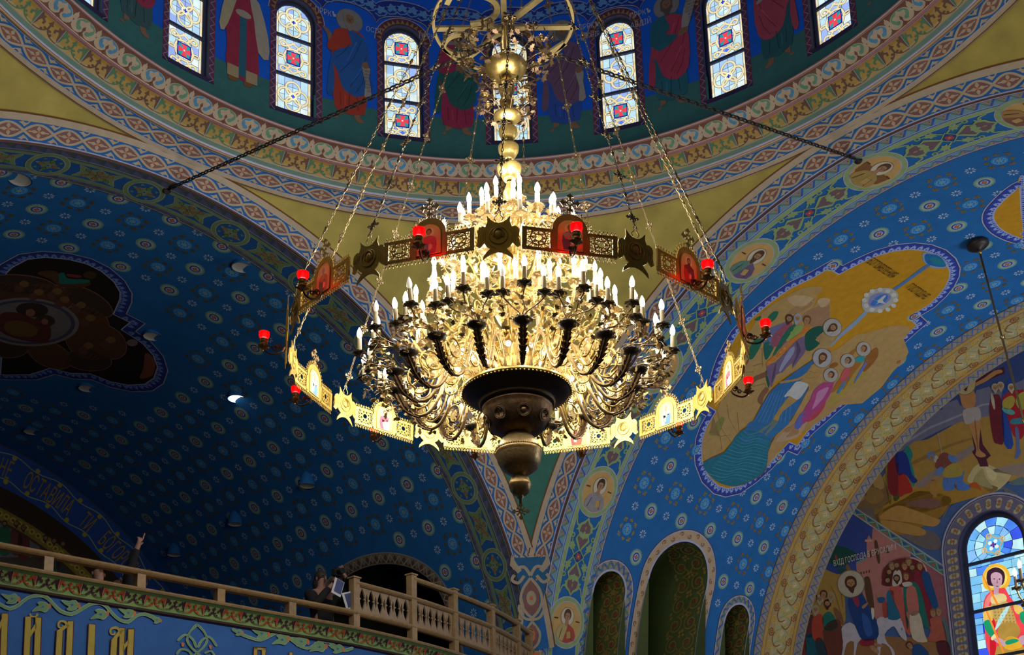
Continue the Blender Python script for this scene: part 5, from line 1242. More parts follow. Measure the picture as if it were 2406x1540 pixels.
MUR['N2'] = '''
1^8f9098 880,80 88,367 34,6 75,-99 11,-245 -10,-112 -231,-28
2~4a5c70 935,346 27,33 23,-24 -5,-57 -50,-8
2~3f5068 1009,342 31,68 31,-34 -2,-114 -51,-8
2~8a6a1c 968,447 48,-19 -27,-22 -23,12
4~a59c90 917,282 55,15 30,-34 13,-131 -30,-54 -24,2 -17,85 -27,67
5^6a4034 919,260 11,6 5,-10 -10,-5
5^6a4034 967,281 10,7 6,-11 -10,-5
5^6a4034 922,238 11,6 5,-10 -10,-5
5^6a4034 970,259 10,6 6,-10 -10,-5
5^6a4034 925,215 11,6 5,-10 -10,-5
5^6a4034 973,236 10,6 6,-10 -10,-5
5^6a4034 928,192 11,6 5,-10 -10,-5
5^6a4034 976,213 10,6 6,-10 -10,-5
5^6a4034 931,170 10,6 6,-10 -10,-5
5^6a4034 979,190 10,6 6,-10 -10,-5
5^6a4034 934,147 10,6 6,-10 -10,-5
5^6a4034 982,168 10,6 6,-11 -10,-4
5^6a4034 937,125 10,6 6,-10 -10,-5
5^6a4034 985,145 10,6 6,-10 -11,-5
5^3a2c28 965,218 6,1 0,-41 -7,-1
5^3a2c28 951,205 34,7 -1,-5 -33,-8
8~6a5a44 918,300 -1,14 13,12 20,5 14,-8 -3,-17 -11,-8 -23,-4
9~8d6b4c 925,311 7,8 18,3 5,-6 -2,-13 -9,-11 -12,-2 -7,9
10~5a4a38 925,303 1,-11 9,-9 7,1 9,12 3,12 -9,-6 -12,-2
10^33241a 930,310 4,2 3,-1 -4,-2
10^33241a 943,312 4,2 3,-1 -4,-2
10^6d4a36 939,310 2,1 1,-7 -5,-1
11^7a4038 934,298 5,2 5,0 -5,-2
4~a0502a 1016,237 43,13 8,-138 -39,-22
4~9a8a4c 1002,268 35,12 5,-39 -35,-11
8~5a4028 1001,290 0,12 11,12 19,4 13,-8 -3,-15 -10,-7 -21,-4
9~8d6b4c 1008,300 6,6 17,3 5,-5 -2,-12 -9,-10 -10,-2 -7,8
10~5a4028 1008,293 1,-11 8,-8 6,1 9,11 3,11 -9,-6 -11,-2
10^33241a 1012,298 4,2 3,-1 -3,-1
10^33241a 1024,300 4,2 3,-1 -3,-1
10^6d4a36 1020,299 3,1 1,-7 -5,-1
11^7a4038 1016,288 5,1 4,0 -4,-2
8~6a5038 1040,277 0,11 11,11 17,3 11,-6 -2,-15 -9,-6 -20,-3
9~8d6b4c 1047,286 5,6 15,3 5,-5 -2,-11 -7,-9 -10,-1 -6,7
10^33241a 1051,285 3,1 3,0 -3,-2
10^33241a 1061,287 4,1 3,0 -4,-2
10^6d4a36 1058,285 2,1 1,-6 -4,-1
11^7a4038 1054,275 4,2 4,-1 -4,-1
6~9a8664 848,81 27,36 34,16 31,-12 16,-52 -110,-15
7~6a5a44 980,171 -13,-28 -30,-23 -39,-12 -37,1 -26,15 -8,24 12,27 30,23 38,13 38,-1 27,-15
8~a89a80 975,170 -12,-26 -28,-22 -36,-11 -35,1 -25,14 -7,22 11,26 28,21 36,12 35,0 25,-14
9~2f2018 873,149 0,18 16,17 28,5 18,-11 -4,-22 -14,-10 -31,-5
10~8d6b4c 883,164 9,10 24,3 8,-7 -3,-17 -12,-15 -16,-3 -10,12
11~2f2018 883,153 2,-15 11,-12 10,1 12,16 4,16 -12,-8 -16,-2
11^33241a 889,162 6,2 5,-1 -6,-2
11^33241a 907,164 5,3 5,-1 -5,-3
11^6d4a36 901,163 4,0 1,-9 -7,-1
12^7a4038 896,146 6,2 6,0 -6,-3
5^8f8c8c 838,55 214,21 26,-79 -247,-30
'''
MUR['N1'] = '''
2~7d3a44 471,127 22,14 25,-7 5,-85 -9,-133 -71,-8
1^7a6a34 500,244 36,7 28,-125 1,-203 -108,-14
3^3f2a1c 514,226 5,1 -4,-98 -4,-1
3^3f2a1c 501,216 30,5 -1,-3 -29,-5
4~8d6b4c 501,106 16,13 1,-25 -14,-8
3~3f5a74 514,88 16,-38 -5,-122 -18,-2
'''
MUR['VL'] = '''
0^000002 733,2284 -55,-1 -84,-22 -51,-51 -31,-71 -11,-64 12,-64 34,-65 49,-49 48,-22 72,-18 -1,-67 69,0 9,-60 35,-68 60,-52 83,-28 80,2 80,41 53,63 18,64 55,46 27,58 93,29 73,65 44,64
3~6a4a3c 822,2145 41,-11 41,2 31,12 15,22 -6,27 -24,26 -38,20 -42,9 -38,-2 -28,-13 -12,-22 5,-26 21,-25
4~4a2f1c 824,2147 38,-10 38,2 30,12 14,21 -5,25 -23,25 -35,18 -39,9 -37,-2 -26,-13 -12,-20 5,-25 20,-24
3~6a4a3c 768,2013 43,-8 44,9 36,24 19,34 -4,38 -24,33 -39,22 -44,7 -41,-11 -30,-24 -15,-34 2,-36 19,-32
4~4a2f1c 769,2015 41,-7 42,9 34,23 18,33 -3,37 -23,32 -36,21 -42,6 -38,-10 -29,-24 -15,-33 1,-35 18,-31
3~6a4a3c 850,1856 44,-5 39,11 25,24 5,34 -17,35 -35,30 -44,19 -44,4 -35,-12 -20,-25 -3,-32 14,-35 30,-29
4~4a2f1c 851,1858 42,-4 37,11 23,24 4,32 -16,34 -33,29 -41,17 -41,4 -33,-12 -20,-24 -3,-31 14,-33 28,-28
3~6a4a3c 1005,1790 43,-2 33,15 17,27 -4,36 -25,35 -39,28 -45,16 -40,0 -29,-15 -13,-27 4,-34 22,-35 34,-28
4~4a2f1c 1005,1793 40,-1 31,14 16,26 -4,34 -23,34 -37,27 -42,15 -38,0 -28,-15 -12,-26 5,-33 20,-33 32,-27
3~6a4a3c 1163,1847 40,-1 33,14 19,28 0,36 -21,37 -35,30 -42,16 -39,1 -29,-15 -14,-28 1,-36 18,-35 30,-29
4~4a2f1c 1163,1850 37,-1 32,14 17,27 0,35 -20,35 -33,29 -38,16 -37,0 -27,-15 -13,-27 1,-34 16,-35 29,-28
3~6a4a3c 1166,1998 38,-9 41,4 35,15 21,23 3,27 -16,25 -32,19 -39,7 -39,-4 -31,-15 -19,-23 -3,-27 13,-24
4~35281f 1168,2000 35,-8 38,4 33,14 21,23 3,25 -15,24 -29,17 -36,7 -36,-4 -30,-15 -18,-22 -3,-25 12,-23
3~6a4a3c 732,2085 31,0 35,17 29,34 17,42 -1,43 -16,35 -27,19 -31,0 -29,-19 -23,-35 -14,-42 -3,-41 10,-34
4~35281f 733,2088 29,-1 32,18 28,33 16,42 0,41 -14,34 -25,18 -28,-1 -27,-19 -22,-34 -13,-41 -4,-40 8,-33
3~6a4a3c 756,1888 28,3 20,21 7,33 -8,41 -23,39 -31,29 -32,15 -26,-4 -16,-21 -3,-34 8,-39 19,-39 27,-29
4~35281f 755,1891 26,3 19,20 6,33 -8,39 -22,38 -29,28 -29,14 -24,-4 -14,-21 -3,-32 8,-39 18,-37 25,-28
3~6a4a3c 941,1752 43,1 31,15 13,28 -8,34 -29,34 -42,26 -46,14 -41,-1 -27,-16 -10,-27 8,-34 26,-33 38,-26
4~4a2f1c 941,1755 40,1 29,14 13,27 -9,33 -27,32 -40,26 -43,13 -38,-1 -26,-16 -10,-26 8,-32 24,-32 37,-25
3~6a4a3c 1029,1757 36,-6 41,7 39,19 27,28 9,31 -10,27 -27,19 -37,6 -40,-8 -35,-20 -24,-27 -9,-30 7,-27
4~35281f 1031,1760 34,-6 39,7 36,19 26,26 9,30 -9,26 -24,18 -35,5 -37,-8 -33,-19 -23,-27 -10,-29 6,-25
5~6a625e 898,1939 52,-13 59,1 60,15 55,28 41,38 23,46 0,48 -22,45 -40,37 -51,26 -56,11 -56,-4 -50,-18 -41,-30 -30,-39 -17,-44 -4,-45 11,-42 26,-35
6~3a3a4c 907,1949 47,-12 54,1 55,14 50,26 38,36 20,42 1,44 -20,42 -35,34 -46,23 -52,10 -51,-4 -46,-16 -38,-28 -28,-36 -17,-41 -3,-41 10,-39 24,-32
7~605a58 916,1959 43,-10 49,1 49,13 45,24 34,33 18,38 1,40 -17,37 -31,31 -42,21 -46,9 -46,-3 -43,-15 -35,-26 -26,-32 -15,-37 -3,-38 9,-35 22,-30
8~4a2420 1001,2161 -42,-38 7,-70 -4,-41 122,-45 49,69 -18,81
9~5a4020 1070,2122 -62,-18 6,-70 69,-16 36,61
8~2f241c 883,2050 27,-4 28,9 20,18 7,24 -8,22 -21,15 -27,3 -26,-9 -18,-19 -7,-23 6,-22
8~33281f 935,2005 21,-4 22,4 15,11 5,15 -8,15 -17,11 -22,4 -20,-4 -15,-11 -4,-15 7,-15
10~7a4f3c 923,2077 13,-3 13,0 8,5 1,7 -5,8 -12,6 -13,4 -12,-1 -8,-4 -2,-8 6,-7
10~7a4f3c 951,2022 11,-3 9,0 7,3 1,6 -4,5 -9,6 -10,2 -10,0 -6,-3 -1,-5 4,-6
4~4a3018 676,2172 -42,-40 26,-40 -27,-65 11,-11 42,17 31,46 -23,39
5~1f5a50 644,2117 -15,-11 24,-23 -33,-50 22,-4 57,58 -29,18
5~3a2a1c 578,2026 12,-3 13,2 10,7 4,9 -3,9 -8,7 -13,3 -12,-3 -10,-6 -4,-9 3,-9
5~6a2a24 629,2097 -17,-37 16,-1 14,29
6~6a4a2c 780,2107 12,-2 11,1 7,5 2,8 -4,7 -9,6 -12,3 -11,-2 -7,-5 -2,-7 4,-8
7~55352c 819,2110 13,-3 12,1 8,4 1,7 -6,8 -11,6 -13,4 -11,-1 -8,-5 -1,-7 6,-7
6~6a4a2c 739,2065 11,-2 11,1 8,5 3,7 -4,8 -9,6 -11,2 -11,-1 -8,-5 -2,-7 3,-8
7~55352c 778,2068 13,-3 12,0 8,5 1,6 -5,8 -10,7 -13,3 -12,-1 -8,-4 -1,-7 5,-8
6~6a4a2c 772,2027 12,-3 11,1 8,5 3,8 -4,7 -8,6 -12,3 -11,-1 -8,-5 -3,-8 4,-7
7~55352c 812,2029 13,-3 12,0 8,5 2,6 -5,8 -10,7 -13,3 -12,-1 -8,-4 -2,-7 5,-7
6~6a4a2c 767,1974 12,-3 11,1 9,5 3,7 -3,8 -8,6 -12,3 -11,-2 -9,-4 -3,-8 3,-7
7~55352c 808,1976 12,-4 13,1 8,4 2,7 -4,7 -10,7 -13,3 -12,0 -8,-4 -2,-7 4,-8
6~6a4a2c 819,1919 11,-3 12,1 9,5 4,7 -3,7 -8,7 -11,2 -12,-1 -9,-4 -4,-7 3,-8
7~55352c 860,1920 13,-3 13,0 9,4 3,7 -4,8 -10,6 -13,4 -13,0 -8,-5 -3,-6 4,-8
6~6a4a2c 985,1848 12,-3 13,1 10,5 4,7 -2,8 -8,6 -13,3 -12,-1 -10,-4 -4,-8 2,-7
7~55352c 1030,1849 13,-3 14,0 10,4 3,7 -4,8 -10,6 -13,4 -14,0 -9,-4 -4,-7 4,-8
6~6a4a2c 889,1813 12,-3 12,1 10,4 5,7 -2,8 -7,6 -12,3 -13,0 -9,-5 -5,-7 2,-8
7~55352c 933,1814 13,-4 13,0 10,4 4,7 -4,8 -9,6 -13,4 -13,0 -10,-4 -3,-7 3,-7
6~6a4a2c 756,2164 11,-3 11,2 7,5 1,8 -5,7 -9,6 -12,3 -10,-2 -7,-5 -1,-8 4,-7
7~55352c 794,2167 13,-3 11,1 8,4 0,8 -6,7 -11,7 -13,3 -12,-1 -7,-5 0,-7 6,-7
5~6a5a5a 838,1756 12,-3 13,1 11,5 6,8 -1,7 -7,7 -12,3 -13,-1 -10,-5 -6,-7 0,-8
5~6a3a2c 869,1711 8,-40 85,-39 65,18 -73,24
'''
MUR['WL'] = '''
3^6a3a1c 262,799 35,-25 90,-36 110,-45 -84,-8 -65,11 -82,30
3^4c4c50 266,726 34,-4 46,7 4,-21 62,1 4,-20 87,2 88,-44 78,-60 -391,-75
4~1f4a34 308,535 -5,96 19,16 21,-8 7,-96
7~33241c 311,655 0,9 5,9 9,2 7,-6 -1,-13 -4,-5 -11,-1
8~6a5038 314,662 3,5 8,1 3,-4 0,-9 -4,-8 -5,-1 -4,7
9~33241c 315,656 1,-8 4,-7 3,0 4,9 1,9 -4,-5 -5,0
9^33241a 317,661 1,1 2,-1 -2,-1
9^33241a 322,662 2,1 2,-1 -2,-1
9^6d4a36 321,661 1,0 1,-5 -3,0
10^7a4038 319,652 2,1 3,0 -3,-1
4~4a2a28 354,544 -6,96 20,17 21,-8 7,-97
7~33241c 357,664 -1,10 6,9 9,2 7,-7 -1,-12 -4,-5 -11,-2
8~6a5038 360,672 3,5 8,1 3,-4 0,-9 -4,-8 -5,-1 -4,7
9~33241c 360,666 2,-8 4,-7 3,0 4,9 1,8 -4,-4 -5,-1
9^33241a 362,671 2,1 2,-1 -2,-1
9^33241a 368,672 2,1 2,-1 -2,-1
9^6d4a36 367,671 1,0 1,-5 -3,-1
10^7a4038 365,662 2,1 2,0 -2,-2
4~4a2020 384,531 -6,97 20,16 21,-8 7,-97
7~33241c 387,652 -1,10 6,9 9,2 7,-7 -1,-12 -4,-5 -11,-2
8~6a5038 390,660 3,5 8,1 3,-4 0,-9 -4,-8 -5,-1 -4,7
9~33241c 390,654 2,-8 4,-8 3,1 4,8 1,9 -4,-4 -6,-1
9^33241a 392,658 2,2 2,-1 -2,-1
9^33241a 398,659 2,2 2,-1 -2,-1
9^6d4a36 396,659 2,0 1,-5 -3,-1
10^7a4038 395,650 2,1 2,-1 -2,-1
4~4a2028 473,505 -5,98 20,17 22,-9 7,-98
7~33241c 477,627 0,11 5,8 10,2 7,-6 -1,-13 -5,-5 -11,-2
8~6a5038 481,635 3,5 8,2 3,-5 0,-9 -4,-8 -6,-1 -4,7
9~33241c 481,629 1,-8 4,-7 4,0 4,9 1,9 -4,-5 -6,-1
9^33241a 483,634 2,1 2,-1 -2,-1
9^33241a 489,635 2,1 2,-1 -2,-1
9^6d4a36 487,634 1,0 1,-5 -2,0
10^7a4038 486,625 2,1 2,0 -2,-2
4~2f3a2c 510,500 -5,98 20,17 22,-9 6,-98
7~33241c 514,622 -1,11 6,8 10,2 7,-6 -1,-13 -5,-5 -11,-2
8~6a5038 517,630 3,5 9,2 3,-5 -1,-9 -4,-8 -5,-1 -4,7
9~33241c 517,624 1,-8 5,-8 3,1 4,9 1,9 -4,-5 -5,-1
9^33241a 519,629 2,1 2,-1 -2,-1
9^33241a 526,630 1,1 2,-1 -2,-1
9^6d4a36 524,629 1,0 1,-5 -3,0
10^7a4038 522,620 2,1 3,0 -3,-2
4~30302c 546,494 -5,99 21,16 22,-8 6,-99
7~33241c 551,617 -1,10 6,9 10,2 7,-6 -1,-13 -5,-5 -11,-2
8~6a5038 554,625 3,5 9,2 3,-5 -1,-9 -4,-8 -6,-1 -4,7
9~33241c 554,619 1,-8 5,-8 3,1 4,8 1,9 -4,-4 -6,-1
9^33241a 556,624 2,1 2,-1 -2,-1
9^33241a 563,625 1,1 2,-1 -2,-1
9^6d4a36 561,624 1,0 1,-5 -3,-1
10^7a4038 559,615 2,1 3,0 -3,-2
'''
MUR['LF'] = '''
3^4a1f26 -501,-335 15,3 5,-175 -16,-2
3^4a1f26 -518,-396 21,51 1,-13 -21,-57
4^94843c -499,-336 12,2 4,-172 -12,-1
4^94843c -516,-394 17,47 1,-13 -17,-53
3^4a1f26 -452,-334 15,3 1,-171 -15,-2
3^4a1f26 -431,-332 15,2 3,-170 -16,-1
3^4a1f26 -441,-366 14,25 1,-13 -15,-26
4^94843c -451,-335 12,2 2,-168 -12,-1
4^94843c -430,-333 12,1 3,-166 -12,-1
4^94843c -439,-364 11,21 1,-13 -12,-22
3^4a1f26 -363,-329 16,1 1,-164 -17,-2
3^4a1f26 -385,-353 16,2 -1,-144 -16,-1
3^4a1f26 -384,-357 11,2 15,15 -1,7
4^94843c -361,-331 12,2 1,-162 -14,-1
4^94843c -383,-355 12,2 0,-140 -13,-2
4^94843c -383,-355 12,2 12,11 -2,7
3^4a1f26 -316,-329 17,2 2,-160 -18,-2
4^94843c -314,-330 14,1 1,-156 -15,-2
3^4a1f26 -264,-355 16,6 -2,-133 -17,-1
3^4a1f26 -246,-327 15,2 -1,-155 -12,-1
3^4a1f26 -226,-326 17,2 -1,-153 -18,-2
3^4a1f26 -263,-358 12,5 20,24 -11,2
3^4a1f26 -236,-369 15,22 1,-10 -17,-26
4^94843c -262,-356 13,5 -3,-129 -14,-2
4^94843c -244,-328 11,1 0,-151 -9,-1
4^94843c -224,-328 13,2 -1,-150 -14,-1
4^94843c -261,-356 12,5 16,20 -10,2
4^94843c -235,-367 13,18 0,-10 -13,-22
4~94843c -358,-341 -7,10 -12,0 -6,-8 2,-9 9,0 3,6 -3,1 -1,-4 -5,0 -1,5 4,5 7,-1 6,-8
4~94843c -239,-336 -10,10 -12,-2 -7,-8 3,-10 9,0 3,6 -3,2 -1,-4 -5,-1 -1,7 4,3 8,1 8,-8
4~94843c -443,-328 2,-5 6,-1 7,2 4,6 -4,2 -2,-5 -5,-2 -4,2 -1,3
2~7f9484 -517,-315 13,-6 20,-6 20,12 17,18 24,9 14,-3 13,-10 17,-14 26,-3 20,13 20,15 18,7 15,-4 14,-13 19,-13 23,-2 18,16 19,8 28,-7 3,8 -30,7 -23,-9 -17,-15 -18,1 -17,12 -15,15 -19,4 -22,-8 -20,-15 -17,-12 -21,3 -16,12 -14,12 -19,3 -26,-11 -18,-18 -16,-10 -17,5 -12,6
3~5f7d58 -516,-314 12,-6 20,-6 19,12 18,18 24,10 14,-4 13,-10 18,-14 24,-3 21,13 19,15 19,7 16,-3 14,-14 18,-13 23,-1 18,15 19,8 29,-7 2,6 -30,7 -23,-9 -16,-15 -19,1 -18,12 -14,14 -19,5 -21,-8 -20,-15 -18,-12 -22,2 -16,13 -14,11 -18,4 -25,-11 -18,-18 -17,-11 -18,6 -12,6
3~7f9484 -503,-294 16,0 11,5 8,-7 -3,-12 -12,-5 -9,1 4,6 -7,4
4~5f7d58 -501,-295 14,1 10,4 8,-6 -3,-11 -11,-5 -8,1 3,6 -6,3
5~2f5590 -485,-300 3,0 2,1 2,-1 -1,-2 -2,-2 -2,1 1,1 -2,1
4~a0603c -467,-293 4,-7 -3,-7 -3,6
3~7f9484 -438,-322 16,4 12,-1 8,10 -5,11 -13,1 -8,-4 4,-5 -7,-6
4~5f7d58 -436,-321 14,4 11,-1 7,9 -4,10 -12,1 -8,-4 5,-4 -7,-6
5~2f5590 -420,-311 3,1 2,0 2,2 -1,2 -3,0 -1,-1 1,-1 -2,-1
4~a0603c -401,-311 3,8 -4,5 -2,-7
3~7f9484 -377,-287 17,1 12,5 9,-8 -4,-12 -13,-6 -9,2 4,6 -8,4
4~5f7d58 -375,-288 15,1 11,5 8,-7 -3,-11 -12,-6 -9,2 4,5 -7,4
5~2f5590 -358,-293 3,1 3,1 2,-2 -1,-2 -3,-2 -2,1 1,1 -1,1
4~a0603c -339,-286 5,-7 -4,-7 -3,7
3~7f9484 -312,-319 17,5 13,-1 8,10 -5,11 -14,2 -9,-5 5,-5 -8,-7
4~5f7d58 -311,-318 16,5 12,-1 7,9 -5,10 -12,1 -9,-4 5,-4 -7,-6
5~2f5590 -294,-307 4,1 2,-1 2,2 -1,3 -3,0 -2,-1 1,-1 -1,-1
4~a0603c -274,-308 4,9 -4,6 -3,-8
3~7f9484 -249,-284 17,0 12,5 8,-7 -3,-12 -14,-5 -9,1 4,6 -7,4
4~5f7d58 -248,-285 16,1 11,4 8,-6 -4,-11 -12,-5 -8,1 4,6 -7,3
5~2f5590 -230,-290 3,1 2,1 2,-2 -1,-2 -2,-1 -2,0 1,1 -2,1
4~a0603c -211,-283 4,-7 -4,-7 -3,7
3~7f9484 -173,-293 11,1 8,3 6,-5 -3,-7 -8,-4 -6,1 2,4 -5,3
4~5f7d58 -172,-293 10,0 7,3 6,-4 -3,-7 -8,-3 -5,1 3,3 -5,3
5~2f5590 -161,-296 3,0 1,1 1,-1 0,-2 -2,0 -1,0 0,1 -1,0
4~a0603c -148,-292 3,-4 -3,-5 -2,4
2~7f9484 33,-292 22,-9 31,-6 26,-1 32,18 22,9 24,-11 33,-16 29,0 26,19 31,4 34,-17 37,11 -2,8 -32,-11 -34,17 -36,-5 -26,-19 -23,0 -32,16 -27,11 -28,-9 -30,-18 -22,2 -30,5 -21,9
3~5f7d58 34,-291 21,-9 31,-5 26,-2 31,18 23,9 25,-11 33,-16 28,0 26,19 31,4 35,-16 35,10 -1,5 -33,-10 -33,17 -36,-5 -26,-19 -24,0 -32,16 -26,11 -27,-9 -30,-19 -23,3 -30,5 -21,9
3~7f9484 34,-290 12,1 9,3 7,-5 -3,-8 -10,-4 -7,1 3,4 -6,3
4~5f7d58 35,-290 11,0 9,3 5,-4 -2,-8 -9,-3 -7,1 3,3 -5,3
5~2f5590 48,-294 2,1 2,0 1,-1 0,-1 -2,-1 -2,0 1,1 -1,0
4~a0603c 62,-289 3,-5 -3,-5 -2,5
3~7f9484 86,-280 20,0 15,6 10,-8 -5,-14 -16,-6 -11,2 5,7 -9,4
4~5f7d58 88,-281 18,0 14,5 9,-7 -5,-12 -14,-6 -10,2 5,6 -9,4
5~2f5590 108,-286 4,0 3,1 2,-2 -1,-2 -3,-2 -2,1 1,1 -2,1
4~a0603c 132,-279 5,-8 -5,-7 -4,7
3~7f9484 141,-311 21,5 16,-1 10,11 -6,12 -16,2 -12,-5 6,-6 -9,-7
4~5f7d58 143,-310 19,5 14,-1 10,10 -5,11 -15,1 -11,-4 6,-5 -9,-6
5~2f5590 164,-299 5,2 3,-1 2,2 -1,3 -4,0 -2,-1 1,-1 -2,-1
4~a0603c 188,-299 6,10 -6,6 -3,-9
3~7f9484 196,-284 21,1 16,6 11,-8 -6,-14 -16,-7 -12,2 6,7 -10,5
4~5f7d58 198,-284 20,0 14,5 10,-7 -5,-12 -16,-6 -10,1 5,7 -9,4
5~2f5590 220,-290 4,0 3,1 2,-1 -1,-3 -3,-1 -2,0 1,2 -2,0
4~a0603c 244,-282 6,-8 -5,-8 -4,7
3~7f9484 249,-314 22,5 16,-1 10,11 -5,12 -18,2 -12,-5 6,-5 -9,-8
4~5f7d58 251,-313 20,5 14,-1 10,10 -5,11 -16,2 -11,-5 6,-5 -9,-6
5~2f5590 273,-301 4,1 3,0 3,2 -2,2 -3,1 -2,-1 1,-1 -2,-2
4~a0603c 298,-302 6,10 -6,6 -4,-8
3~7f9484 305,-288 21,1 14,5 11,-8 -6,-12 -16,-6 -11,1 6,7 -10,4
4~5f7d58 307,-289 19,1 13,5 10,-7 -5,-12 -15,-5 -10,1 5,6 -8,4
5~2f5590 328,-294 4,0 3,2 2,-2 -1,-3 -3,-1 -3,1 1,1 -1,1
4~a0603c 351,-287 5,-7 -5,-7 -3,6
3~7f9484 -60,-290 -16,-19 -9,-24 13,-18 17,-11 18,-14 3,5 -17,13 -17,11 -11,15 7,21 17,17
4~5f7d58 -59,-291 -17,-19 -8,-23 12,-18 18,-10 17,-14 3,3 -18,13 -17,11 -11,16 8,21 16,18
3~7f9484 -59,-294 17,-13 8,-18 -10,-19 -16,-15 -17,-18 4,-3 16,18 17,15 12,22 -10,22 -18,13
4~5f7d58 -59,-293 17,-13 9,-19 -10,-19 -17,-16 -16,-18 2,-2 17,18 17,16 11,21 -10,21 -17,13
3~7f9484 -102,-337 15,14 17,-7 8,-16 6,2 -10,18 -22,8 -18,-16
4~5f7d58 -103,-337 15,15 19,-7 8,-17 4,2 -10,17 -21,8 -17,-16
3~7f9484 -5,-332 -20,18 -22,-12 -9,-17 5,-2 8,16 17,10 16,-17
4~5f7d58 -6,-332 -19,17 -21,-11 -9,-18 3,-1 8,17 18,10 17,-17
3~7f9484 -104,-369 9,11 18,-2 11,-19 5,3 -13,20 -22,3 -12,-13
4~5f7d58 -105,-368 10,11 18,-2 12,-19 3,2 -12,20 -21,2 -12,-12
3~7f9484 -4,-368 -13,20 -19,-5 1,-5 15,6 11,-19
4~5f7d58 -5,-369 -13,20 -18,-4 0,-4 16,5 11,-19
5~a0603c -96,-340 7,0 -1,-8 -5,0
5~a0603c -26,-336 7,0 -1,-9 -4,1
3^4a1f26 91,-324 13,2 -1,-48 -13,-2
4^94843c 93,-325 9,1 -1,-48 -9,-1
3^4a1f26 113,-322 14,2 -2,-47 -13,-2
4^94843c 115,-323 10,1 -2,-47 -9,-1
3^4a1f26 91,-324 36,4 0,-5 -36,-4
4^94843c 93,-325 32,3 0,-5 -32,-3
3^4a1f26 190,-323 12,2 -1,-36 -13,-2
4^94843c 192,-324 8,1 0,-36 -10,-2
'''
MUR['BW'] = '''
3~f0b838 -494,209 10,24 22,18 30,0 30,-21 12,-33 -7,-31 -21,-14 -52,8 -21,15
4~f8d870 -483,207 8,21 18,13 23,0 24,-18 9,-26 -8,-24 -21,-12 -42,10
5~3a2030 -477,212 9,21 28,6 24,-16 7,-21 -6,-25 -14,-9 -42,9 -6,18
6~c8a0b0 -460,214 14,7 19,-7 8,-16 -5,-25 -13,-17 -3,-19 -17,4 3,26 -7,21
7^2a1420 -454,198 5,1 5,-4 -5,-1
7^2a1420 -435,193 6,1 4,-3 -5,-2
7^8a5060 -447,169 6,1 6,-4 -6,-2
7^a07080 -440,193 3,-1 0,-15 -6,2
4~f04850 -457,158 -31,-16 -15,-37 -2,-52 6,-144 113,-21 59,77 -21,81 -39,40 -25,64 -12,7
5~f88880 -464,149 -26,-20 -9,-38 16,10
5~d02030 -480,61 15,-29 -15,-127 -18,4
6~e8d090 -464,139 44,-5 4,-28 -53,2
6~c8a860 -469,108 53,-2 22,-50 3,-52 -41,-24 -27,51 -16,42
7~b08c40 -454,17 28,13 40,-15 4,-39 -46,-16 -30,25
7^a88440 -467,101 10,0 -6,-8
7^a88440 -454,98 10,0 -6,-8
7^a88440 -441,95 9,0 -5,-8
7^a88440 -429,92 10,0 -5,-8
7^a88440 -416,89 10,0 -6,-8
7^a88440 -403,87 9,0 -5,-8
7^a88440 -466,89 10,0 -6,-8
7^a88440 -453,86 9,0 -5,-8
7^a88440 -441,83 10,0 -6,-8
7^a88440 -428,80 10,0 -6,-8
7^a88440 -415,78 9,0 -5,-8
7^a88440 -403,75 10,0 -6,-8
7^a88440 -466,77 10,0 -5,-8
7^a88440 -453,74 10,0 -6,-8
7^a88440 -440,71 10,0 -6,-8
7^a88440 -428,69 10,0 -5,-8
7^a88440 -415,66 10,0 -6,-8
7^a88440 -402,63 9,0 -5,-8
7^a88440 -465,65 10,0 -6,-8
7^a88440 -452,62 9,0 -5,-8
7^a88440 -440,60 10,-1 -5,-7
7^a88440 -427,57 10,0 -6,-8
7^a88440 -414,54 9,0 -5,-8
7^a88440 -402,51 10,0 -6,-8
7^a88440 -465,53 10,0 -5,-8
7^a88440 -452,51 10,-1 -6,-8
7^a88440 -439,48 10,0 -6,-8
7^a88440 -427,45 10,0 -5,-8
7^a88440 -414,42 10,0 -6,-8
7^a88440 -401,40 9,0 -5,-8
7^a88440 -464,41 10,0 -6,-8
7^a88440 -451,39 9,0 -5,-8
7^a88440 -439,36 10,0 -5,-8
7^a88440 -426,33 10,0 -6,-8
7^a88440 -413,31 9,0 -5,-8
7^a88440 -401,28 10,0 -6,-8
7~b8e8e8 -403,90 -20,-35 -38,-43 -6,4 25,44 26,26
6~e8c060 -501,92 29,7 -1,-52 -31,0
6~e8c060 -391,87 28,-12 3,-27 -25,6
7~1f9a6a -506,47 24,1 9,-54 -11,-10 -19,30
8~f0e0a0 -487,-16 18,13 5,-14 -18,-9
8~c8a0b0 -478,-24 14,7 26,-21 -2,-19 -21,14
8~c8a0b0 -386,-36 22,5 4,-23 -20,-9
7~e8b030 -441,-38 24,15 33,-20 6,-26 -35,-6 -28,12
8~1f9a6a -435,-39 33,3 14,-12 -42,-5
6~b89040 -469,-52 94,-18 0,-107 -100,17
9^f09030 -494,222 6,-1 46,-323 -8,2
7~1f9a6a -373,51 26,1 -5,-44 -18,10
'''
def mural_shapes(S, Pt, base=0, skip=('000000', '000001', '000002')):
    """draw the stored outlines of one wall; returns the frame outlines"""
    frames = {}
    for ln in MUR[S].strip().split('\n'):
        hd, *st = ln.split(' '); k = hd.index('~') if '~' in hd else hd.index('^')
        x = y = 0; pts = []
        for q in st:
            a, b = q.split(','); x += int(a); y += int(b); pts.append((x/200, y/200))
        col = hd[k+1:]
        if hd[k] == '~' and len(pts) > 3: pts = spline(pts, 2 if len(pts) > 10 else 3, True)
        if col in skip: frames[col] = pts; continue
        Pt.append((int(hd[:k])+base, '#'+col, pts))
    return frames
def draw(P, lst):
    for l, c, q in lst:
        try: P.poly(q, c, l)
        except Exception: pass
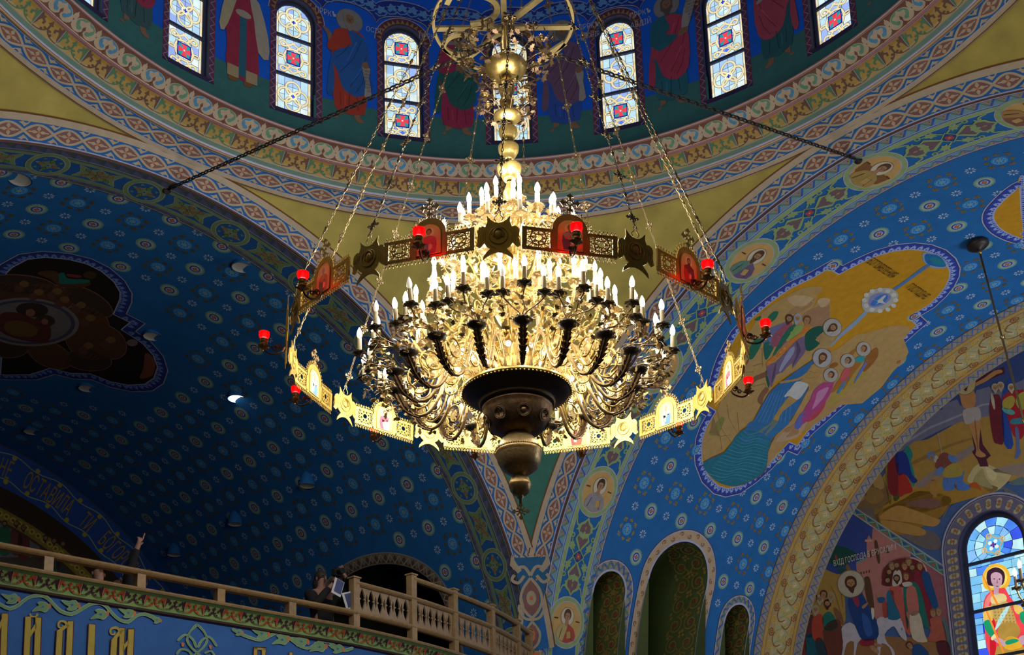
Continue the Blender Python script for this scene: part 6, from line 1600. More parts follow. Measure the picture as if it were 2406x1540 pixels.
def resample(pts, step):
    out = []; n = len(pts)
    for i in range(n):
        a, b = pts[i], pts[(i+1) % n]; m = max(1, int(math.hypot(b[0]-a[0], b[1]-a[1])/step))
        out += [(a[0]+(b[0]-a[0])*j/m, a[1]+(b[1]-a[1])*j/m) for j in range(m)]
    return out
def offset(pts, d):
    """inset a closed outline by d along mitred normals"""
    n = len(pts); ar = sum(pts[i][0]*pts[(i+1) % n][1]-pts[(i+1) % n][0]*pts[i][1] for i in range(n)); s = 1 if ar > 0 else -1; out = []
    for i in range(n):
        p, c, q = (np.array(pts[j % n]) for j in (i-1, i, i+1)); t1 = c-p; t2 = q-c
        t1 = t1/(np.hypot(*t1)+1e-9); t2 = t2/(np.hypot(*t2)+1e-9); n1 = s*np.array((-t1[1], t1[0])); n2 = s*np.array((-t2[1], t2[0])); m = n1+n2; l = max(1.1, m.dot(m))
        out.append(tuple(c+m*(2*d/l)))
    return out
_leafm = [(-.5, 0), (-.30, .12), (-.42, .35), (-.22, .45), (-.26, .72), (-.08, .66), (0, 1), (.08, .66), (.26, .72), (.22, .45), (.42, .35), (.30, .12), (.5, 0)]
def mural_frame(P, outl, field, lay0=0, band='#24388a', motif='#7f90bc', w=.175, dark='#1c2a6c'):
    o = outl; loops = [o, offset(o, .018), offset(o, .03), offset(o, w-.02), offset(o, w)]
    cols = ['#8c90ac', '#3a2430', band, '#8c90ac']
    for k in range(4):
        a, b = loops[k], loops[k+1]
        for i in range(len(a)): P.poly([a[i], a[(i+1) % len(a)], b[(i+1) % len(a)], b[i]], cols[k], lay0)
    P.poly(loops[4], field, lay0)
    mid = resample(offset(o, .035), .03); acc = 0
    for i in range(0, len(mid)-4, 4):
        a, b = np.array(mid[i]), np.array(mid[(i+4) % len(mid)]); c = (a+b)/2; t = b-a; L = np.hypot(*t)+1e-9; t /= L; inn = np.array(offset([tuple(a), tuple(c), tuple(b)] , 0)[1]) if False else c
        nn = np.array((-t[1], t[0])); ar = sum(o[j][0]*o[(j+1) % len(o)][1]-o[(j+1) % len(o)][0]*o[j][1] for j in range(len(o))); nn = nn if ar > 0 else -nn
        q = lambda x, y: tuple(c+t*x*.125+nn*(w-.06-y*(w-.075)))
        P.poly([q(x, y) for x, y in _leafm], motif, lay0+2); P.poly([q(x*.16, .18+y*.16) for x, y in ((-.8, 0), (0, 1), (.8, 0), (0, -.8))], dark, lay0+3)
p = Paint(S_VR, .22, .004, .0011); L = []; fr = mural_shapes('VR', L)
mural_frame(p, fr['000000'], '#a07416'); mural_frame(p, fr['000001'], '#a07416'); draw(p, L)
p.obj('baptism_mural', bpy.data.objects['ceiling'], label='gold-ground quatrefoil mural of figures in a blue river')
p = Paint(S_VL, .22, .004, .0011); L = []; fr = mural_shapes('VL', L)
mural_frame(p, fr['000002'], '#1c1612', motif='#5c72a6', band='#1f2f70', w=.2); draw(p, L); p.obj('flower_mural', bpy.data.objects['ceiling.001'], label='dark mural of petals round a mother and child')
p = Paint(S_WR, 2, .004, .0011); L = []; mural_shapes('WR', L); draw(p, L); p.obj('passion_murals', bpy.data.objects['wall_right'], label='painted crucifixion above and entry on a white donkey below')
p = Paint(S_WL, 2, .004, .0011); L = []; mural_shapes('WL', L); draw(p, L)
def wl_arc(r0, r1, col, lay, n=60):
    for i in range(n):
        a, b = PI*i/n, PI*(i+1)/n; p.poly([(r0*math.cos(a), ZS+r0*math.sin(a)), (r0*math.cos(b), ZS+r0*math.sin(b)), (r1*math.cos(b), ZS+r1*math.sin(b)), (r1*math.cos(a), ZS+r1*math.sin(a))], col, lay)
wl_arc(6.56, 5.72, '#1f3f80', 6); wl_arc(5.72, 5.3, '#2c2018', 6); wl_arc(5.3, 5.05, '#6a5a24', 6); wl_arc(5.05, 5.0, '#3a2a18', 6)
for r0, wv in ((6.42, .05), (5.86, .05)):
    for i in range(36):
        a = .15+2.85*i/36; seg = [(r0+wv*math.sin(j*PI/4+i*PI)*1.0, a+2.85/36*j/4) for j in range(5)]
        p.line([(r*math.cos(t), ZS+r*math.sin(t)) for r, t in seg], .022, '#7d8a5a', 7); p.disc((r0)*math.cos(a+.04), ZS+r0*math.sin(a+.04), .06, .05, '#8a7c34', 8, 7, a)
for i in range(110):
    a = .05+3.0*i/110; p.disc(5.18*math.cos(a), ZS+5.18*math.sin(a), .07, .07, '#8a7a34', 7, 7); p.disc(5.18*math.cos(a), ZS+5.18*math.sin(a), .03, .03, '#4a3c18', 8, 6)
p.obj('end_wall_mural', bpy.data.objects['wall_left'], label='dark painted figures under an arch of lettering')
# niche back walls
for S, k in (('N1', 0), ('N2', 1)):
    dp = NICHES[k][4]; L = []; mural_shapes(S, L); p = Paint((lambda d: lambda u, v, h=0.0: NR*(A+u)-TR*(RV+d-h)+UP*v)(dp), 1, .004, .0011)
    cu, ho, hi, vs, _ = NICHES[k]
    draw(p, L)
    p.obj('figure_mural', NICHE_O[k][0], label='painted bishop and bearded figures' if k else 'painted figure in red')
# gold scrolls on the green soffits of the niches
for k, (cu, ho, hi, vs, dp) in enumerate(NICHES):
    prof = NICHE_O[k][1]; cum = [0]
    for a, b in zip(prof, prof[1:]): cum.append(cum[-1]+math.hypot(b[0]-a[0], b[1]-a[1]))
    ctr = (cu, vs)
    def S_N(u, v, h=0.0, prof=prof, cum=cum, cu=cu, vs=vs, hi=hi):
        i = 0
        while i < len(cum)-2 and cum[i+1] < u: i += 1
        t = (u-cum[i])/(cum[i+1]-cum[i]); x = prof[i][0]+(prof[i+1][0]-prof[i][0])*t; w = prof[i][1]+(prof[i+1][1]-prof[i][1])*t
        P0 = S_VR(x, RADR-w); tgt = S_VR(cu, RADR-min(w, vs)); P0 = P0+(tgt-P0).normalized()*h
        return P0-TR*v
    p = Paint(S_N, .3, .012, .0015); L = cum[-1]; r = .17 if k == 1 else .12; dep = 1.0 if k == 1 else .7
    for row, v0 in enumerate((r*1.25, r*3.4)):
        u = r*1.5; j = 0
        while u < L*.62:
            sg = 1 if (j+row) % 2 else -1
            p.line([(u+r*(1-.8*i/16)*math.cos(i*.62*sg), v0+r*(1-.8*i/16)*math.sin(i*.62*sg)) for i in range(17)], .028, '#7d6a34', 1)
            p.line(spline([(u+r, v0), (u+r*1.4, v0+sg*r*.9), (u+r*2.2, v0+sg*r*.4)], 3), .028, '#7d6a34', 1)
            for q in range(5): p.disc(u+.03*math.cos(q*1.257), v0+.03*math.sin(q*1.257), .02, .02, '#7d4034', 2, 6)
            for q in range(4): p.stamp([(0, '#85703a', _ivy)], u+r*1.1*math.cos(q*1.6+.5), v0+r*1.1*math.sin(q*1.6+.5), .2, .2, q*1.6, 1)
            u += r*2.25; j += 1
    p.obj('scroll_painting', NICHE_O[k][0])
# ---------------------------------------------------------------- lettering painted on the walls
TXT = {}
def text_shapes(s, size):
    """flat letter outlines as triangles, baseline at the origin, centred"""
    cu = bpy.data.curves.new('t', 'FONT'); cu.body = s; cu.size = size; cu.align_x = 'CENTER'; cu.resolution_u = 2
    o = bpy.data.objects.new('t', cu); C.objects.link(o); dg = bpy.context.evaluated_depsgraph_get(); me = o.evaluated_get(dg).to_mesh()
    me.calc_loop_triangles(); tr = [[(me.vertices[i].co.x, me.vertices[i].co.y) for i in t.vertices] for t in me.loop_triangles]
    o.evaluated_get(dg).to_mesh_clear(); bpy.data.objects.remove(o); bpy.data.curves.remove(cu); return tr
def write(P, s, u, v, size, col, rot=0.0, sx=1.0, layer=9, flip=1, sk=0.0):
    ca, sa = math.cos(rot), math.sin(rot)
    for t in text_shapes(s, size):
        P.poly([(u+flip*((x*sx+sk*y)*ca-y*sa), v+(x*sx+sk*y)*sa+y*ca) for x, y in t], col, layer)
p = Paint(S_VR, .3, .02, .001)
# the title of the river mural runs along the arm, its letters standing towards the crown
def svr(u, v, h=0.0): return S_VR(u, v, h)
write(p, 'БОГОЯВЛЕНИЯ', 2.65, 11.62, .17, '#3a2a12', 0, .62, 1, 1, 0)
p2 = Paint(lambda u, v, h=0.0: S_VR(u, -v, h), .3, .02, .001)
p.v, p.f, p.c = [], [], []
write(p2, '·БОГОЯВЛЕНИЯ', 2.72, -11.72, .20, '#3a2a12', 0, .50, 1); write(p2, 'ГОСПОДНЄ·', 3.85, -11.72, .20, '#3a2a12', 0, .50, 1)
p2.obj('mural_title', bpy.data.objects['ceiling'])
p = Paint(S_WR, 3, .02, .001)
write(p, 'ВХІД ГОСПОДА В ЄРУСАЛИМ', -4.72, 1.98, .17, '#b0aaa4', math.radians(0), .55, 1); p.obj('mural_title', bpy.data.objects['wall_right'])
p = Paint(S_WL, 3, .016, .001)
for i, ch in enumerate('НЕ  ОСТАВИЛА  ТИ  БОГОРОДИЦЕ'):
    a = math.radians(75.8-1.27*i)
    if ch != ' ': write(p, ch, 5.93*math.cos(a), ZS+5.93*math.sin(a), .56, '#8a6a24', a-PI/2, .34, 1)
p.obj('arch_lettering', bpy.data.objects['wall_left'])
# ---------------------------------------------------------------- paintings on the drum: ground, scallops, window borders, prophets
KA = 1.15
p = Paint(S_DR, .3, .004, .0015); dg = math.radians
NB = 5; AZ = lambda k: dg(.57+15.43*k)*DR       # bay centres: integers are windows, halves are figures
ua, ub = AZ(-NB-.5), AZ(NB+.5)
n = 150
for i in range(n):
    a = ua+(ub-ua)*i/n; b = ua+(ub-ua)*(i+1)/n
    if any(abs((a+b)/2-AZ(k)) < WHW for k in range(-NB, NB+1)): p.rect(a, b, C2Z, WZ0, '#2c5a58', 0)
    else: p.rect(a, b, C2Z, 6.83, '#2c5a58', 0)
bw = 15.43/2*dg(1)*DR      # half bay
def arch_line(c, hw, vs, w0, w1, col, lay, n=24, a0=0.0, a1=PI):
    A_ = [(c+(hw+w0)*math.cos(a0+(a1-a0)*i/n), vs+(hw+w0)*math.sin(a0+(a1-a0)*i/n)) for i in range(n+1)]; B_ = [(c+(hw+w1)*math.cos(a0+(a1-a0)*i/n), vs+(hw+w1)*math.sin(a0+(a1-a0)*i/n)) for i in range(n+1)]
    for i in range(n): p.poly([A_[i], A_[i+1], B_[i+1], B_[i]], col, lay)
DKB = '#172a74'
for k2 in range(-2*NB, 2*NB+1):
    c = AZ(k2/2); iswin = k2 % 2 == 0
    # blue scalloped band over every bay
    hw = bw*.98/2*2*.5+.0
    half = AZ(.25)-AZ(0)
    top = lambda x, h: h+.16*math.cos(x*PI/2)      # x in -1..1 over the half bay
    lo = []; hi = []
    N = 16
    for i in range(N+1):
        x = -1+2*i/N; u = c+x*half
        lo.append((u, (8.30+.24*math.sqrt(max(0, 1-x*x*.98))) if not iswin else (8.27+.20*math.sqrt(max(0, 1-x*x*.98))))); hi.append((u, 8.60+.14*math.sqrt(max(0, 1-x*x*.97))))
    for i in range(N):
        p.poly([lo[i], lo[i+1], hi[i+1], hi[i]], DKB, 0)
        p.poly([lo[i], lo[i+1], (lo[i+1][0], lo[i+1][1]+.014), (lo[i][0], lo[i][1]+.014)], '#7f8296', 1); p.poly([hi[i], hi[i+1], (hi[i+1][0], hi[i+1][1]+.016), (hi[i][0], hi[i][1]+.016)], '#7f8296', 1)
        p.poly([(lo[i][0], lo[i][1]-.012), (lo[i+1][0], lo[i+1][1]-.012), lo[i+1], lo[i]], '#3a1c3c', 1)
    for j in range(-2, 3):
        x = j*.40; u = c+x*half; v0 = (lo[int((x+1)*N/2)][1]+hi[int((x+1)*N/2)][1])/2
        p.stamp([(0, '#4d78a6', [(.0, -.05), (-.06, -.09), (-.1, -.04), (-.07, .0), (-.11, .05), (-.05, .05), (0, .11), (.05, .05), (.11, .05), (.07, 0), (.1, -.04), (.06, -.09)])], u, v0+.02, .75, .75, -x*.6, 2)
        p.line([(u-.09, v0-.05), (u-.03, v0-.09), (u+.05, v0-.07), (u+.09, v0-.02)], .022, '#4d78a6', 2); p.disc(u, v0-.055, .014, .02, DKB, 3, 6)
    if iswin:
        B0, B1 = WHW-.012, WHW+.075
        for s in (-1, 1): p.rect(c+s*B0, c+s*B1, WZ0-.05, WZT, '#4a2f44', 1)
        arch_line(c, WHW, WZT, -.012, .10, '#4a2636', 1); arch_line(c, WHW, WZT, .10, .114, '#7f8296', 1); p.rect(c-B1, c+B1, WZ0-.05, WZ0+.02, '#2a2040', 1)
        for i in range(13):
            v = WZ0-.04+i*.125
            for s in (-1, 1):
                p.line([(c+s*(B0+.008), v), (c+s*(B1-.008), v+.0625), (c+s*(B0+.008), v+.125)], .012, '#7d6a84', 2); p.poly([(c+s*(B1-.003), v), (c+s*(B1-.003), v+.125), (c+s*(B0+.05), v+.0625)], '#6a2436', 2)
        for i in range(15):
            a = PI*(i+.5)/15; q = [(c+(WHW+r)*math.cos(a+d_), WZT+(WHW+r)*math.sin(a+d_)) for r, d_ in ((.01, -.1), (.085, 0), (.01, .1))]; p.poly(q, '#7a6236', 2)
HB = {}
def prophet(c, kind, robe, cloak, hair, beard, sx=1, words=()):
    H = 1.80; z0 = 6.60; s = sx
    q = lambda l: [(c+s*x*H, z0+y*H) for x, y in l]
    sp = lambda l: spline(q(l), 2, True)
    def f(l, c_, lay): p.poly(sp(l), c_, lay)
    p.disc(c, z0+.905*H, .20, .20, '#6d6557', 3, 22); p.disc(c, z0+.905*H, .185, .185, '#6a6a6a' if kind != 'priest' else '#7a6a4a', 4, 22)
    f([(-.045, .82), (-.13, .78), (-.155, .6), (-.13, .3), (-.12, .06), (.12, .05), (.13, .3), (.15, .58), (.12, .78), (.045, .82)], robe, 5)
    if kind == 'priest':
        for x0, x1, cc in ((-.12, -.035, '#7d2438'), (.035, .12, '#7d2438'), (-.03, .03, '#1f5060')): p.poly(q([(x0, .06), (x1, .06), (x1*.9, .62), (x0*.9, .62)]), cc, 6)
        for x0, x1 in ((-.125, -.03), (.03, .125)): p.poly(q([(x0, .03), (x1, .03), (x1, .13), (x0, .13)]), '#8a7a5c', 7)
        f([(-.05, .8), (-.14, .76), (-.2, .45), (-.16, .4), (-.09, .6)], '#8f866a', 7); f([(.05, .8), (.13, .78), (.21, .5), (.215, .3), (.13, .33), (.09, .6)], '#8a8274', 7); p.disc(c, z0+.62*H, .12, .06, '#8a8070', 8, 12)
        for x in (-.08, .05): f([(x-.03, .03), (x+.03, .03), (x+.03, 0), (x-.03, -.01)], '#6a4424', 6)
    else:
        f([(-.02, .81), (.12, .77), (.17, .55), (.15, .28), (.05, .2), (-.06, .26), (-.1, .4), (-.15, .5), (-.12, .6), (.02, .68)], cloak, 6)
        f([(-.12, .52), (-.16, .5), (-.19, .2), (-.15, .17), (-.12, .3)], cloak, 5)
        for l in ([(.1, .74), (.03, .55), (-.08, .4)], [(.14, .6), (.08, .42), (0, .28)], [(.0, .68), (-.06, .58), (-.12, .52)], [(.13, .45), (.1, .33), (.05, .24)], [(-.08, .22), (-.075, .1)], [(.06, .2), (.07, .08)], [(0, .24), (-.01, .08)]):
            p.line(q(l), .014, tuple(x*.55 for x in pcol(cloak if l[0][1] > .3 else robe)), 7)
        for l in ([(.06, .72), (-.02, .52)], [(.11, .5), (.03, .34)], [(-.04, .2), (-.04, .1)]): p.line(q(l), .018, tuple(min(.9, x*1.5) for x in pcol(cloak if l[0][1] > .3 else robe)), 7)
        for x, d_ in ((-.08, -1), (.06, 1)): f([(x-.02, .08), (x+.02, .08), (x+.025, .02), (x+d_*.06, -.02), (x+d_*.02, -.03), (x-.02, .0)], '#6e5340', 4)
        if kind == 'wave':
            f([(-.1, .76), (-.16, .7), (-.19, .62), (-.17, .58), (-.1, .6), (-.06, .7)], robe, 8); f([(-.17, .62), (-.19, .72), (-.23, .78), (-.21, .79), (-.15, .74), (-.15, .64)], '#6e5340', 8)
            f([(.10, .5), (.17, .49), (.16, .4), (.18, .24), (.12, .22), (.13, .35)], '#7f7b76', 8); f([(.1, .52), (.14, .55), (.16, .5), (.12, .48)], '#6e5340', 9); HB[c] = (.135, .45)
        elif kind == 'scroll':
            f([(.12, .62), (.17, .64), (.26, .9), (.24, .93), (.17, .9), (.12, .72)], '#7f7b76', 8); f([(.08, .58), (.16, .6), (.17, .64), (.1, .64)], '#6e5340', 9); f([(-.1, .74), (-.15, .6), (-.08, .5), (.04, .56), (.08, .6), (-.02, .64)], robe, 8); HB[c] = (.19, .86)
        else:
            f([(-.12, .74), (-.16, .6), (-.1, .53), (.0, .58), (.02, .62), (-.06, .66)], robe, 8); f([(0, .57), (.06, .58), (.05, .62), (0, .62)], '#6e5340', 9); f([(.03, .6), (.13, .55), (.14, .58), (.05, .63)], '#7f7b76', 9)
    f([(-.05, .9), (-.05, .95), (0, .985), (.05, .95), (.05, .9), (.045, .86), (-.045, .86)], hair, 8); f([(-.033, .93), (-.02, .955), (.025, .955), (.037, .93), (.032, .88), (.012, .845), (-.012, .845), (-.03, .88)], '#6e5340', 9)
    if beard: f([(-.035, .895), (-.03, .85), (.0, .80), (.035, .85), (.038, .895), (.012, .875), (-.012, .875)], hair, 10)
    for x in (-.014, .017): p.disc(c+s*x*H, z0+.918*H, .012, .006, '#2a1c14', 10, 6)
    p.poly(q([(-.003, .915), (.005, .915), (.009, .893), (-.005, .893)]), '#4f3626', 10)
K = ((-3.5, 'fold', '#2f4a4c', '#7d2a3e', '#4a3424', 1, 1), (-2.5, 'priest', '#7d2438', '#8a8274', '#6a645a', 1, 1), (-1.5, 'wave', '#8a3020', '#1c4a84', '#6e6a60', 1, 1), (-.5, 'fold', '#7d2440', '#1a4c46', '#33241c', 0, 1), (.5, 'wave', '#22428a', '#5a4258', '#55504a', 1, 1), (1.5, 'scroll', '#1c5360', '#8a3046', '#4a4238', 1, 1), (2.5, 'fold', '#1f4c54', '#8a3a4a', '#4a3424', 1, -1), (3.5, 'wave', '#3a4a3c', '#4a2a40', '#4a3424', 1, 1))
for b, kind, robe, cloak, hair, beard, sx in K: prophet(AZ(b), kind, robe, cloak, hair, beard, sx)
for b, l1, l2, y1 in ((-1.5, 'ПРРКЪ', 'ОСІЯ', 8.22), (-.5, 'ПРРКЪ', '', 8.15), (.5, 'ПРРКЪ', 'СОФОНІЯ', 8.2), (1.5, 'ПРРКЪ', 'АВДІЙ', 8.2)):
    if b == -1.5: write(p, l1, AZ(b)-.36, y1, .13, '#8f93a4', 0, .75, 4); write(p, l2, AZ(b)+.36, y1-.1, .12, '#8f93a4', 0, .75, 4)
    elif b == .5: write(p, l1, AZ(b)+.42, y1, .13, '#8f93a4', 0, .7, 4); write(p, l2, AZ(b)+.40, y1-.16, .12, '#8f93a4', 0, .6, 4)
    elif b == 1.5: write(p, l1, AZ(b)-.40, y1, .13, '#8f93a4', 0, .75, 4); write(p, l2, AZ(b)-.40, y1-.17, .13, '#8f93a4', 0, .75, 4)
    else: write(p, l1, AZ(b)-.40, y1, .13, '#8f93a4', 0, .7, 4)
for b, ls in ((-1.5, ('ОУБА', 'ТИНИ', 'ХРЕ', 'СВІСН', 'И РАБО', 'ТИТЪ', 'ЕМ')), (1.5, ('ВЕЛА', 'СТЫНѦ', 'ДА НЕ', 'ОСЛАБІ', 'ЮТЬ', 'ТКАН'))):
    c = AZ(b); x, y = HB[c]
    for i, t in enumerate(ls): write(p, t, c+x*1.8+.008*i, 6.6+y*1.8-.055*i, .05, '#3a3630', 0, .9, 10)
p.obj('prophet_paintings', bpy.data.objects['wall_drum'], label='standing robed prophets painted between the drum windows')
KA = 1.9
# ---------------------------------------------------------------- stained glass
def glassmat(name, k):
    m = bpy.data.materials.new(name); m.use_nodes = True; nt = m.node_tree; nt.nodes.clear(); o = nt.nodes.new('ShaderNodeOutputMaterial'); e = nt.nodes.new('ShaderNodeEmission'); a = nt.nodes.new('ShaderNodeAttribute'); a.attribute_name = 'col'
    tc = nt.nodes.new('ShaderNodeTexCoord'); nz = nt.nodes.new('ShaderNodeTexNoise'); nz.inputs['Scale'].default_value = 5; mr = nt.nodes.new('ShaderNodeMapRange'); mr.inputs['To Min'].default_value = .75; mr.inputs['To Max'].default_value = 1.3
    mx = nt.nodes.new('ShaderNodeMix'); mx.data_type = 'RGBA'; mx.blend_type = 'MULTIPLY'; mx.inputs[0].default_value = 1
    nt.links.new(tc.outputs['Object'], nz.inputs['Vector']); nt.links.new(nz.outputs['Fac'], mr.inputs['Value']); nt.links.new(a.outputs['Color'], mx.inputs[6]); nt.links.new(mr.outputs[0], mx.inputs[7]); nt.links.new(mx.outputs[2], e.inputs[0]); e.inputs[1].default_value = k; nt.links.new(e.outputs[0], o.inputs[0]); return m
M_GLASS = glassmat('backlit_stained_glass', .80)
def gcol(h): return lin(h, 1.0)
SKYG = ['#d6f2ff', '#bfe4ff', '#e8faff', '#a9cdff', '#c8ecff', '#9fb8ff', '#dff6ff', '#b8dcff']
CREAM = gcol('#f2e2b4')
rg = random.Random(11)
CELLS = []
def glass_section(P, Ld, kind, w, v0, v1, outline, seed):
    """one leaded light between two glazing bars"""
    r = random.Random(seed); vm = (v0+v1)/2; h = v1-v0; e = w-.035
    inside = lambda x, y: y <= outline(x)
    def cell(a, b, c, d, col):
        a, b = max(a, -w), min(b, w); q = [(a, c), (b, c), (b, min(d, outline(b*.999))), ((a+b)/2, min(d, outline((a+b)/2))), (a, min(d, outline(a*.999)))]
        if min(y for _, y in q[2:]) <= c+.01 and max(y for _, y in q[2:]) <= c+.01: return
        CELLS.append(([(x, max(y, c)) for x, y in q], col))
    xs = [-e, -e*.55, 0, e*.5, e]; rows = 4
    for j in range(rows):
        for i in range(4):
            cell(xs[i], xs[i+1], v0+h*j/rows, v0+h*(j+1)/rows, gcol(r.choice(SKYG)))
    for i in range(9):
        for s in (-1, 1): cell(*sorted((s*w, s*e)), v0+h*i/9, v0+h*(i+1)/9, gcol(r.choice(('#f0e0b8', '#e6cf98', '#f6ecd0'))))
    def ld(pts, wd=.006, lay=0):
        pts = [p_ for p_ in pts if inside(*p_)]
        if len(pts) > 1: Ld.line(pts, wd, gcol('#14183a'), lay)
    for j in range(1, rows):
        for i in range(4):
            if r.random() < .75: ld([(xs[i], v0+h*j/rows), ((xs[i]+xs[i+1])/2, v0+h*j/rows), (xs[i+1], v0+h*j/rows)])
    for x in xs: ld([(x, v0+h*t/8) for t in range(9)])
    def strap(pts, closed=False, wd=.03):
        P.line(pts, wd+.01, gcol('#3a3018'), 1, closed); P.line(pts, wd, CREAM, 2, closed)
    if kind == 'A':
        for k in range(4):
            a = k*PI/2; strap([(x, y) for x, y in ell(.115*math.cos(a), vm+.125*math.sin(a), .105, .11, 20)], True)
        for k in range(8): P.disc(.04*math.cos(k*PI/4), vm+.04*math.sin(k*PI/4), .022, .022, gcol('#fff3a0' if k % 2 else '#f8f8ff'), 3, 8)
        for k in range(4): P.disc(.02*math.cos(k*PI/2), vm+.02*math.sin(k*PI/2), .013, .013, gcol('#1430d0'), 4, 6)
        P.disc(0, vm, .014, .014, gcol('#1430d0'), 5, 6)
    else:
        strap(ell(0, vm, .135, .15, 24), True)
        for s in (-1, 1):
            for t in (-1, 1):
                strap(spline([(s*.05, vm+t*.15), (s*.13, vm+t*.24), (s*.19, vm+t*.22), (s*.17, vm+t*.17), (s*.1, vm+t*.18), (-s*.02, vm+t*.26)], 4)); 
            strap(ell(s*.185, vm, .045, .022, 12), True, .022)
        P.poly([(-.105, vm-.11), (.105, vm-.11), (.105, vm+.11), (-.105, vm+.11)], gcol('#1c2a90'), 3)
        P.poly([(-.085, vm-.09), (.085, vm-.09), (.085, vm+.09), (-.085, vm+.09)], gcol('#2a9aa0'), 4)
        for k in range(4):
            a = k*PI/2; P.poly([(x*math.cos(a)-y*math.sin(a), vm+x*math.sin(a)+y*math.cos(a)) for x, y in ((-.012, 0), (-.045, .09), (.045, .09), (.012, 0))], gcol('#f04858'), 5)
        P.disc(0, vm, .014, .014, gcol('#ffe0d0'), 6, 8)
        for t in (-1, 1): P.poly([(0, vm+t*.28), (-.06, vm+t*.2), (0, vm+t*.165), (.06, vm+t*.2)], gcol('#5a78ff' if r.random() < .5 else '#a8c0ff'), 1)
GW = .262; GR = .12      # half width of the glass and how far it stands behind the drum face
for k in range(-6, 7):
    if abs(k) > 5: continue
    c = AZ(k)/DR; ax = V3((math.sin(c), math.cos(c), 0)); tx = V3((math.cos(c), -math.sin(c), 0))
    F = lambda u, v, h=0.0, ax=ax, tx=tx: ax*(DR+GR-h)+tx*u+UP*v
    mb = MB(); n = 18; o1 = [(WHW, WZ0)]+[(WHW*math.cos(PI*i/n), WZT+WHW*math.sin(PI*i/n)) for i in range(n+1)]+[(-WHW, WZ0)]; gw = GW; o2 = [(gw, 6.50)]+[(gw*math.cos(PI*i/n), WZT+gw*math.sin(PI*i/n)) for i in range(n+1)]+[(-gw, 6.50)]
    m = len(o1); a = [F(u, v, GR) for u, v in o1]; b = [F(u, v, .02) for u, v in o1]; d_ = [F(u, v, .02) for u, v in o2]; e_ = [F(u, v, -.02) for u, v in o2]
    mb.add(a+b+d_+e_, [(j*m+i, j*m+(i+1) % m, (j+1)*m+(i+1) % m, (j+1)*m+i) for j in range(3) for i in range(m)])
    if k == -5: M_FRAME = mat('dark_window_frame', (.03, .035, .08), .6)
    w = mb.obj('window_%d' % (k+6), M_FRAME, kind='structure', label='round-headed stained glass window of the drum')
    outline = lambda x: WZT+math.sqrt(max(0, GW*GW-x*x))
    zb = [6.50, 7.105, 7.735, WZT+GW]; kinds = ('A', 'B', 'A') if k % 2 == 0 else ('B', 'A', 'B')
    for j in range(3):
        P_ = Paint(F, 5, .0, .0015); L_ = Paint(F, 5, .0015, .0015)
        CELLS.clear(); glass_section(P_, P_, kinds[j], GW, zb[j]+(.0 if j == 0 else .018), zb[j+1]-(.018 if j < 2 else 0), outline, 100*k+j)
        po = P_.obj('pane', w, M_GLASS)
        for q, col in CELLS: g_ = Paint(F, 5, -.001, 0); g_.poly(q, col); g_.obj('glass_piece', po, M_GLASS, kind=None)
    for z in (7.105, 7.735):
        mb = MB(); P8 = [F(u, v, h) for h in (-.02, .035) for v in (z-.02, z+.02) for u in (-GW-.01, GW+.01)]; mb.add(P8, [(0, 2, 3, 1), (4, 5, 7, 6), (0, 1, 5, 4), (2, 6, 7, 3), (0, 4, 6, 2), (1, 3, 7, 5)]); mb.obj('glazing_bar', M_FRAME, w)
M_LEAFG = mat('gilt_leaf', (.62, .47, .22), .34, .7, noise=.15, nscale=30)
M_CHAIN = mat('aged_brass_chain', (.20, .145, .075), .4, .8, noise=.2, nscale=30)
# ---------------------------------------------------------------- the great chandelier
T = Matrix.Translation; RZ = lambda a: Matrix.Rotation(a, 4, 'Z')
def radial(az): return RZ(az-PI/2)          # local +x of a prototype points along azimuth 'az' measured from -y (the camera side)
chand = empty('chandelier', (0, 0, -1.56), label='tiered gilt chandelier thick with lit candles, leaves and scrolls under the dome', cat='chandelier')
CZ = T((0, 0, 1.56))
def cpart(name, mb, m, smooth=True, **k):
    o = mb.obj(name, m, chand, smooth, **k); o.matrix_local = CZ; return o
def rope(mb, r, z, n, rr): 
    for i in range(n):
        a = 2*PI*i/n; mb.ball((r*math.cos(a), r*math.sin(a), z), rr, 6, 4)
# foot: cross, globes, bowl and flange
def snow(r=.08, th=.012):
    """openwork flower cross used at the foot and along the chains, in the x-z plane"""
    mb = MB(); F = lambda pts, z0=-th/2, z1=th/2: mb.prism(pts, z0, z1, Matrix.Rotation(PI/2, 4, 'X'))
    for k in range(4):
        a = k*PI/2; R2 = lambda p: (r*(p[0]*math.cos(a)-p[1]*math.sin(a)), r*(p[0]*math.sin(a)+p[1]*math.cos(a)))
        F([R2(q) for q in ((.12, -.07), (.55, -.06), (.62, -.22), (.8, -.2), (1.0, 0), (.8, .2), (.62, .22), (.55, .06), (.12, .07))])
        a += PI/4
        F([R2(q) for q in ((.1, -.05), (.42, -.05), (.5, -.14), (.64, 0), (.5, .14), (.42, .05), (.1, .05))])
    out = ell(0, 0, .24*r, .24*r, 12); inn = ell(0, 0, .13*r, .13*r, 12)
    for i in range(12):
        F([out[i], out[(i+1) % 12], inn[(i+1) % 12], inn[i]])
    return mb
ME_SNOW = snow().mesh('cross', M_CHAIN); ME_SNOW_D = snow().mesh('cross', M_BRONZE)
link('finial_cross', ME_SNOW, chand, CZ @ T((0, 0, -1.47)), kind=None)
mb = MB(); mb.lathe([(0, -1.40), (.012, -1.40), (.012, -1.36), (.03, -1.345), (.024, -1.33), (.035, -1.32), (.06, -1.315), (.085, -1.285), (.097, -1.245), (.1, -1.232), (.1, -1.222), (.095, -1.21), (.075, -1.165), (.052, -1.145), (.045, -1.14), (.045, -1.12)], 40); cpart('small_globe', mb, M_GILT)
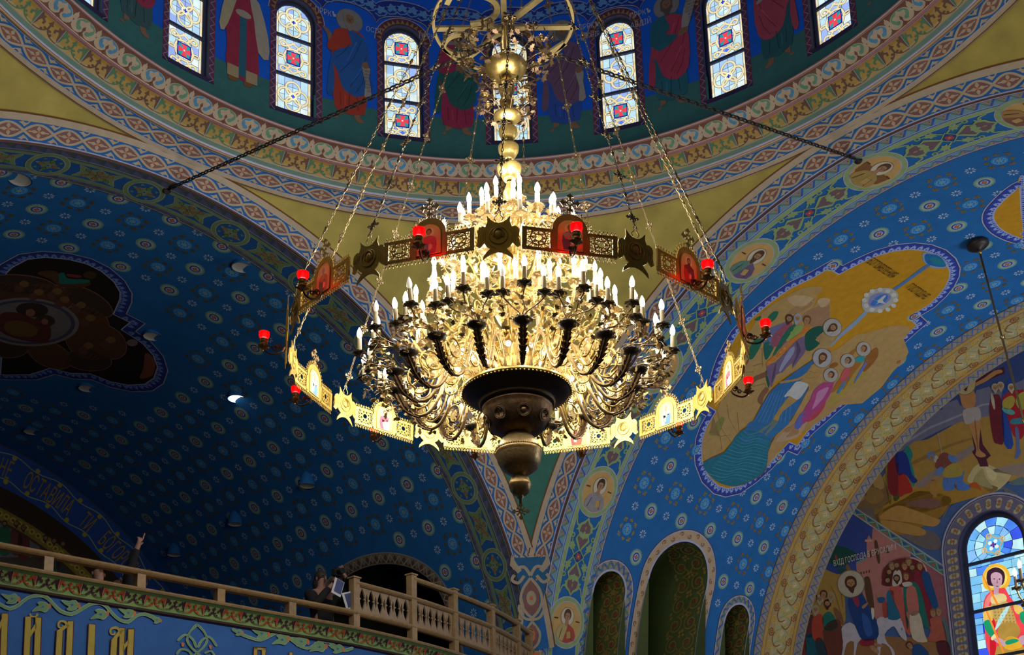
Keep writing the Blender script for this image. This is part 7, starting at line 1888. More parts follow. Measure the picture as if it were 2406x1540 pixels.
mb = MB(); mb.lathe([(.045, -1.14), (.06, -1.135), (.11, -1.115), (.16, -1.075), (.19, -1.01), (.197, -.96), (.2, -.945), (.204, -.935), (.204, -.92), (.198, -.91), (.19, -.885), (.16, -.82), (.12, -.775), (.10, -.76)], 56); rope(mb, .202, -.905, 60, .0075); cpart('large_globe', mb, M_GILT)
mb = MB(); mb.lathe([(.10, -.765), (.16, -.755), (.23, -.71), (.275, -.64), (.30, -.56), (.305, -.53), (.312, -.52), (.312, -.505), (.30, -.495), (.295, -.49)], 64)
cpart('bowl', mb, M_BRONZE)
for k in range(8):          # chased medallions and sprays round the bowl
    mb = MB(); a = 2*PI*k/8+.2; Mx = RZ(a) @ T((.268, 0, -.64)) @ Matrix.Rotation(PI/2+.35, 4, 'Y')
    for r in (.055, .045): mb.tube([(r*math.cos(2*PI*i/18), r*math.sin(2*PI*i/18), .016) for i in range(19)], .004, 4, Mx, caps=False)
    if k % 2:
        for s in (-1, 1): mb.tube([(s*(.02+.02*(1-i/10)*math.cos(i*.8)), .02*(1-i/10)*math.sin(i*.8), .018) for i in range(11)], .003, 4, Mx)
    else: mb.ball((0, 0, .008), .026, 8, 5, sz=.5, M=Mx)
    mb.prism(ell(0, 0, .058, .058, 16), -.02, .006, Mx); cpart('chased_medallion', mb, M_BRONZE, kind='stuff')
mb = MB(); mb.lathe([(.28, -.49), (.325, -.488), (.335, -.475), (.33, -.465), (.345, -.45), (.36, -.44), (.385, -.428), (.43, -.408), (.465, -.385), (.482, -.362), (.485, -.35), (.47, -.345), (.2, -.335)], 72); cpart('flange', mb, M_DKBRONZE)
mb = MB(); mb.lathe([(.478, -.372), (.492, -.366), (.496, -.355), (.49, -.346), (.49, -.338), (.478, -.332), (.44, -.326)], 72); rope(mb, .488, -.376, 84, .009); cpart('beaded_rim', mb, M_GOLD)
mb = MB(); mb.lathe([(.25, -.335), (.245, -.30), (.225, -.2), (.19, -.10), (.19, -.07), (.165, -.06)], 96, flute=32, amp=.02); cpart('fluted_drum', mb, M_GOLD)
mb = MB(); mb.lathe([(.165, -.06), (.15, .0), (.10, .08), (.09, .13), (.095, .17), (.12, .19), (.13, .2), (.10, .21), (.09, .24)], 56)
for i in range(28): mb.ball((.128*math.cos(2*PI*i/28), .128*math.sin(2*PI*i/28), .185), .016, 6, 4, sz=1.2)
cpart('scalloped_bell', mb, M_GOLD)
mb = MB(); mb.lathe([(.085, .235), (.1, .26), (.14, .33), (.175, .41), (.185, .43), (.18, .445), (.15, .45), (.15, .53), (.158, .54)], 80, flute=30, amp=.015)
for i in range(34): mb.ball((.158*math.cos(2*PI*i/34), .158*math.sin(2*PI*i/34), .55), .017, 6, 4, sz=1.4)
mb.lathe([(.15, .53), (.12, .6), (.06, .66), (.05, .7)], 40); cpart('fluted_bell', mb, M_GOLD)
mb = MB(); mb.lathe([(.05, .68), (.09, .74), (.10, .8), (.07, .88), (.05, .92), (.05, 1.0), (.08, 1.05), (.085, 1.1), (.05, 1.17), (.04, 1.25), (.07, 1.31), (.075, 1.36), (.045, 1.43), (.04, 1.5), (.06, 1.56), (.065, 1.62), (.04, 1.68), (.03, 1.73)], 40); cpart('baluster_stem', mb, M_GOLD)
for z0, r in ((1.745, .115), (1.955, .098), (2.135, .088)):
    mb = MB(); k = r/.11; mb.lathe([(.03, z0), (.045*k, z0+.005), (.06*k, z0+.025), (.05*k, z0+.035), (.08*k, z0+.06), (.103*k, z0+.10), (.108*k, z0+.135), (.108*k, z0+.15), (.1*k, z0+.155), (.05, z0+.16), (.035, z0+.2), (.035, z0+.22)], 48); cpart('cup', mb, M_GOLD)
mb = MB(); mb.lathe([(.035, 2.35), (.05, 2.36), (.09, 2.385), (.125, 2.41), (.13, 2.43), (.12, 2.44), (.07, 2.45), (.05, 2.48), (.045, 2.52), (.065, 2.56), (.068, 2.59), (.05, 2.62), (.06, 2.66), (.075, 2.72), (.08, 2.75), (.065, 2.79), (.04, 2.82), (.035, 2.86)], 48); cpart('lower_dish', mb, M_GOLD)
mb = MB(); mb.lathe([(.035, 2.85), (.07, 2.855), (.12, 2.87), (.17, 2.90), (.195, 2.935), (.2, 2.955), (.192, 2.97), (.17, 2.975), (.10, 2.98), (.05, 3.0)], 64, flute=32, amp=.012)
mb.lathe([(.05, 3.0), (.035, 3.1), (.05, 3.2), (.03, 3.3), (.025, 3.7), (.02, 5.2), (.05, 5.25), (.05, 5.3), (.015, 5.36), (.015, 14.3)], 20); cpart('upper_dish', mb, M_GOLD)
# leaf and candle prototypes
def leaf_poly(r=1.0):
    a = [(0, -.2), (.1, .0), (.45, -.25), (.42, .05), (.85, .1), (.6, .3), (.7, .62), (.38, .52), (.28, .75), (.18, .62), (0, 1.05)]
    return [(x*r, y*r) for x, y in a]+[(-x*r, y*r) for x, y in a[::-1][1:-1]]
def leaf(mb, M, r, th=.003): mb.prism(leaf_poly(r), -th/2, th/2, M)
rnd = random.Random(3)
def rmat(p): return T(p) @ Matrix.Rotation(rnd.uniform(0, 2*PI), 4, 'Z') @ Matrix.Rotation(rnd.uniform(.2, 1.4), 4, 'X') @ Matrix.Rotation(rnd.uniform(0, 2*PI), 4, 'Z')
mb = MB(); mb.lathe([(.0165, 0), (.02, .004), (.0195, .12), (.021, .128), (.018, .134), (.01, .135)], 12); ME_CANDLE = mb.mesh('candle', M_CANDLE, True)
def bulbmesh(m):
    mb = MB(); mb.lathe([(.009, .132), (.013, .14), (.0205, .155), (.0235, .172), (.022, .19), (.0165, .21), (.009, .228), (.003, .24), (0, .242)], 12); return mb.mesh('bulb', m, True)
ME_BULB = bulbmesh(M_BULB); ME_BULBOFF = bulbmesh(M_BULBOFF)
def panmesh(m):
    mb = MB(); mb.lathe([(.006, -.04), (.01, -.03), (.02, -.018), (.05, -.006), (.056, .004), (.044, .004), (.02, .0)], 24, flute=6, amp=.16)
    for k in range(6): leaf(mb, RZ(k*PI/3) @ T((.045, 0, -.004)) @ Matrix.Rotation(-PI/2, 4, 'Z') @ Matrix.Rotation(-.35, 4, 'X'), .026)
    return mb.mesh('drip_pan', m)
ME_PAN_D = panmesh(M_DKBRONZE); ME_PAN_G = panmesh(M_GILT)
def rz(path, n=4): return [(r, 0, z) for r, z in spline(path, n)]
def spiral(mb, cx, cz, r, turns, a0, sg, rad, M=None, n=22):
    mb.tube([(cx+r*(1-.78*i/n)*math.cos(a0+sg*turns*2*PI*i/n), 0, cz+r*(1-.78*i/n)*math.sin(a0+sg*turns*2*PI*i/n)) for i in range(n+1)], [rad*(1-.4*i/n) for i in range(n+1)], 5, M)
# --- lower tier: eighteen S-shaped arms of three candles
NARM = 18
mb = MB(); ARMP = rz([(.24, -.345), (.33, -.24), (.43, -.09), (.53, -.04), (.62, -.12), (.69, -.31), (.78, -.46), (.89, -.50), (1.0, -.43), (1.055, -.33), (1.08, -.27)], 5)
mb.tube(ARMP, .0165, 8, twist=.35); ME_ARM = mb.mesh('arm', M_GILT, True)
mb = MB()
mb.tube(rz([(.45, -.02), (.56, .02), (.66, -.06), (.73, -.26), (.80, -.39), (.89, -.43), (.97, -.37)], 4), .008, 5)
ME_SCROLL = [mb.mesh('scroll', M_GOLD, True)]
for sp_ in ((.86, -.27, .125, 1.6, -1.2, 1, .011), (.99, -.30, .075, 1.5, 2.6, -1, .009), (.60, -.27, .085, 1.5, .3, 1, .009), (.44, -.24, .08, 1.4, 1.0, 1, .009), (.74, -.09, .075, 1.5, -2.6, -1, .009), (.36, -.03, .07, 1.4, -1, 1, .008)):
    mb = MB(); spiral(mb, *sp_); ME_SCROLL.append(mb.mesh('scroll', M_GOLD, True))
mb = MB()
for (x, z, r) in ((.86, -.27, .075), (.99, -.30, .045), (.60, -.27, .05), (.44, -.24, .05), (.74, -.09, .045), (.36, -.03, .04)):
    mb.prism(leaf_poly(r), -.003, .003, T((x, 0, z-.02)) @ Matrix.Rotation(PI/2, 4, 'X') @ RZ(rnd.uniform(-1, 1)))
for k in range(12):
    t = k/12; p = ARMP[int(t*(len(ARMP)-8))]; mb.prism(leaf_poly(.032), -.002, .002, T((p[0]+rnd.uniform(-.05, .05), rnd.uniform(-.03, .03), p[2]+rnd.uniform(-.02, .09))) @ Matrix.Rotation(PI/2+rnd.uniform(-.5, .5), 4, 'X') @ RZ(rnd.uniform(0, 6)))
ME_FILL = mb.mesh('scroll_leaf', M_LEAFG)
mb = MB()                                   # dark acanthus sleeve on the rising end of the arm
for k in range(8):
    i = len(ARMP)-15+2*k; i = min(i, len(ARMP)-2); p, q = V3(ARMP[i]), V3(ARMP[i+1]); d = (q-p).normalized(); y = V3((0, 1, 0)); x = y.cross(d)
    Mx = frame(p, x, y, d); r = (.016, .021, .025, .027, .027, .025, .022, .018)[k]
    mb.lathe([(.015, -.035), (r, -.005), (r*1.22, .016), (r*.8, .012)], 14, Mx, flute=7, amp=.3)
ME_SLEEVE = mb.mesh('acanthus_sleeve', M_BRONZE)
mb = MB(); mb.lathe([(.012, -.29), (.022, -.282), (.055, -.262), (.08, -.245), (.078, -.230), (.04, -.226), (.012, -.222), (.01, -.2)], 28, T((1.08, 0, 0)), flute=14, amp=.07); ME_DISH = mb.mesh('dish', M_DKBRONZE, True)
BR = [((1.39, 0, -.085), [(1.08, 0, -.23), (1.11, 0, -.19), (1.2, .012, -.2), (1.31, -.01, -.17), (1.38, 0, -.13), (1.39, 0, -.10)]),
      ((1.28, .165, -.105), [(1.08, 0, -.23), (1.1, .03, -.18), (1.16, .08, -.17), (1.25, .12, -.18), (1.28, .16, -.15), (1.28, .165, -.12)]),
      ((1.28, -.165, -.105), [(1.08, 0, -.23), (1.1, -.03, -.18), (1.16, -.08, -.17), (1.25, -.12, -.18), (1.28, -.16, -.15), (1.28, -.165, -.12)])]
ME_TWIG = []
for c, path in BR:
    mb = MB(); mb.tube(spline(path, 4), .0062, 5); ME_TWIG.append(mb.mesh('branch', M_BRONZE, True))
mb = MB()
for c, path in BR:
    for k in range(15):
        q = spline(path, 4)[3+(k % 17)]; leaf(mb, rmat((q[0]+rnd.uniform(-.05, .05), q[1]+rnd.uniform(-.06, .06), q[2]+rnd.uniform(-.08, .05))), rnd.uniform(.022, .042))
for k in range(18): leaf(mb, rmat((rnd.uniform(.92, 1.4), rnd.uniform(-.2, .2), rnd.uniform(-.3, -.1))), rnd.uniform(.025, .045))
ME_SPRAY = mb.mesh('leaf_spray', M_LEAFG)
def candles(arm, spots, pan, off=.07):
    for c in spots:
        link('drip_pan', pan, arm, T(c)); tl = T(c) @ Matrix.Rotation(rnd.uniform(-.05, .05), 4, 'X') @ Matrix.Rotation(rnd.uniform(-.03, .06), 4, 'Y')
        link('candle', ME_CANDLE, arm, tl); link('bulb', ME_BULBOFF if rnd.random() < off else ME_BULB, arm, tl)
BULB_W = 2.2
def bulb_light(az, r, z, w):
    o = light('bulb_light', 'POINT', (r*math.sin(az), -r*math.cos(az), z), w*1.2, (1.0, .95, .84), .03)
for i in range(NARM):
    az = 2*PI*(i+.18)/NARM; a = link('arm', ME_ARM, chand, CZ @ radial(az))
    [link('scroll', q, a) for q in ME_SCROLL]; link('scroll_leaf', ME_FILL, a, kind='stuff'); link('acanthus_sleeve', ME_SLEEVE, a); link('dish', ME_DISH, a); [link('branch', q, a) for q in ME_TWIG]; link('leaf_spray', ME_SPRAY, a, kind='stuff')
    candles(a, [c for c, _ in BR], ME_PAN_D)
    bulb_light(az, 1.31, .26, 7.5)
# --- upper tiers
def tier(n, ph, path, tip, rad, nleaf, w, lz):
    mb = MB(); P = rz(path, 5); mb.tube(P, rad, 7); 
    ME_A = mb.mesh('arm', M_GOLD, True); mb = MB(); L = path[-1][0]
    spiral(mb, L*.72, path[-1][1]-.09, .075, 1.5, -1.4, 1, .008); ME_S = [mb.mesh('scroll', M_GOLD, True)]; mb = MB(); spiral(mb, L*.42, (path[0][1]+path[-1][1])/2+.05, .06, 1.5, 1.2, -1, .008)
    ME_S.append(mb.mesh('scroll', M_GOLD, True)); mb = MB()
    for k in range(nleaf):
        q = P[rnd.randrange(len(P)//3, len(P))]; leaf(mb, rmat((q[0]+rnd.uniform(-.09, .07), rnd.uniform(-.1, .1), q[2]+rnd.uniform(-.07, .10))), rnd.uniform(.026, .046))
    ME_L = mb.mesh('leaf_spray', M_LEAFG)
    for i in range(n):
        az = 2*PI*(i+ph)/n; a = link('arm', ME_A, chand, CZ @ radial(az)); [link('scroll', q, a) for q in ME_S]; link('leaf_spray', ME_L, a, kind='stuff'); candles(a, tip, ME_PAN_G)
        if w and i % 2 == 0: bulb_light(az, tip[0][0]+.02, lz, w)
tier(18, .68, [(.10, .17), (.22, .05), (.36, .06), (.48, .22), (.6, .16), (.7, .02), (.82, .02), (.9, .14), (.93, .24)], [(.93, 0, .27), (.82, .12, .24)], .014, 26, 10, .58)
tier(14, .3, [(.05, .72), (.18, .62), (.32, .68), (.42, .85), (.55, .82), (.62, .9), (.64, .98)], [(.64, 0, 1.0), (.74, 0, .62)], .011, 26, 9, 1.34)
tier(12, .1, [(.04, 1.02), (.15, .95), (.26, 1.05), (.35, 1.15), (.42, 1.16), (.44, 1.22)], [(.44, 0, 1.24)], .010, 20, 8, 1.58)
tier(8, .4, [(.04, 1.26), (.12, 1.2), (.2, 1.28), (.26, 1.3), (.27, 1.38)], [(.27, 0, 1.4)], .009, 18, 7, 1.74)
# small down-facing globes round the fluted drum
mb = MB(); mb.ball((0, 0, 0), .026, 12, 8); ME_SPOT = mb.mesh('globe_bulb', M_BULB, True)
for i in range(16): link('globe_bulb', ME_SPOT, chand, CZ @ radial(2*PI*(i+.45)/16) @ T((.275 if i % 2 else .5, 0, -.02 if i % 2 else -.2)))
for i in range(0, 16, 2): bulb_light(2*PI*(i+.45)/16, .56, -.21, 2.4)
# leaf crowns high on the stem
def crown(n, z0, r0, r1, dz, nl):
    mb = MB(); P = spline([(r0, 0, z0), (r0+.12, 0, z0+.06), (r1-.03, 0, z0+dz*.5), (r1, 0, z0+dz), (r1-.06, 0, z0+dz+.06)], 4); mb.tube(P, .006, 5); ME_T = mb.mesh('leaf_stem', M_BRONZE, True)
    mb = MB()
    for k in range(nl):
        q = P[rnd.randrange(3, len(P))]; leaf(mb, rmat((q[0]+rnd.uniform(-.06, .06), rnd.uniform(-.07, .07), q[2]+rnd.uniform(-.07, .06))), rnd.uniform(.03, .05))
    ME_Q = mb.mesh('leaf_spray', M_BRONZE)
    mb = MB(); q = P[-1]
    for k in range(9): leaf(mb, T(q) @ RZ(k*.7) @ T((.022, 0, 0)) @ Matrix.Rotation(-PI/2, 4, 'Z') @ Matrix.Rotation(.4 if k % 2 else -.5, 4, 'X'), .03)
    mb.ball(q, .022, 8, 6); ME_R = mb.mesh('rosette', M_GILT)
    for i in range(n):
        a = link('leaf_stem', ME_T, chand, CZ @ radial(2*PI*(i+.3)/n)); link('leaf_spray', ME_Q, a, kind='stuff'); link('rosette', ME_R, a)
crown(12, 2.93, .17, .43, .16, 16); crown(8, 2.42, .11, .27, .16, 12)
# flat monogram hoop hung round the stem
mb = MB(); HZ = 3.45
def strap(pts, w, closed=False):
    for q in ribbon(pts, w, closed): mb.prism(q, HZ-.012, HZ+.012)
strap(ell(-.01, .02, .665, .655, 64), .028, True); strap([(-.66, .05), (.65, .1)], .055); strap([(0, 0), (0, -.6)], .055); strap([(.42, -.36), (.03, .02)], .06); strap([(-.04, .14), (-.46, .55)], .055)
strap(spline([(-.32, .01), (-.17, -.02), (-.08, -.1), (-.06, -.19), (-.09, -.27), (-.17, -.33), (-.3, -.36)], 5), .055)
strap(spline([(-.60, .28), (-.55, .19), (-.45, .14), (-.36, .17), (-.31, .25), (-.31, .36), (-.4, .42), (-.5, .40), (-.58, .34)], 4, True), .05, True)
strap([(.38, .49), (.59, .31)], .06); strap([(-.53, -.26), (-.42, -.5)], .05)
cpart('monogram_hoop', mb, mat('satin_brass', (.36, .27, .11), .45, .4), False, label='flat brass hoop with monogram bars round the stem', kind='stuff')
# ---------------------------------------------------------------- the hanging ring of icons
RR = 2.013; RTX, RTY = -.039, .026; RRO = -.046
ring = empty('icon_ring', (0, 0, -.009), label='hanging gilt ring of pierced icon panels round the chandelier on chains', cat='chandelier ring')
ring.rotation_euler = (math.atan(RTY), -math.atan(RTX), 0)
def rads(k): return RZ(-PI/2+(-k*PI/6+RRO)) @ T((RR, 0, 0)) @ Matrix(((0, 0, 1, 0), (1, 0, 0, 0), (0, 1, 0, 0), (0, 0, 0, 1)))
# local frame of ring pieces: x along the tangent, y up, z outward
def flat_map(z, s): return lambda u, v, h=0.0: V3((u, v, z+s*h))
mb = MB(); out = [(-.135, -.12), (.135, -.12), (.135, .06)]+[(.135*math.cos(PI*i/14), .06+.135*math.sin(PI*i/14)) for i in range(1, 14)]+[(-.135, .06)]
mb.prism(out, -.005, .005); hole = [(-.095, -.10), (.095, -.10), (.095, .05)]+[(.095*math.cos(PI*i/12), .05+.095*math.sin(PI*i/12)) for i in range(1, 12)]+[(-.095, .05)]
for z0, z1 in ((.005, .012), (-.012, -.005)): mb.prism([(x*1.06, y*1.06+.002) for x, y in hole], z0, z1, holes=[hole])
for s in (-1, 1):
    for y0, y1 in ((-.12, -.098), (.034, .056)): mb.prism([(s*.135, y0), (s*.36, y0), (s*.36, y1), (s*.135, y1)][::s], -.006, .006)
    mb.prism([(s*.325, -.12), (s*.36, -.12), (s*.36, .056), (s*.325, .056)][::s], -.009, .009); mb.prism([(s*.135, -.12), (s*.15, -.12), (s*.15, .056), (s*.135, .056)][::s], -.006, .006)
ME_PLATE = mb.mesh('icon_panel', M_GOLDF)
mb = MB()
def lat(pts, w, closed=False):
    for q in ribbon(pts, w, closed): mb.prism(q, -.003, .003)
for s in (-1, 1):
    cx, cy = s*.2375, -.021; lat(ell(cx, cy, .06, .06, 20), .009, True); lat(ell(cx, cy, .028, .028, 12), .007, True)
    for k in range(8):
        a = k*PI/4; lat([(cx+.028*math.cos(a), cy+.028*math.sin(a)), (cx+(.06 if k % 2 else .078)*math.cos(a), cy+(.06 if k % 2 else .078)*math.sin(a))], .007); lat(ell(cx+.045*math.cos(a+.39), cy+.045*math.sin(a+.39), .012, .012, 7), .005, True)
    for sx in (-1, 1):
        for sy in (-1, 1):
            lat(ell(cx+sx*.062, cy+sy*.056, .019, .017, 9), .006, True); lat([(cx+sx*.04, cy+sy*.045), (cx+sx*.088, cy+sy*.078)], .006); lat(ell(cx+sx*.078, cy+sy*.024, .011, .011, 7), .005, True); lat(ell(cx+sx*.024, cy+sy*.072, .009, .007, 7), .005, True)
ME_LAT = mb.mesh('pierced_lattice', M_GOLDF)
mb = MB(); xs = [-.36+.72*i/24 for i in range(25)]
def crest(pts, n, hgt):
    for i in range(len(pts)-1):
        a, b = np.array(pts[i]), np.array(pts[i+1]); t = (b-a); L = np.hypot(*t); t /= L; nn = np.array((-t[1], t[0]))*n
        m = (a+b)/2; q = lambda x, y: tuple(m+t*x*L+nn*y*hgt)
        for pl in ([q(-.5, 0), q(-.38, 0), q(.12, .66), q(0, .66)], [q(.38, 0), q(.5, 0), q(0, .66), q(-.12, .66)], [q(-.22, .62), q(0, .52), q(.22, .62), q(.1, .76), q(0, 1.05), q(-.1, .76)], [q(-.5, .58), q(-.4, .66), q(-.5, .8), q(-.6, .66)]):
            mb.prism(pl, -.003, .003)
crest([(x, -.12) for x in xs], -1, .038); crest([(x, .056) for x in xs if x <= -.14], 1, .036); crest([(x, .056) for x in xs if x >= .14], 1, .036)
crest([(.138*math.cos(PI*i/14), .06+.138*math.sin(PI*i/14)) for i in range(14, -1, -1)], 1, .036)
ME_CREST = mb.mesh('cresting', M_GOLDF)
mb = MB()
for k in range(4):
    a = k*PI/2; R2 = lambda p: (.075*(p[0]*math.cos(a)-p[1]*math.sin(a)), .075*(p[0]*math.sin(a)+p[1]*math.cos(a))+.285)
    mb.prism([R2(q) for q in ((.28, -.1), (.6, -.12), (.72, -.42), (.86, -.2), (1.05, 0), (.86, .2), (.72, .42), (.6, .12), (.28, .1))], -.005, .005)
    a += PI/4; mb.prism([R2(q) for q in ((.25, -.05), (.5, -.05), (.62, 0), (.5, .05), (.25, .05))], -.004, .004)
ro, ri = ell(0, .285, .026, .026, 14), ell(0, .285, .016, .016, 14); mb.prism(ro, -.005, .005, holes=[ri]); mb.prism([(-.006, .19), (.006, .19), (.006, .225), (-.006, .225)], -.004, .004)
for s in (-1, 1): mb.tube([(s*(.03+.018*math.cos(i*.6)), .205+.018*math.sin(i*.6), 0) for i in range(9)], .003, 4)
ME_FINCROSS = mb.mesh('finial_cross', M_GILT)
def icon_fig(robe, cloak, hair, beard):
    w = .095; m = [(0, '#b09a60', [(-w, -.10), (w, -.10), (w, .05)]+[(w*math.cos(PI*i/12), .05+w*math.sin(PI*i/12)) for i in range(1, 12)]+[(-w, .05)]),
      (1, '#c2ac78', ell(0, .075, .042, .042, 16)), (2, robe, [(-.02, .05), (-.055, .03), (-.062, -.03), (-.05, -.098), (.05, -.098), (.062, -.03), (.055, .03), (.02, .05)]),
      (3, cloak, [(.0, .05), (.055, .03), (.064, -.03), (.05, -.098), (.01, -.098), (.03, -.03), (-.04, .0), (-.055, .03)]), (3, '#8a6a4c', ell(-.03, .0, .012, .01, 8)), (3, '#c4b692', [(.005, .0), (.035, .01), (.03, -.06), (.0, -.065)]),
      (3, hair, ell(0, .083, .022, .026, 12)), (4, '#8f6e50', ell(0, .076, .016, .022, 12))]
    if beard: m += [(5, hair, [(-.016, .07), (-.01, .045), (0, .034), (.01, .045), (.016, .07), (0, .062)])]
    return m
ICONS = [icon_fig('#8c4636', '#6a3a3a', '#4a3424', True), icon_fig('#4c6a80', '#7d8c80', '#6e6a60', True), icon_fig('#6f7f84', '#9a4a5a', '#4a3424', False), icon_fig('#4f6a52', '#8a7a50', '#8a857a', True)]
ME_ICON = []
for mo in ICONS:
    q = Paint(flat_map(.006, 1), 9, .0005, .0004); q.stamp(mo, 0, 0, 1.0); q2 = Paint(flat_map(-.006, -1), 9, .0005, .0004); q2.stamp(mo, 0, 0, 1.0)
    q.f += [tuple(i+len(q.v) for i in f) for f in q2.f]; q.v += q2.v; q.c += q2.c
    o = q.obj('icon', None); ME_ICON.append(o.data); bpy.data.objects.remove(o)
# seraph plaques
mb = MB(); hn = lambda s: [(s*x, y) for x, y in ((.0, .05), (.03, .10), (.07, .12), (.10, .155), (.095, .11), (.085, .08), (.06, .05))]
ser = [(0, .10), (.03, .105), (.055, .122), (.088, .16), (.082, .112), (.09, .09), (.098, .07), (.12, .076), (.145, .06), (.156, .03), (.15, -.02), (.155, -.05), (.166, -.08), (.14, -.096), (.12, -.08), (.105, -.06), (.09, -.085), (.06, -.106), (.08, -.126), (.106, -.16), (.114, -.195), (.088, -.17), (.05, -.146), (.02, -.136), (0, -.133)]
mb.prism(ser+[(-x, y) for x, y in ser[::-1][1:-1]], -.005, .005)
for s in (1, -1):
    mb.tube([(.068*math.cos(2*PI*i/24), .068*math.sin(2*PI*i/24)-.002, s*.008) for i in range(25)], .004, 5, caps=False); mb.ball((0, .004, s*.006), .03, 12, 8, sz=.45, sy=1.25)
    mb.tube([(.038*math.cos(a), .01+.045*math.sin(a), s*.01) for a in [-.6+i*.3 for i in range(15)]], .006, 5); mb.ball((0, .004, s*.019), .005, 6, 4, sy=2)
    for q in (-1, 1): mb.ball((q*.011, .014, s*.018), .004, 6, 4); 
    for q in range(7): mb.tube([(.085*math.cos(a), .095*math.sin(a)-.01, s*.006) for a in (q*.14+3.5, q*.14+3.6, q*.14+3.7)], .002, 4)
    for q in (-1, 1):
        for j in range(4): mb.tube([(q*(.09+.018*j), .045-.01*j, s*.006), (q*(.1+.02*j), -.0-.01*j, s*.007), (q*(.095+.018*j), -.05-.005*j, s*.006)], .002, 4)
ME_SER = mb.mesh('seraph_plaque', M_GOLDF)
mb = MB()
for s in (-1, 1): mb.tube(spline([(s*.02, .115, 0), (s*.032, .14, 0), (s*.012, .165, 0), (s*.016, .19, 0), (0, .205, 0)], 4), .004, 5)
ME_HOOK = mb.mesh('hook', M_GILT)
# red oil lamps
mb = MB(); mb.tube(spline([(.0, -.10, .01), (.0, -.16, .03), (0, -.185, .08), (0, -.19, .13), (0, -.17, .17), (0, -.15, .18)], 5), .008, 6)
for (y, z, r, a0) in ((-.12, .055, .028, 0), (-.135, .10, .024, 2.2)): mb.tube([(0, y+r*(1-.7*i/14)*math.sin(a0+i*.62), z+r*(1-.7*i/14)*math.cos(a0+i*.62)) for i in range(15)], .005, 5)
for k in range(6): leaf(mb, rmat((rnd.uniform(-.025, .025), rnd.uniform(-.17, -.1), rnd.uniform(.03, .13))), .02)
ME_BRACK = mb.mesh('lamp_bracket', M_BRONZE)
LY = T((0, -.135, .19)) @ Matrix.Rotation(-PI/2, 4, 'X')
mb = MB(); mb.lathe([(.004, -.03), (.01, -.02), (.02, -.012), (.044, 0), (.048, .006), (.03, .01), (.026, .016)], 18, LY, flute=6, amp=.2)
mb.lathe([(.026, .012), (.032, .02), (.03, .035), (.034, .045), (.034, .065), (.037, .07), (.033, .074)], 16, LY); ME_CUP = mb.mesh('lamp_cup', mat('lamp_brass', (.55, .30, .10), .32, .85, noise=.2, nscale=40))
mb = MB(); mb.lathe([(.030, .07), (.033, .08), (.042, .098), (.046, .115), (.043, .128), (.046, .136), (.043, .136), (.040, .127), (.042, .115), (.038, .1), (.028, .082)], 20, LY, flute=10, amp=.05); ME_GLASS = None
m = bpy.data.materials.new('ruby_glass'); m.use_nodes = True; nt = m.node_tree; nt.nodes.clear()
oo = nt.nodes.new('ShaderNodeOutputMaterial'); tr = nt.nodes.new('ShaderNodeBsdfTransparent'); tr.inputs[0].default_value = (1, .04, .06, 1); gl = nt.nodes.new('ShaderNodeBsdfTranslucent'); gl.inputs[0].default_value = (1, .02, .03, 1); gs = nt.nodes.new('ShaderNodeBsdfGlossy'); gs.inputs[0].default_value = (1, .5, .5, 1); gs.inputs[1].default_value = .1
mx = nt.nodes.new('ShaderNodeMixShader'); mx.inputs[0].default_value = .5; nt.links.new(tr.outputs[0], mx.inputs[1]); nt.links.new(gl.outputs[0], mx.inputs[2])
mx2 = nt.nodes.new('ShaderNodeMixShader'); mx2.inputs[0].default_value = .06; nt.links.new(mx.outputs[0], mx2.inputs[1]); nt.links.new(gs.outputs[0], mx2.inputs[2]); nt.links.new(mx2.outputs[0], oo.inputs[0])
ME_GLASS = mb.mesh('ruby_glass', m, True)
mb = MB(); mb.lathe([(.012, .078), (.017, .09), (.018, .1), (.012, .122), (.004, .14), (0, .143)], 10, LY); M_FLAME = mat('amber_bulb', (1, .6, .3), .3, emit=(1, .55, .35), strength=30.0); M_FLAME.cycles.emission_sampling = 'NONE'; ME_FLAME = mb.mesh('bulb', M_FLAME, True)
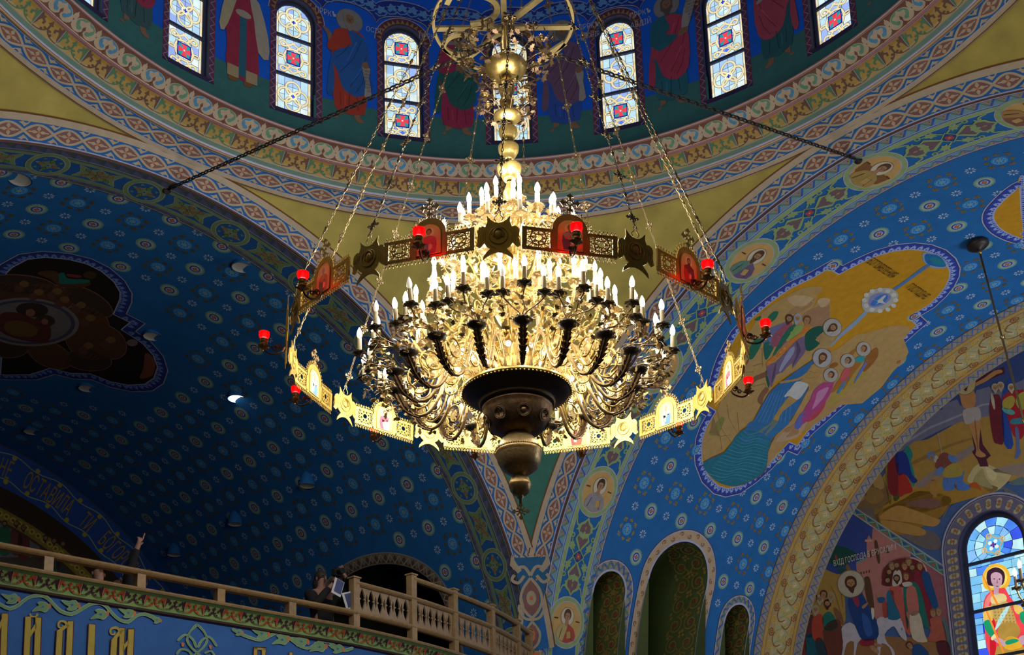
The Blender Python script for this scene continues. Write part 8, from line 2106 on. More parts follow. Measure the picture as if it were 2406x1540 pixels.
# chains
APEX = V3((0, 0, 5.05))
def chain_mesh(L, r, beads, mt, bead_r):
    mb = MB(); n = int(L/.045)
    for i in range(n):
        z = L*i/n; q = .0085; l = L/n*.62
        mb.tube([(q*math.cos(t)*(i % 2), q*math.cos(t)*(1-i % 2), z+l*math.sin(t)) for t in [2*PI*j/8 for j in range(9)]], r, 4, caps=False)
    if beads:
        for i in range(int(L/beads)):
            z = beads*(i+.5); mb.ball((0, 0, z), bead_r, 8, 6, sz=1.35)
    return mb.mesh('chain', mt)
hook = V3((RR-.0, 0, .2)); LEN = (V3((.09, 0, APEX.z))-V3((RR, 0, .2))).length
ME_CHAIN = chain_mesh(LEN, .0032, .245, M_CHAIN, .0135)
for k in range(12):
    Mk = rads(k+.5); pn = link('icon_panel', ME_PLATE, ring, Mk); link('pierced_lattice', ME_LAT, pn, kind='stuff'); link('cresting', ME_CREST, pn, kind='stuff'); link('finial_cross', ME_FINCROSS, pn); link('icon', ME_ICON[(k*5+2) % 4], pn)
    bk = link('oil_lamp', ME_BRACK, ring, Mk); link('lamp_cup', ME_CUP, bk); link('ruby_glass', ME_GLASS, bk, label='glowing ruby glass cup'); link('bulb', ME_FLAME, bk)
    w = ring.matrix_basis if False else None
    sp_ = link('seraph_plaque', ME_SER, ring, rads(k)); link('hook', ME_HOOK, sp_)
    a0 = -PI/2+(-k*PI/6+RRO); p0 = V3((RR*math.cos(a0), RR*math.sin(a0), .2)); p1 = V3((.09*math.cos(a0), .09*math.sin(a0), APEX.z)); dz = (p1-p0).normalized(); y = V3((-math.sin(a0), math.cos(a0), 0)); x = y.cross(dz)
    ch = link('chain', ME_CHAIN, ring, frame(p0, x, y, dz))
    for j in range(10): link('cross', ME_SNOW, ch, T((0, 0, .1+j*.49)) @ RZ(PI/2) @ Matrix.Scale(.72, 4))
bpy.context.view_layer.update()
for k in range(12):
    a0 = -PI/2+(-(k+.5)*PI/6+RRO); p = ring.matrix_world @ V3(((RR+.19)*math.cos(a0), (RR+.19)*math.sin(a0), -.02)); light('oil_lamp_light', 'POINT', p, 1.0, (1, .25, .12), .012)
# collar that gathers the ring's chains on the stem
mb = MB(); mb.lathe([(.02, APEX.z-.06), (.09, APEX.z-.03), (.11, APEX.z), (.09, APEX.z+.03), (.02, APEX.z+.05)], 24); mb.obj('chain_collar', M_GILT, ring, True)
# ---------------------------------------------------------------- stay chains from the arch crowns to the stem
for S, nm, lab in ((S_VL, 'l', 'black stay chain from the crown of the dark arch to the chandelier stem'), (S_VR, 'r', 'black stay chain from the roundel with the winged saint to the chandelier stem')):
    p0 = V3(S(.2, PI/2*RV)) if nm == 'l' else V3(S(.17, math.radians(91.3)*RV)); p1 = V3((0, 0, 3.28)); d_ = p1-p0; L = d_.length; dz = d_.normalized(); y = UP.cross(dz).normalized(); x = y.cross(dz)
    o = empty('stay_chain', p0, label=lab, cat='chain'); Mx = frame((0, 0, 0), x, y, dz)
    mb = MB(); n = int(L/.085)
    for i in range(n):
        z = L*i/n; mb.tube([((.022*math.cos(t)) if i % 2 else 0, 0 if i % 2 else .022*math.cos(t), z+.055*math.sin(t)) for t in [2*PI*j/8 for j in range(9)]], .009, 5, Mx, caps=False)
    mb.obj('chain_links', M_DKBRONZE, o, kind='stuff')
    mb = MB(); mb.lathe([(.06, -.02), (.06, 0), (.03, .02), (.012, .03), (.012, .1)], 12, Mx); mb.obj('anchor_plate', M_DKBRONZE, o)
# ---------------------------------------------------------------- choir loft across the dark arm
FS = [(-12, -1.45), (-3, -1.45), (0, -1.45), (1.2, -1.45), (1.9, -1.44), (3.0, -1.30), (3.95, -1.08), (5.0, -.75), (5.8, -.38), (6.5, .0)]
FRONT = spline([(a, b) for a, b in FS], 6)
cumF = [0]
for a, b in zip(FRONT, FRONT[1:]): cumF.append(cumF[-1]+math.hypot(b[0]-a[0], b[1]-a[1]))
def s_at(t):
    for a, b in zip(FRONT, FRONT[1:]):
        if a[0] <= t <= b[0]: k = (t-a[0])/(b[0]-a[0]+1e-9); ds = (b[1]-a[1])/(b[0]-a[0]+1e-9); return a[1]+(b[1]-a[1])*k, ds
    return FRONT[-1][1], .6
def fpt(t, z, out=0.0):
    s, ds = s_at(t); n = V3((ds, -1, 0)).normalized()      # (t, s) normal towards the crossing
    return NL*(A+s+out*n.y)+TL*(t+out*n.x)+UP*z
def sweep(prof, t0, t1, n=60):
    """profile points (outward, z) run along the front; closed profile"""
    mb = MB(); m = len(prof)
    for i in range(n+1):
        t = t0+(t1-t0)*i/n; mb.v += [tuple(fpt(t, z, o)) for o, z in prof]
    mb.f = [(i*m+j, i*m+(j+1) % m, (i+1)*m+(j+1) % m, (i+1)*m+j) for i in range(n) for j in range(m)]+[tuple(range(m))[::-1], tuple(n*m+j for j in range(m))]
    return mb
TE = 6.5
w = sweep([(0, -3.4), (0, -1.40), (-.12, -1.40), (-.12, -3.4)], -11.5, TE, 90).obj('wall_loft', M_LOFTBLUE, smooth=False, kind='structure', label='blue loft parapet with gilt lettering and green vines')
FL = -2.05
mb = MB(); mb.add([fpt(t, z, -.1) for z in (FL-.15, FL) for t in (-6, 0, 1.9, 3.95, 5.8, TE)]+[NL*(A+SWL)+TL*t+UP*z for z in (FL-.15, FL) for t in (-6, TE)], [(6, 7, 8, 9, 10, 11, 15, 14)[::1], (0, 12, 13, 5, 4, 3, 2, 1), (0, 1, 7, 6), (1, 2, 8, 7), (2, 3, 9, 8), (3, 4, 10, 9), (4, 5, 11, 10)])
mb2 = MB(); 
mb2.add([fpt(t, FL, -.1) for t in (-6, 0, 1.9, 3.95, 5.8, TE)]+[NL*(A+SWL)+TL*t+UP*FL for t in (TE, -6)]+[fpt(t, FL-.15, -.1) for t in (-6, 0, 1.9, 3.95, 5.8, TE)]+[NL*(A+SWL)+TL*t+UP*(FL-.15) for t in (TE, -6)], [tuple(range(8)), tuple(range(8, 16))[::-1]]+[(i, (i+1) % 8, 8+(i+1) % 8, 8+i) for i in range(8)])
mb2.obj('floor', M_STONE, kind='structure')
p = Paint(plane_map(NL, TL, -1.45), 3, .014, .0012); L = []; mural_shapes('LF', L); draw(p, L); p.obj('gilt_lettering', w, kind='stuff')
M_COVE = mat('green_cove', lin('#6f8a4e', 1.8), .7, noise=.08)
cv = sweep([(0, -1.40), (.02, -1.37), (.035, -1.30), (.075, -1.235), (.12, -1.21), (-.10, -1.21), (-.10, -1.40)], -11.5, TE, 90).obj('trim_2', M_COVE, kind='structure', label='green painted cove under the loft ledge')
sweep([(.012, -1.415), (.03, -1.40), (.03, -1.375), (0, -1.372), (-.05, -1.40)], -11.5, TE, 90).obj('fillet', mat('dark_red_fillet', lin('#2a1416', 1.5), .7), cv)
def S_CV(u, v, h=0.0):
    i = 0
    while i < len(cumF)-2 and cumF[i+1] < u: i += 1
    k = (u-cumF[i])/(cumF[i+1]-cumF[i]); t = FRONT[i][0]+(FRONT[i+1][0]-FRONT[i][0])*k; f = v
    pr = [(.036, -1.375), (.035, -1.30), (.075, -1.235), (.12, -1.212)]; x = min(max(f*3, 0), 2.999); j = int(x); q = x-j
    return fpt(t, pr[j][1]+(pr[j+1][1]-pr[j][1])*q-h*.5, pr[j][0]+(pr[j+1][0]-pr[j][0])*q+h)
p = Paint(S_CV, .3, .006, .0015); u = cumF[-1]
def u_of(t):
    for i, (a, b) in enumerate(zip(FRONT, FRONT[1:])):
        if a[0] <= t <= b[0]: return cumF[i]+(t-a[0])/(b[0]-a[0])*(cumF[i+1]-cumF[i])
    return cumF[-1]
u = u_of(-5.0); k = 0
while u < cumF[-1]-.2:
    p.stamp(M_LEAF, u, .12, .245, .62, layer=1, swap={'C': '#8f3b26' if k % 2 else '#3c1c2c', LAV: '#8aa06a'}); u += .245; k += 1
p.obj('leaf_cove_painting', cv)
# railing: one thing with its posts, rails and fretted panels
M_RAIL = mat('honey_oak', (.40, .26, .12), .42, noise=.2, nscale=18, spec=.4); M_FRET = mat('fretted_oak', (.40, .27, .15), .5, noise=.15, nscale=18)
rail = empty('loft_railing', fpt(0, -1.15), label='oak railing along the loft ledge with fretted panels at its tall end', cat='railing')
RI = Matrix.Translation(-fpt(0, -1.15))
def rpart(name, mb, m=M_RAIL, smooth=False, **k):
    mb.v = [tuple(V3(q)-fpt(0, -1.15)) for q in mb.v]; return mb.obj(name, m, rail, smooth, **k)
rpart('ledge', sweep([(.13, -1.21), (.14, -1.19), (.13, -1.175), (.10, -1.16), (-.12, -1.15), (-.12, -1.21)], -11.5, TE, 90))
PT = [-5, -4, -3.03, -2.05, -1.0, 0.0, .98, 1.95, 3.0, 3.92, 4.92, 5.85, 6.4]
def hand(t0, t1, z, wd=.06, n=30): return sweep([(wd, z-.03), (wd+.012, z-.012), (wd, z+.01), (wd-.03, z+.025), (-wd+.03, z+.025), (-wd, z+.01), (-wd-.012, z-.012), (-wd, z-.03), (-wd+.02, z-.045), (wd-.02, z-.045)], t0, t1, n)
rpart('handrail', hand(-11.5, 1.95, -.95)); rpart('bottom_rail', hand(1.95, TE, -.95, .045)); rpart('middle_rail', hand(1.95, TE, -.55, .05)); rpart('top_rail', hand(3.0, TE, -.27, .05))
for t in PT:
    tops = -.99 if t < 1.9 else (-.50 if t < 2.9 else -.235); s, ds = s_at(t); d_ = V3((1, ds, 0)).normalized(); ex = TL*d_.x+NL*d_.y; ey = TL*(-d_.y)+NL*d_.x; c = fpt(t, 0)
    mb = MB(); hw = .05; mb.add([c+ex*a+ey*b+UP*z for z in (-1.16, tops) for a, b in ((-hw, -hw), (hw, -hw), (hw, hw), (-hw, hw))], [(3, 2, 1, 0), (4, 5, 6, 7)]+[(i, (i+1) % 4, 4+(i+1) % 4, 4+i) for i in range(4)])
    if tops > -.6:
        hw = .065; mb.add([c+ex*a+ey*b+UP*z for z in (tops, tops+.02) for a, b in ((-hw, -hw), (hw, -hw), (hw, hw), (-hw, hw))], [(3, 2, 1, 0), (4, 5, 6, 7)]+[(i, (i+1) % 4, 4+(i+1) % 4, 4+i) for i in range(4)])
    rpart('post', mb, kind='stuff' if tops > -.6 and False else None)
def vesica(cx, cy, w, h, nub=True):
    o = []
    for i in range(17):
        f = -1+2*i/16; x = w*(1-abs(f)**1.7)
        if nub and abs(f) < .2: x = w*.42 if abs(f) < .07 else w*1.0
        o.append((cx+x, cy+f*h))
    return o+[(2*cx-x, y) for x, y in o[::-1][1:-1]]
for a, b in zip(PT, PT[1:]):
    if a < 1.9: continue
    p0, p1 = fpt(a, 0), fpt(b, 0); ex = (p1-p0).normalized(); L = (p1-p0).length; ez = ex.cross(UP); Mx = frame(p0+UP*-.95, ex, UP, ez)
    n = max(2, round((L-.1)/.152)); stp = (L-.1)/n; holes = []
    for i in range(n):
        holes.append(vesica(.05+stp*(i+.5), .20, stp*.31, .150))
        if i: holes.append(vesica(.05+stp*i, .20, stp*.13, .085, False))
    mb = MB(); mb.prism([(.04, .02), (L-.04, .02), (L-.04, .38), (.04, .38)], -.012, .012, Mx, holes); rpart('fretted_panel', mb, M_FRET)
# pews behind the railing
for i, (t0, t1, lab) in enumerate(((-1.30, -1.02, 'low orange oak pew back between the two upturned faces'), (-.86, -.50, 'low orange oak pew back beside the person pointing upwards'))):
    o = empty('pew', NL*(A-1.02)+TL*((t0+t1)/2)+UP*FL, label=lab, cat='pew'); Z = frame((0, 0, 0), TL, -NL, UP); hw = (t1-t0)/2
    mb = MB(); mb.box(-hw, hw, -.02, .02, .02, 1.0, Z); mb.box(-hw-.02, hw+.02, -.035, .035, 1.0, 1.03, Z); mb.obj('pew_back', mat('orange_oak', (.42, .17, .05), .5, noise=.15) if not i else bpy.data.materials['orange_oak'], o, kind=None)
    mb = MB(); mb.box(-hw, hw, -.42, -.02, .38, .42, Z); mb.obj('pew_seat', bpy.data.materials['orange_oak'], o)
    for s in (-1, 1):
        mb = MB(); mb.box(s*hw-.02, s*hw+.02, -.42, .02, 0, .6, Z); mb.obj('pew_end', bpy.data.materials['orange_oak'], o)
# ---------------------------------------------------------------- people in the loft
def skinned(name, joints, edges, m, parent, root=0, sub=2):
    me = bpy.data.meshes.new(name); me.from_pydata([j[0] for j in joints], edges, []); me.materials.append(m); o = bpy.data.objects.new(name, me); C.objects.link(o); put(o, parent)
    sk = o.modifiers.new('skin', 'SKIN'); sk.use_smooth_shade = True
    for i, j in enumerate(joints):
        d_ = me.skin_vertices[0].data[i]; r = j[1] if isinstance(j[1], tuple) else (j[1], j[1]); d_.radius = r; d_.use_root = (i == root)
    sb = o.modifiers.new('sub', 'SUBSURF'); sb.levels = sub; sb.render_levels = sub
    return o
M_SKIN = mat('skin', (.42, .22, .16), .55, noise=.06, nscale=30); M_COAT = mat('black_cloth', (.012, .012, .014), .85, noise=.2, nscale=40); M_JEAN = mat('blue_denim', (.10, .13, .24), .85, noise=.2, nscale=60); M_HAIR = mat('dark_brown_hair', (.035, .02, .015), .6, noise=.3, nscale=60)
def figure(name, base, yaw, label, up, lh, rh, hipz, knees, seated=False, hair=None, coat=M_COAT, legs=M_COAT, tilt=0.0, fingers=(None, None)):
    """up: head direction tilt; lh/rh: (elbow, wrist) in the figure's frame (x right, y forward, z up)"""
    o = empty(name, base, yaw, label=label, cat='person'); z = hipz
    sh = z+.48; hd = V3((0, -.02-.03*tilt, sh+.20)); J = []; E_ = []
    def j(p, r): J.append((tuple(p), r)); return len(J)-1
    pel = j((0, 0, z), (.15, .11)); che = j((0, -.01, z+.25), (.15, .105)); nb = j((0, -.02, sh), (.13, .085)); nk = j((0, -.02, sh+.075), .052); sk = j(hd+V3((0, 0, -.03)), (.066, .078)); tp = j(hd+V3((0, -.012-.05*tilt, .055)), (.07, .086)); E_ += [(pel, che), (che, nb), (nb, nk), (nk, sk), (sk, tp)]
    for s, (el, wr) in ((-1, lh), (1, rh)):
        a = j((s*.18, -.02, sh-.03), .058); b = j(el, .042); c = j(wr, .028); d_ = V3(wr)-V3(el); d_.normalize(); h = j(V3(wr)+d_*.075, (.04, .02)); E_ += [(nb, a), (a, b), (b, c), (c, h)]
        sx = V3((1, 0, 0))-d_*d_.x; sx = sx.normalized() if sx.length > .1 else V3((0, 1, 0)); fw = sx.cross(d_)
        fi = fingers[0 if s < 0 else 1] or [(.9, .25)]*4
        for q in range(4):
            st, cu = fi[q]; p0 = V3(wr)+d_*.08+sx*(-.028+.0187*q); p1 = p0+d_*.04*st+fw*.012*cu; p2 = p1+d_*.03*(st-cu*.9)+fw*.03*cu; k0 = j(p0, .011); k1 = j(p1, .0095); k2 = j(p2, .008); E_ += [(h, k0), (k0, k1), (k1, k2)]
        t0 = j(V3(wr)+d_*.03-sx*s*.03, .012); t1 = j(V3(wr)+d_*.06-sx*s*.055+fw*.02, .0095); E_ += [(c, t0), (t0, t1)]
    for s in (-1, 1):
        hp = j((s*.09, 0, z-.05), .085); kn = j((s*.1, knees[0], knees[1]), .06); an = j((s*.1, knees[2], .09), .042); ft = j((s*.1, knees[2]+.14, .035), (.04, .03)); E_ += [(pel, hp), (hp, kn), (kn, an), (an, ft)]
    b = skinned('body', J, E_, M_SKIN, o)
    # face
    R = T(hd) @ Matrix.Rotation(tilt, 4, 'X'); f = MB()
    f.prism([(-.012, -.03), (.012, -.03), (.006, .02), (-.006, .02)], .075, .1, R @ Matrix.Rotation(-PI/2, 4, 'X') @ Matrix.Rotation(PI, 4, 'Z') if False else R @ Matrix(((1, 0, 0, 0), (0, 0, 1, 0), (0, 1, 0, 0), (0, 0, 0, 1)))); f.obj('nose', M_SKIN, o)
    for s in (-1, 1):
        e = MB(); e.ball((s*.028, .078, .028), .011, 8, 6, sz=.7, M=R); e.obj('eye', M_HAIR, o); e = MB(); e.ball((s*.074, -.005, .0), .022, 8, 6, sx=.4, sz=1.3, M=R); e.obj('ear', M_SKIN, o)
    e = MB(); e.ball((0, .08, -.05), .02, 8, 6, sz=.3, sy=.4, M=R); e.obj('mouth', mat('lips', (.28, .10, .09), .5) if 'lips' not in bpy.data.materials else bpy.data.materials['lips'], o)
    if hair: 
        e = MB(); e.ball((0, -.02, .03), .092, 16, 10, sx=.92, sz=1.05, M=R)
        if hair == 'long': e.ball((0, -.06, -.06), .085, 14, 10, sz=1.4, M=R)
        e.obj('hair', M_HAIR, o, True)
    # clothes
    cj = []; ce = []
    def k(p, r): cj.append((tuple(p), r)); return len(cj)-1
    a0 = k((0, 0, z-.06), (.175, .13)); a1 = k((0, -.01, z+.25), (.172, .128)); a2 = k((0, -.02, sh-.01), (.145, .10)); ce += [(a0, a1), (a1, a2)]
    for s, (el, wr) in ((-1, lh), (1, rh)):
        q0 = k((s*.19, -.02, sh-.03), .075); q1 = k(el, .06); q2 = k(V3(el)*.12+V3(wr)*.88, .045); ce += [(a2, q0), (q0, q1), (q1, q2)]
    skinned('jacket', cj, ce, coat, o)
    tj = []; te = []
    def k2(p, r): tj.append((tuple(p), r)); return len(tj)-1
    b0 = k2((0, 0, z-.03), (.16, .125))
    for s in (-1, 1):
        q0 = k2((s*.09, 0, z-.08), .1); q1 = k2((s*.1, knees[0], knees[1]), .076); q2 = k2((s*.1, knees[2], .12), .06); te += [(b0, q0), (q0, q1), (q1, q2)]
    skinned('trousers', tj, te, legs, o)
    for s in (-1, 1):
        e = MB(); e.ball((s*.1, knees[2]+.06, .04), .05, 10, 8, sy=2.4, sz=.8); e.obj('shoe', M_COAT, o, True)
    return o
LYAW = math.atan2(-NL.y, -NL.x)-PI/2        # facing the crossing
ppos = lambda s, t, z=FL: NL*(A+s)+TL*t+UP*z
ph = figure('person', ppos(-1.05, 1.72), LYAW, 'person in black jacket holding a camera up to the face behind the low rail', 0, ((-.34, .16, 1.46), (-.12, .30, 1.62)), ((.26, .22, 1.16), (.06, .30, 1.44)), .92, (.02, .48, 0), hair='long', legs=M_JEAN, fingers=([(.7, .7)]*4, [(.7, .6)]*4))
g1 = figure('person', ppos(-.72, -.62, FL+.12), LYAW, 'person in black with one arm raised and a finger pointing upwards', 0, ((-.26, .10, .80), (-.2, .26, .86)), ((.22, .14, 1.20), (.16, .2, 1.47)), .42, (.40, .44, .42), True, hair='short', fingers=([(.8, .5)]*4, [(1.3, .0), (.5, 1.0), (.45, 1.0), (.4, 1.0)]))
g2 = figure('person', ppos(-.70, -1.13, FL+.20), LYAW, 'bald pale-faced person looking up between rail posts, larger of two upturned faces', 0, ((-.26, .1, .62), (-.2, .3, .56)), ((.26, .1, .62), (.2, .3, .56)), .36, (.40, .42, .42), True, tilt=.6)
g3 = figure('person', ppos(-.60, -.84, FL+.14), LYAW, 'smaller upturned bald face just above an orange pew back', 0, ((-.26, .1, .62), (-.2, .3, .56)), ((.26, .1, .62), (.2, .3, .56)), .36, (.40, .42, .42), True, tilt=.7)
for i, (g, sx) in enumerate(((g1, 0), (g2, 0), (g3, 0))):
    o = empty('bench', g.location, LYAW, label=['oak bench under the person pointing upwards', 'oak bench under the larger upturned bald face', 'oak bench under the smaller upturned bald face'][i], cat='bench')
    mb = MB(); mb.box(-.12, .12, -.2, .16, .27, .30); mb.obj('seat', bpy.data.materials['orange_oak'], o)
    for s in (-1, 1):
        mb = MB(); mb.box(s*.1-.02, s*.1+.02, -.18, .14, FL-g.location.z, .27); mb.obj('leg', bpy.data.materials['orange_oak'], o)
# camera and printed leaflets in the photographer's hands
cm = empty('camera_body', ppos(-1.05, 1.72) + (-NL)*.33+UP*1.60, LYAW, label='black camera with lens held at the eye of the standing person', cat='camera')
mb = MB(); mb.box(-.065, .065, -.03, .03, -.045, .045); mb.box(-.025, .025, -.03, .03, .045, .07); mb.box(.04, .07, -.03, .045, -.045, .04); mb.obj('housing', M_COAT, cm, kind='stuff' if False else None)
mb = MB(); mb.lathe([(0, .03), (.034, .03), (.036, .09), (.04, .1), (.04, .13), (.032, .13), (.02, .115), (0, .112)], 20, Matrix.Rotation(-PI/2, 4, 'X')); mb.obj('lens', M_BLACK, cm, True)
lf = empty('leaflet', ppos(-1.05, 1.72)+(-NL)*.34+TL*.05+UP*1.30, LYAW, label='white and blue printed leaflets held under the camera by the standing person', cat='leaflet')
M_PAP = mat('white_paper', (.75, .75, .78), .7); M_PB = mat('blue_print', (.08, .10, .25), .7)
for i, (x, z, r, m_) in enumerate(((.06, .10, -.3, M_PAP), (.045, .11, -.3, M_PB), (-.10, -.05, .35, M_PAP), (-.115, -.045, .35, M_PB))):
    mb = MB(); mb.box(-.075 if i % 2 == 0 else -.055, .075 if i % 2 == 0 else .055, .004*i, .004*i+.003, -.11 if i % 2 == 0 else -.09, .11 if i % 2 == 0 else .09, T((x, .02, z)) @ Matrix.Rotation(r, 4, 'Y')); mb.obj('sheet', m_, lf)
# strap of the camera and a hanging strip of green and magenta ribbon are too small to show
# ---------------------------------------------------------------- downlights of the dark vault
def downlight(s, th, lab, lit=False, cone=False, hint=''):
    v = math.radians(th)*RV; P = S_VL(s, v, .0); dn = .0 if not cone else .02
    r = .145; slope = math.tan(abs(math.radians(th)-PI/2)); zb = P.z-.03-(.06 if cone else 0); P = P+TL*(-.0 if not cone else -.10)
    o = empty('ceiling_downlight', (P.x, P.y, zb), label=lab, cat='ceiling light', group='downlights of the dark vault')
    mb = MB()
    if cone: r = .135; mb.lathe([(r, 0), (r+.006, .01), (r, .06), (.115, .16), (.085, .24), (.045, .30), (0, .32)], 24)
    else: mb.lathe([(r+.012, -.004), (r+.016, .008), (r+.004, .02), (r, .2)], 24)
    mb.obj('housing', bpy.data.materials['blue_vault_plaster'], o, True)
    mb = MB(); mb.lathe([(0, .018), (r*.6, .016), (r*.96, .006), (r+.002, -.002)], 24); mb.obj('lens', M_LITLENS if lit else M_LENS, o, True)
    if lit: light('downlight_beam', 'SPOT', (P.x, P.y, zb-.02), 6, (1, .97, .9), .1, (P.x, P.y, zb-5))
M_LENS = mat('white_lens', (.62, .60, .54), .5); M_LITLENS = mat('lit_lens', (1, 1, 1), .5, emit=(1, .98, .92), strength=3.5)
downlight(.873, 105.4, 'unlit white downlight alone at the upper edge of the dark vault by a green roundel')
downlight(.943, 75.8, 'unlit white downlight close under the green roundel band, beside the lamp ring')
downlight(3.775, 75.9, 'unlit white downlight at the stepped corner of the dark flower mural frame')
downlight(6.315, 75.8, 'unlit white downlight just below the lower edge of the flower mural frame')
downlight(8.82, 75.8, 'faint unlit downlight deep in the vault above the arch of lettering')
downlight(3.79, 60.7, 'the only lit downlight, glowing white in the middle of the dark vault', True)
downlight(3.77, 43.5, 'blue bullet-shaped downlight nearest the chandelier foot', cone=True)
downlight(6.32, 43.2, 'blue bullet-shaped downlight second from the chandelier foot', cone=True)
downlight(8.78, 43.2, 'faint blue bullet-shaped downlight beside the raised hand', cone=True)
# ---------------------------------------------------------------- small chandelier hanging in the lighter arm
PC = lambda t, z, s=3.4: NR*(A+s)+TR*t+UP*z
hg = empty('small_chandelier', PC(-.05, 5.1), label='small chandelier on a long brass rod from a dark canopy under the lighter vault', cat='chandelier')
def hpart(name, mb, m, smooth=True):
    mb.v = [tuple(V3(q)-hg.location) for q in mb.v]; return mb.obj(name, m, hg, smooth)
p0 = PC(-.04, 4.99); p1 = PC(.61, -.62); dr = (p1-p0).normalized(); ey = NR; ex = ey.cross(dr)
Fm = frame(p0, ex, ey, dr); Lr = (p1-p0).length
mb = MB(); mb.lathe([(0, -.14), (.12, -.14), (.16, -.10), (.165, -.06), (.12, -.02), (.03, .01), (.02, .03)], 32, Fm); hpart('canopy', mb, M_DKBRONZE)
mb = MB(); mb.tube([p0, p1], .016, 8)
M_ROD = mat('old_brass', (.40, .26, .10), .35, .8, noise=.2, nscale=30); hpart('rod', mb, M_ROD)
for q in (.06, 1.55, 2.95):
    mb = MB(); mb.ball(p0+dr*q, .034, 12, 8); hpart('rod_knob', mb, M_GOLD)
cb = p1
mb = MB(); mb.lathe([(.02, .6), (.06, .5), (.04, .42), (.09, .3), (.1, .22), (.05, .12), (.07, 0), (.12, -.12), (.1, -.24), (.03, -.34), (.0, -.4)], 24, T(cb)); hpart('stem', mb, M_GILT)
for i in range(10):
    a = 2*PI*i/10+.1; d_ = V3((math.cos(a), math.sin(a), 0)); q = cb+d_*.66+UP*.18
    ar = MB(); ar.tube(spline([cb+UP*.05+d_*.05, cb+d_*.2+UP*.12, cb+d_*.4-UP*.12, cb+d_*.6-UP*.02, q-UP*.03], 4), .014, 6); spiral(ar, 0, 0, .07, 1.5, 0, 1, .008, T(cb+d_*.38+UP*.02) @ RZ(a)); ao = hpart('arm', ar, M_GILT)
    lv = MB()
    for k in range(8): leaf(lv, T(cb+d_*rnd.uniform(.35, .68)-hg.location+UP*rnd.uniform(-.1, .14)) @ rmat((0, 0, 0)), rnd.uniform(.04, .06))
    lv.obj('leaf_spray', M_GILT, ao, kind='stuff')
    for nm, me in (('drip_pan', ME_PAN_G), ('candle', ME_CANDLE), ('bulb', ME_BULB)): link(nm, me, ao, T(q-hg.location) @ Matrix.Scale(1.25, 4))
light('bulb_light', 'POINT', cb+UP*.5, 60, (1, .86, .62), .1)
# ---------------------------------------------------------------- big stained window of the lighter arm
c, hw, zt, z0 = BW['c'], BW['hw'], BW['zt'], BW['z0']
WF = lambda u, v, h=0.0: NR*(A+SWR+.12-h)+TR*u+UP*v
mb = MB(); o1 = win_outline(c, hw+.06, zt, z0); o2 = win_outline(c, hw-.03, zt, z0); m = len(o1)
mb.add([WF(u, v, .12) for u, v in o1]+[WF(u, v, .02) for u, v in o1]+[WF(u, v, .02) for u, v in o2]+[WF(u, v, -.03) for u, v in o2], [(j*m+i, j*m+(i+1) % m, (j+1)*m+(i+1) % m, (j+1)*m+i) for j in range(3) for i in range(m-1)])
bw_ = mb.obj('window_12', M_FRAME, kind='structure', label='tall stained glass window with an armoured haloed saint')
for z in (1.355, .455, -.44):
    mb = MB(); P8 = [WF(u, v, h) for h in (-.02, .04) for v in (z-.028, z+.028) for u in (c-hw, c+hw)]; mb.add(P8, [(0, 2, 3, 1), (4, 5, 7, 6), (0, 1, 5, 4), (2, 6, 7, 3), (0, 4, 6, 2), (1, 3, 7, 5)]); mb.obj('glazing_bar', M_FRAME, bw_)
rb = random.Random(5); BG = ['#7fc8ff', '#a8e4ff', '#4f8cff', '#8fd8f8', '#c4f0ff', '#6fb4ff', '#3f5cf0', '#9fe0f8', '#88c0ff', '#1f2ce0']
def arch_clip(poly):
    out = []
    for x, y in poly:
        if y > zt and math.hypot(x-c, y-zt) > hw-.03: k = (hw-.03)/math.hypot(x-c, y-zt); x, y = c+(x-c)*k, zt+(y-zt)*k
        out.append((min(max(x, c-hw+.03), c+hw-.03), y))
    return out
bands = [(z0, -.44), (-.44, .455), (.455, 1.355), (1.355, zt+hw)]
saint = []; mural_shapes('BW', saint)
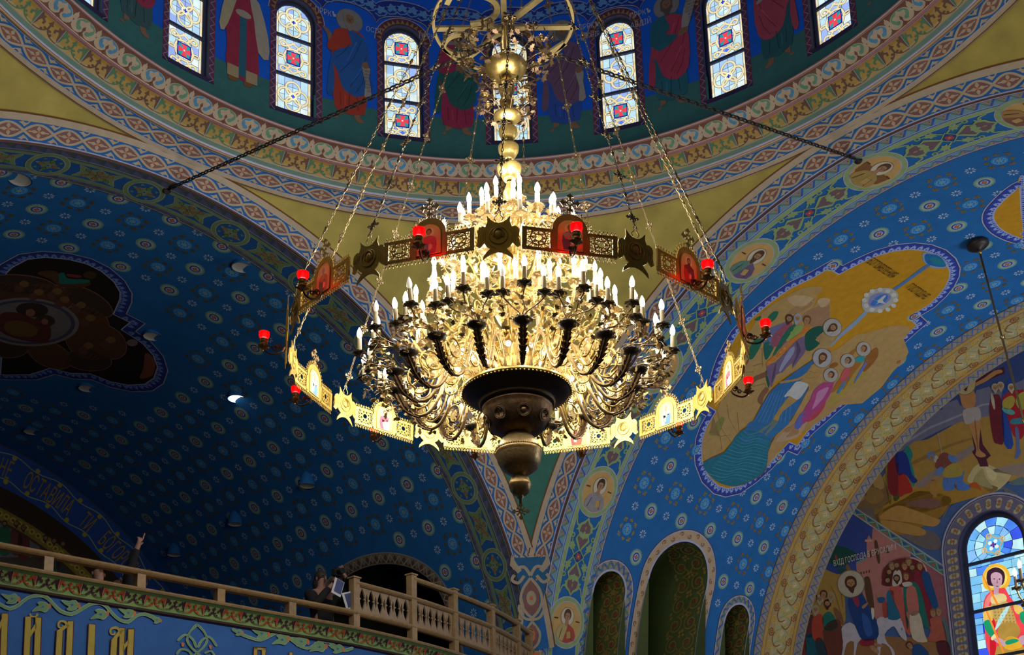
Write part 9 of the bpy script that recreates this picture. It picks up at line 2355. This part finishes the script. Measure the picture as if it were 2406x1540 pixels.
for j, (a, b) in enumerate(bands):
    PCS = []; P_ = Paint(WF, 3, 0, .0016); a += .02 if j else 0; b -= .028 if j < 3 else 0
    if j == 3:
        cc = (c-.02, zt+.02)
        for i in range(14):
            t0, t1 = 2*PI*i/14, 2*PI*(i+1)/14
            for r0, r1 in ((.2, .36), (.36, .8)):
                q = [(cc[0]+r*math.cos(t), max(a, cc[1]+r*math.sin(t))) for r, t in ((r0, t0), (r1, t0), (r1, (t0+t1)/2), (r1, t1), (r0, t1))]
                if max(y for _, y in q)-min(y for _, y in q) < .02: continue
                q = arch_clip(q); PCS.append((q, gcol(rb.choice(BG)))); P_.line(q, .009, gcol('#0c1040'), 1, True)
        P_.disc(cc[0], cc[1], .2, .2, gcol('#58b8f0'), 0)
        for k in range(4):
            t = k*PI/2+.35; P_.line([(cc[0]+.19*math.cos(t)+x, cc[1]+.19*math.sin(t)+y) for x, y in ell(0, 0, .045, .045, 12)], .024, gcol('#d8b880'), 4, True)
        P_.line([(cc[0]+(.16+.03*math.cos(4*(t-.35)))*math.cos(t), cc[1]+(.16+.03*math.cos(4*(t-.35)))*math.sin(t)) for t in [2*PI*i/32 for i in range(32)]], .026, gcol('#c8a878'), 4, True)
        for k in range(4): P_.disc(cc[0]+.075*math.cos(k*PI/2+.9), cc[1]+.075*math.sin(k*PI/2+.9), .04, .04, gcol('#e8fff8'), 3, 6)
        for k in range(5): P_.disc(cc[0]+(.035*math.cos(k*PI/2) if k < 4 else 0), cc[1]+(.035*math.sin(k*PI/2) if k < 4 else 0), .022, .022, gcol('#6a2a90'), 5, 6)
    else:
        y = a
        while y < b-.02:
            y1 = min(b, y+rb.uniform(.10, .2)); x = c-hw+.03
            while x < c+hw-.04:
                x1 = min(c+hw-.03, x+rb.uniform(.12, .26)); q = [(x, y), (x1, y+rb.uniform(-.01, .01)), (x1, y1), (x, y1)]; PCS.append((q, gcol(rb.choice(BG)))); P_.line(q, .008, gcol('#0c1040'), 1, True); x = x1
            y = y1
    for l, col, q in saint:
        ys = [y for _, y in q]
        if max(ys) < a or min(ys) > b: continue
        qq = [(min(max(x, c-hw+.03), c+hw-.03), min(max(y, a), b)) for x, y in q]
        try: P_.poly(qq, gcol(col), l)
        except Exception: pass
    po = P_.obj('pane', bw_, M_GLASS)
    for q, col in PCS:
        g_ = Paint(WF, 5, -.001, 0); g_.poly(q, col)
        if g_.v: g_.obj('glass_piece', po, M_GLASS, kind=None)
# painted border round that window
p = Paint(S_WR, 3, .006, .0012)
def wband(h0, h1, col, lay):
    a, b = win_outline(c, h0, zt, z0), win_outline(c, h1, zt, z0)
    for i in range(len(a)-1): p.poly([a[i], a[i+1], b[i+1], b[i]], col, lay)
BO = 10
wband(hw+.05, hw+.37, '#5a5468', BO); wband(hw+.37, hw+.40, '#8a8c9c', BO); wband(hw+.35, hw+.36, '#3a2226', BO+1); wband(hw+.335, hw+.342, '#8a8c9c', BO+1); wband(hw+.05, hw+.075, '#3a3048', BO+1)
pa = resample(win_outline(c, hw+.2, zt, z0), .03)
for i in range(0, len(pa)-60, 5):
    x, y = pa[i]
    if y < -1.2: continue
    n_ = np.array(pa[i+1])-np.array(pa[i-1]); n_ = n_/(np.hypot(*n_)+1e-9)
    for sgn in (-1, 1): p.disc(x+sgn*.05*-n_[1], y+sgn*.05*n_[0], .055, .05, '#8f8a6a', BO+2, 8)
    p.disc(x, y, .05, .06, '#8f8a6a', BO+2, 8); p.disc(x, y, .026, .03, '#9a5034', BO+3, 7); p.disc(x+n_[0]*.03, y+n_[1]*.03, .018, .018, '#8f8a6a', BO+4, 6)
p.obj('window_border', bpy.data.objects['wall_right'])
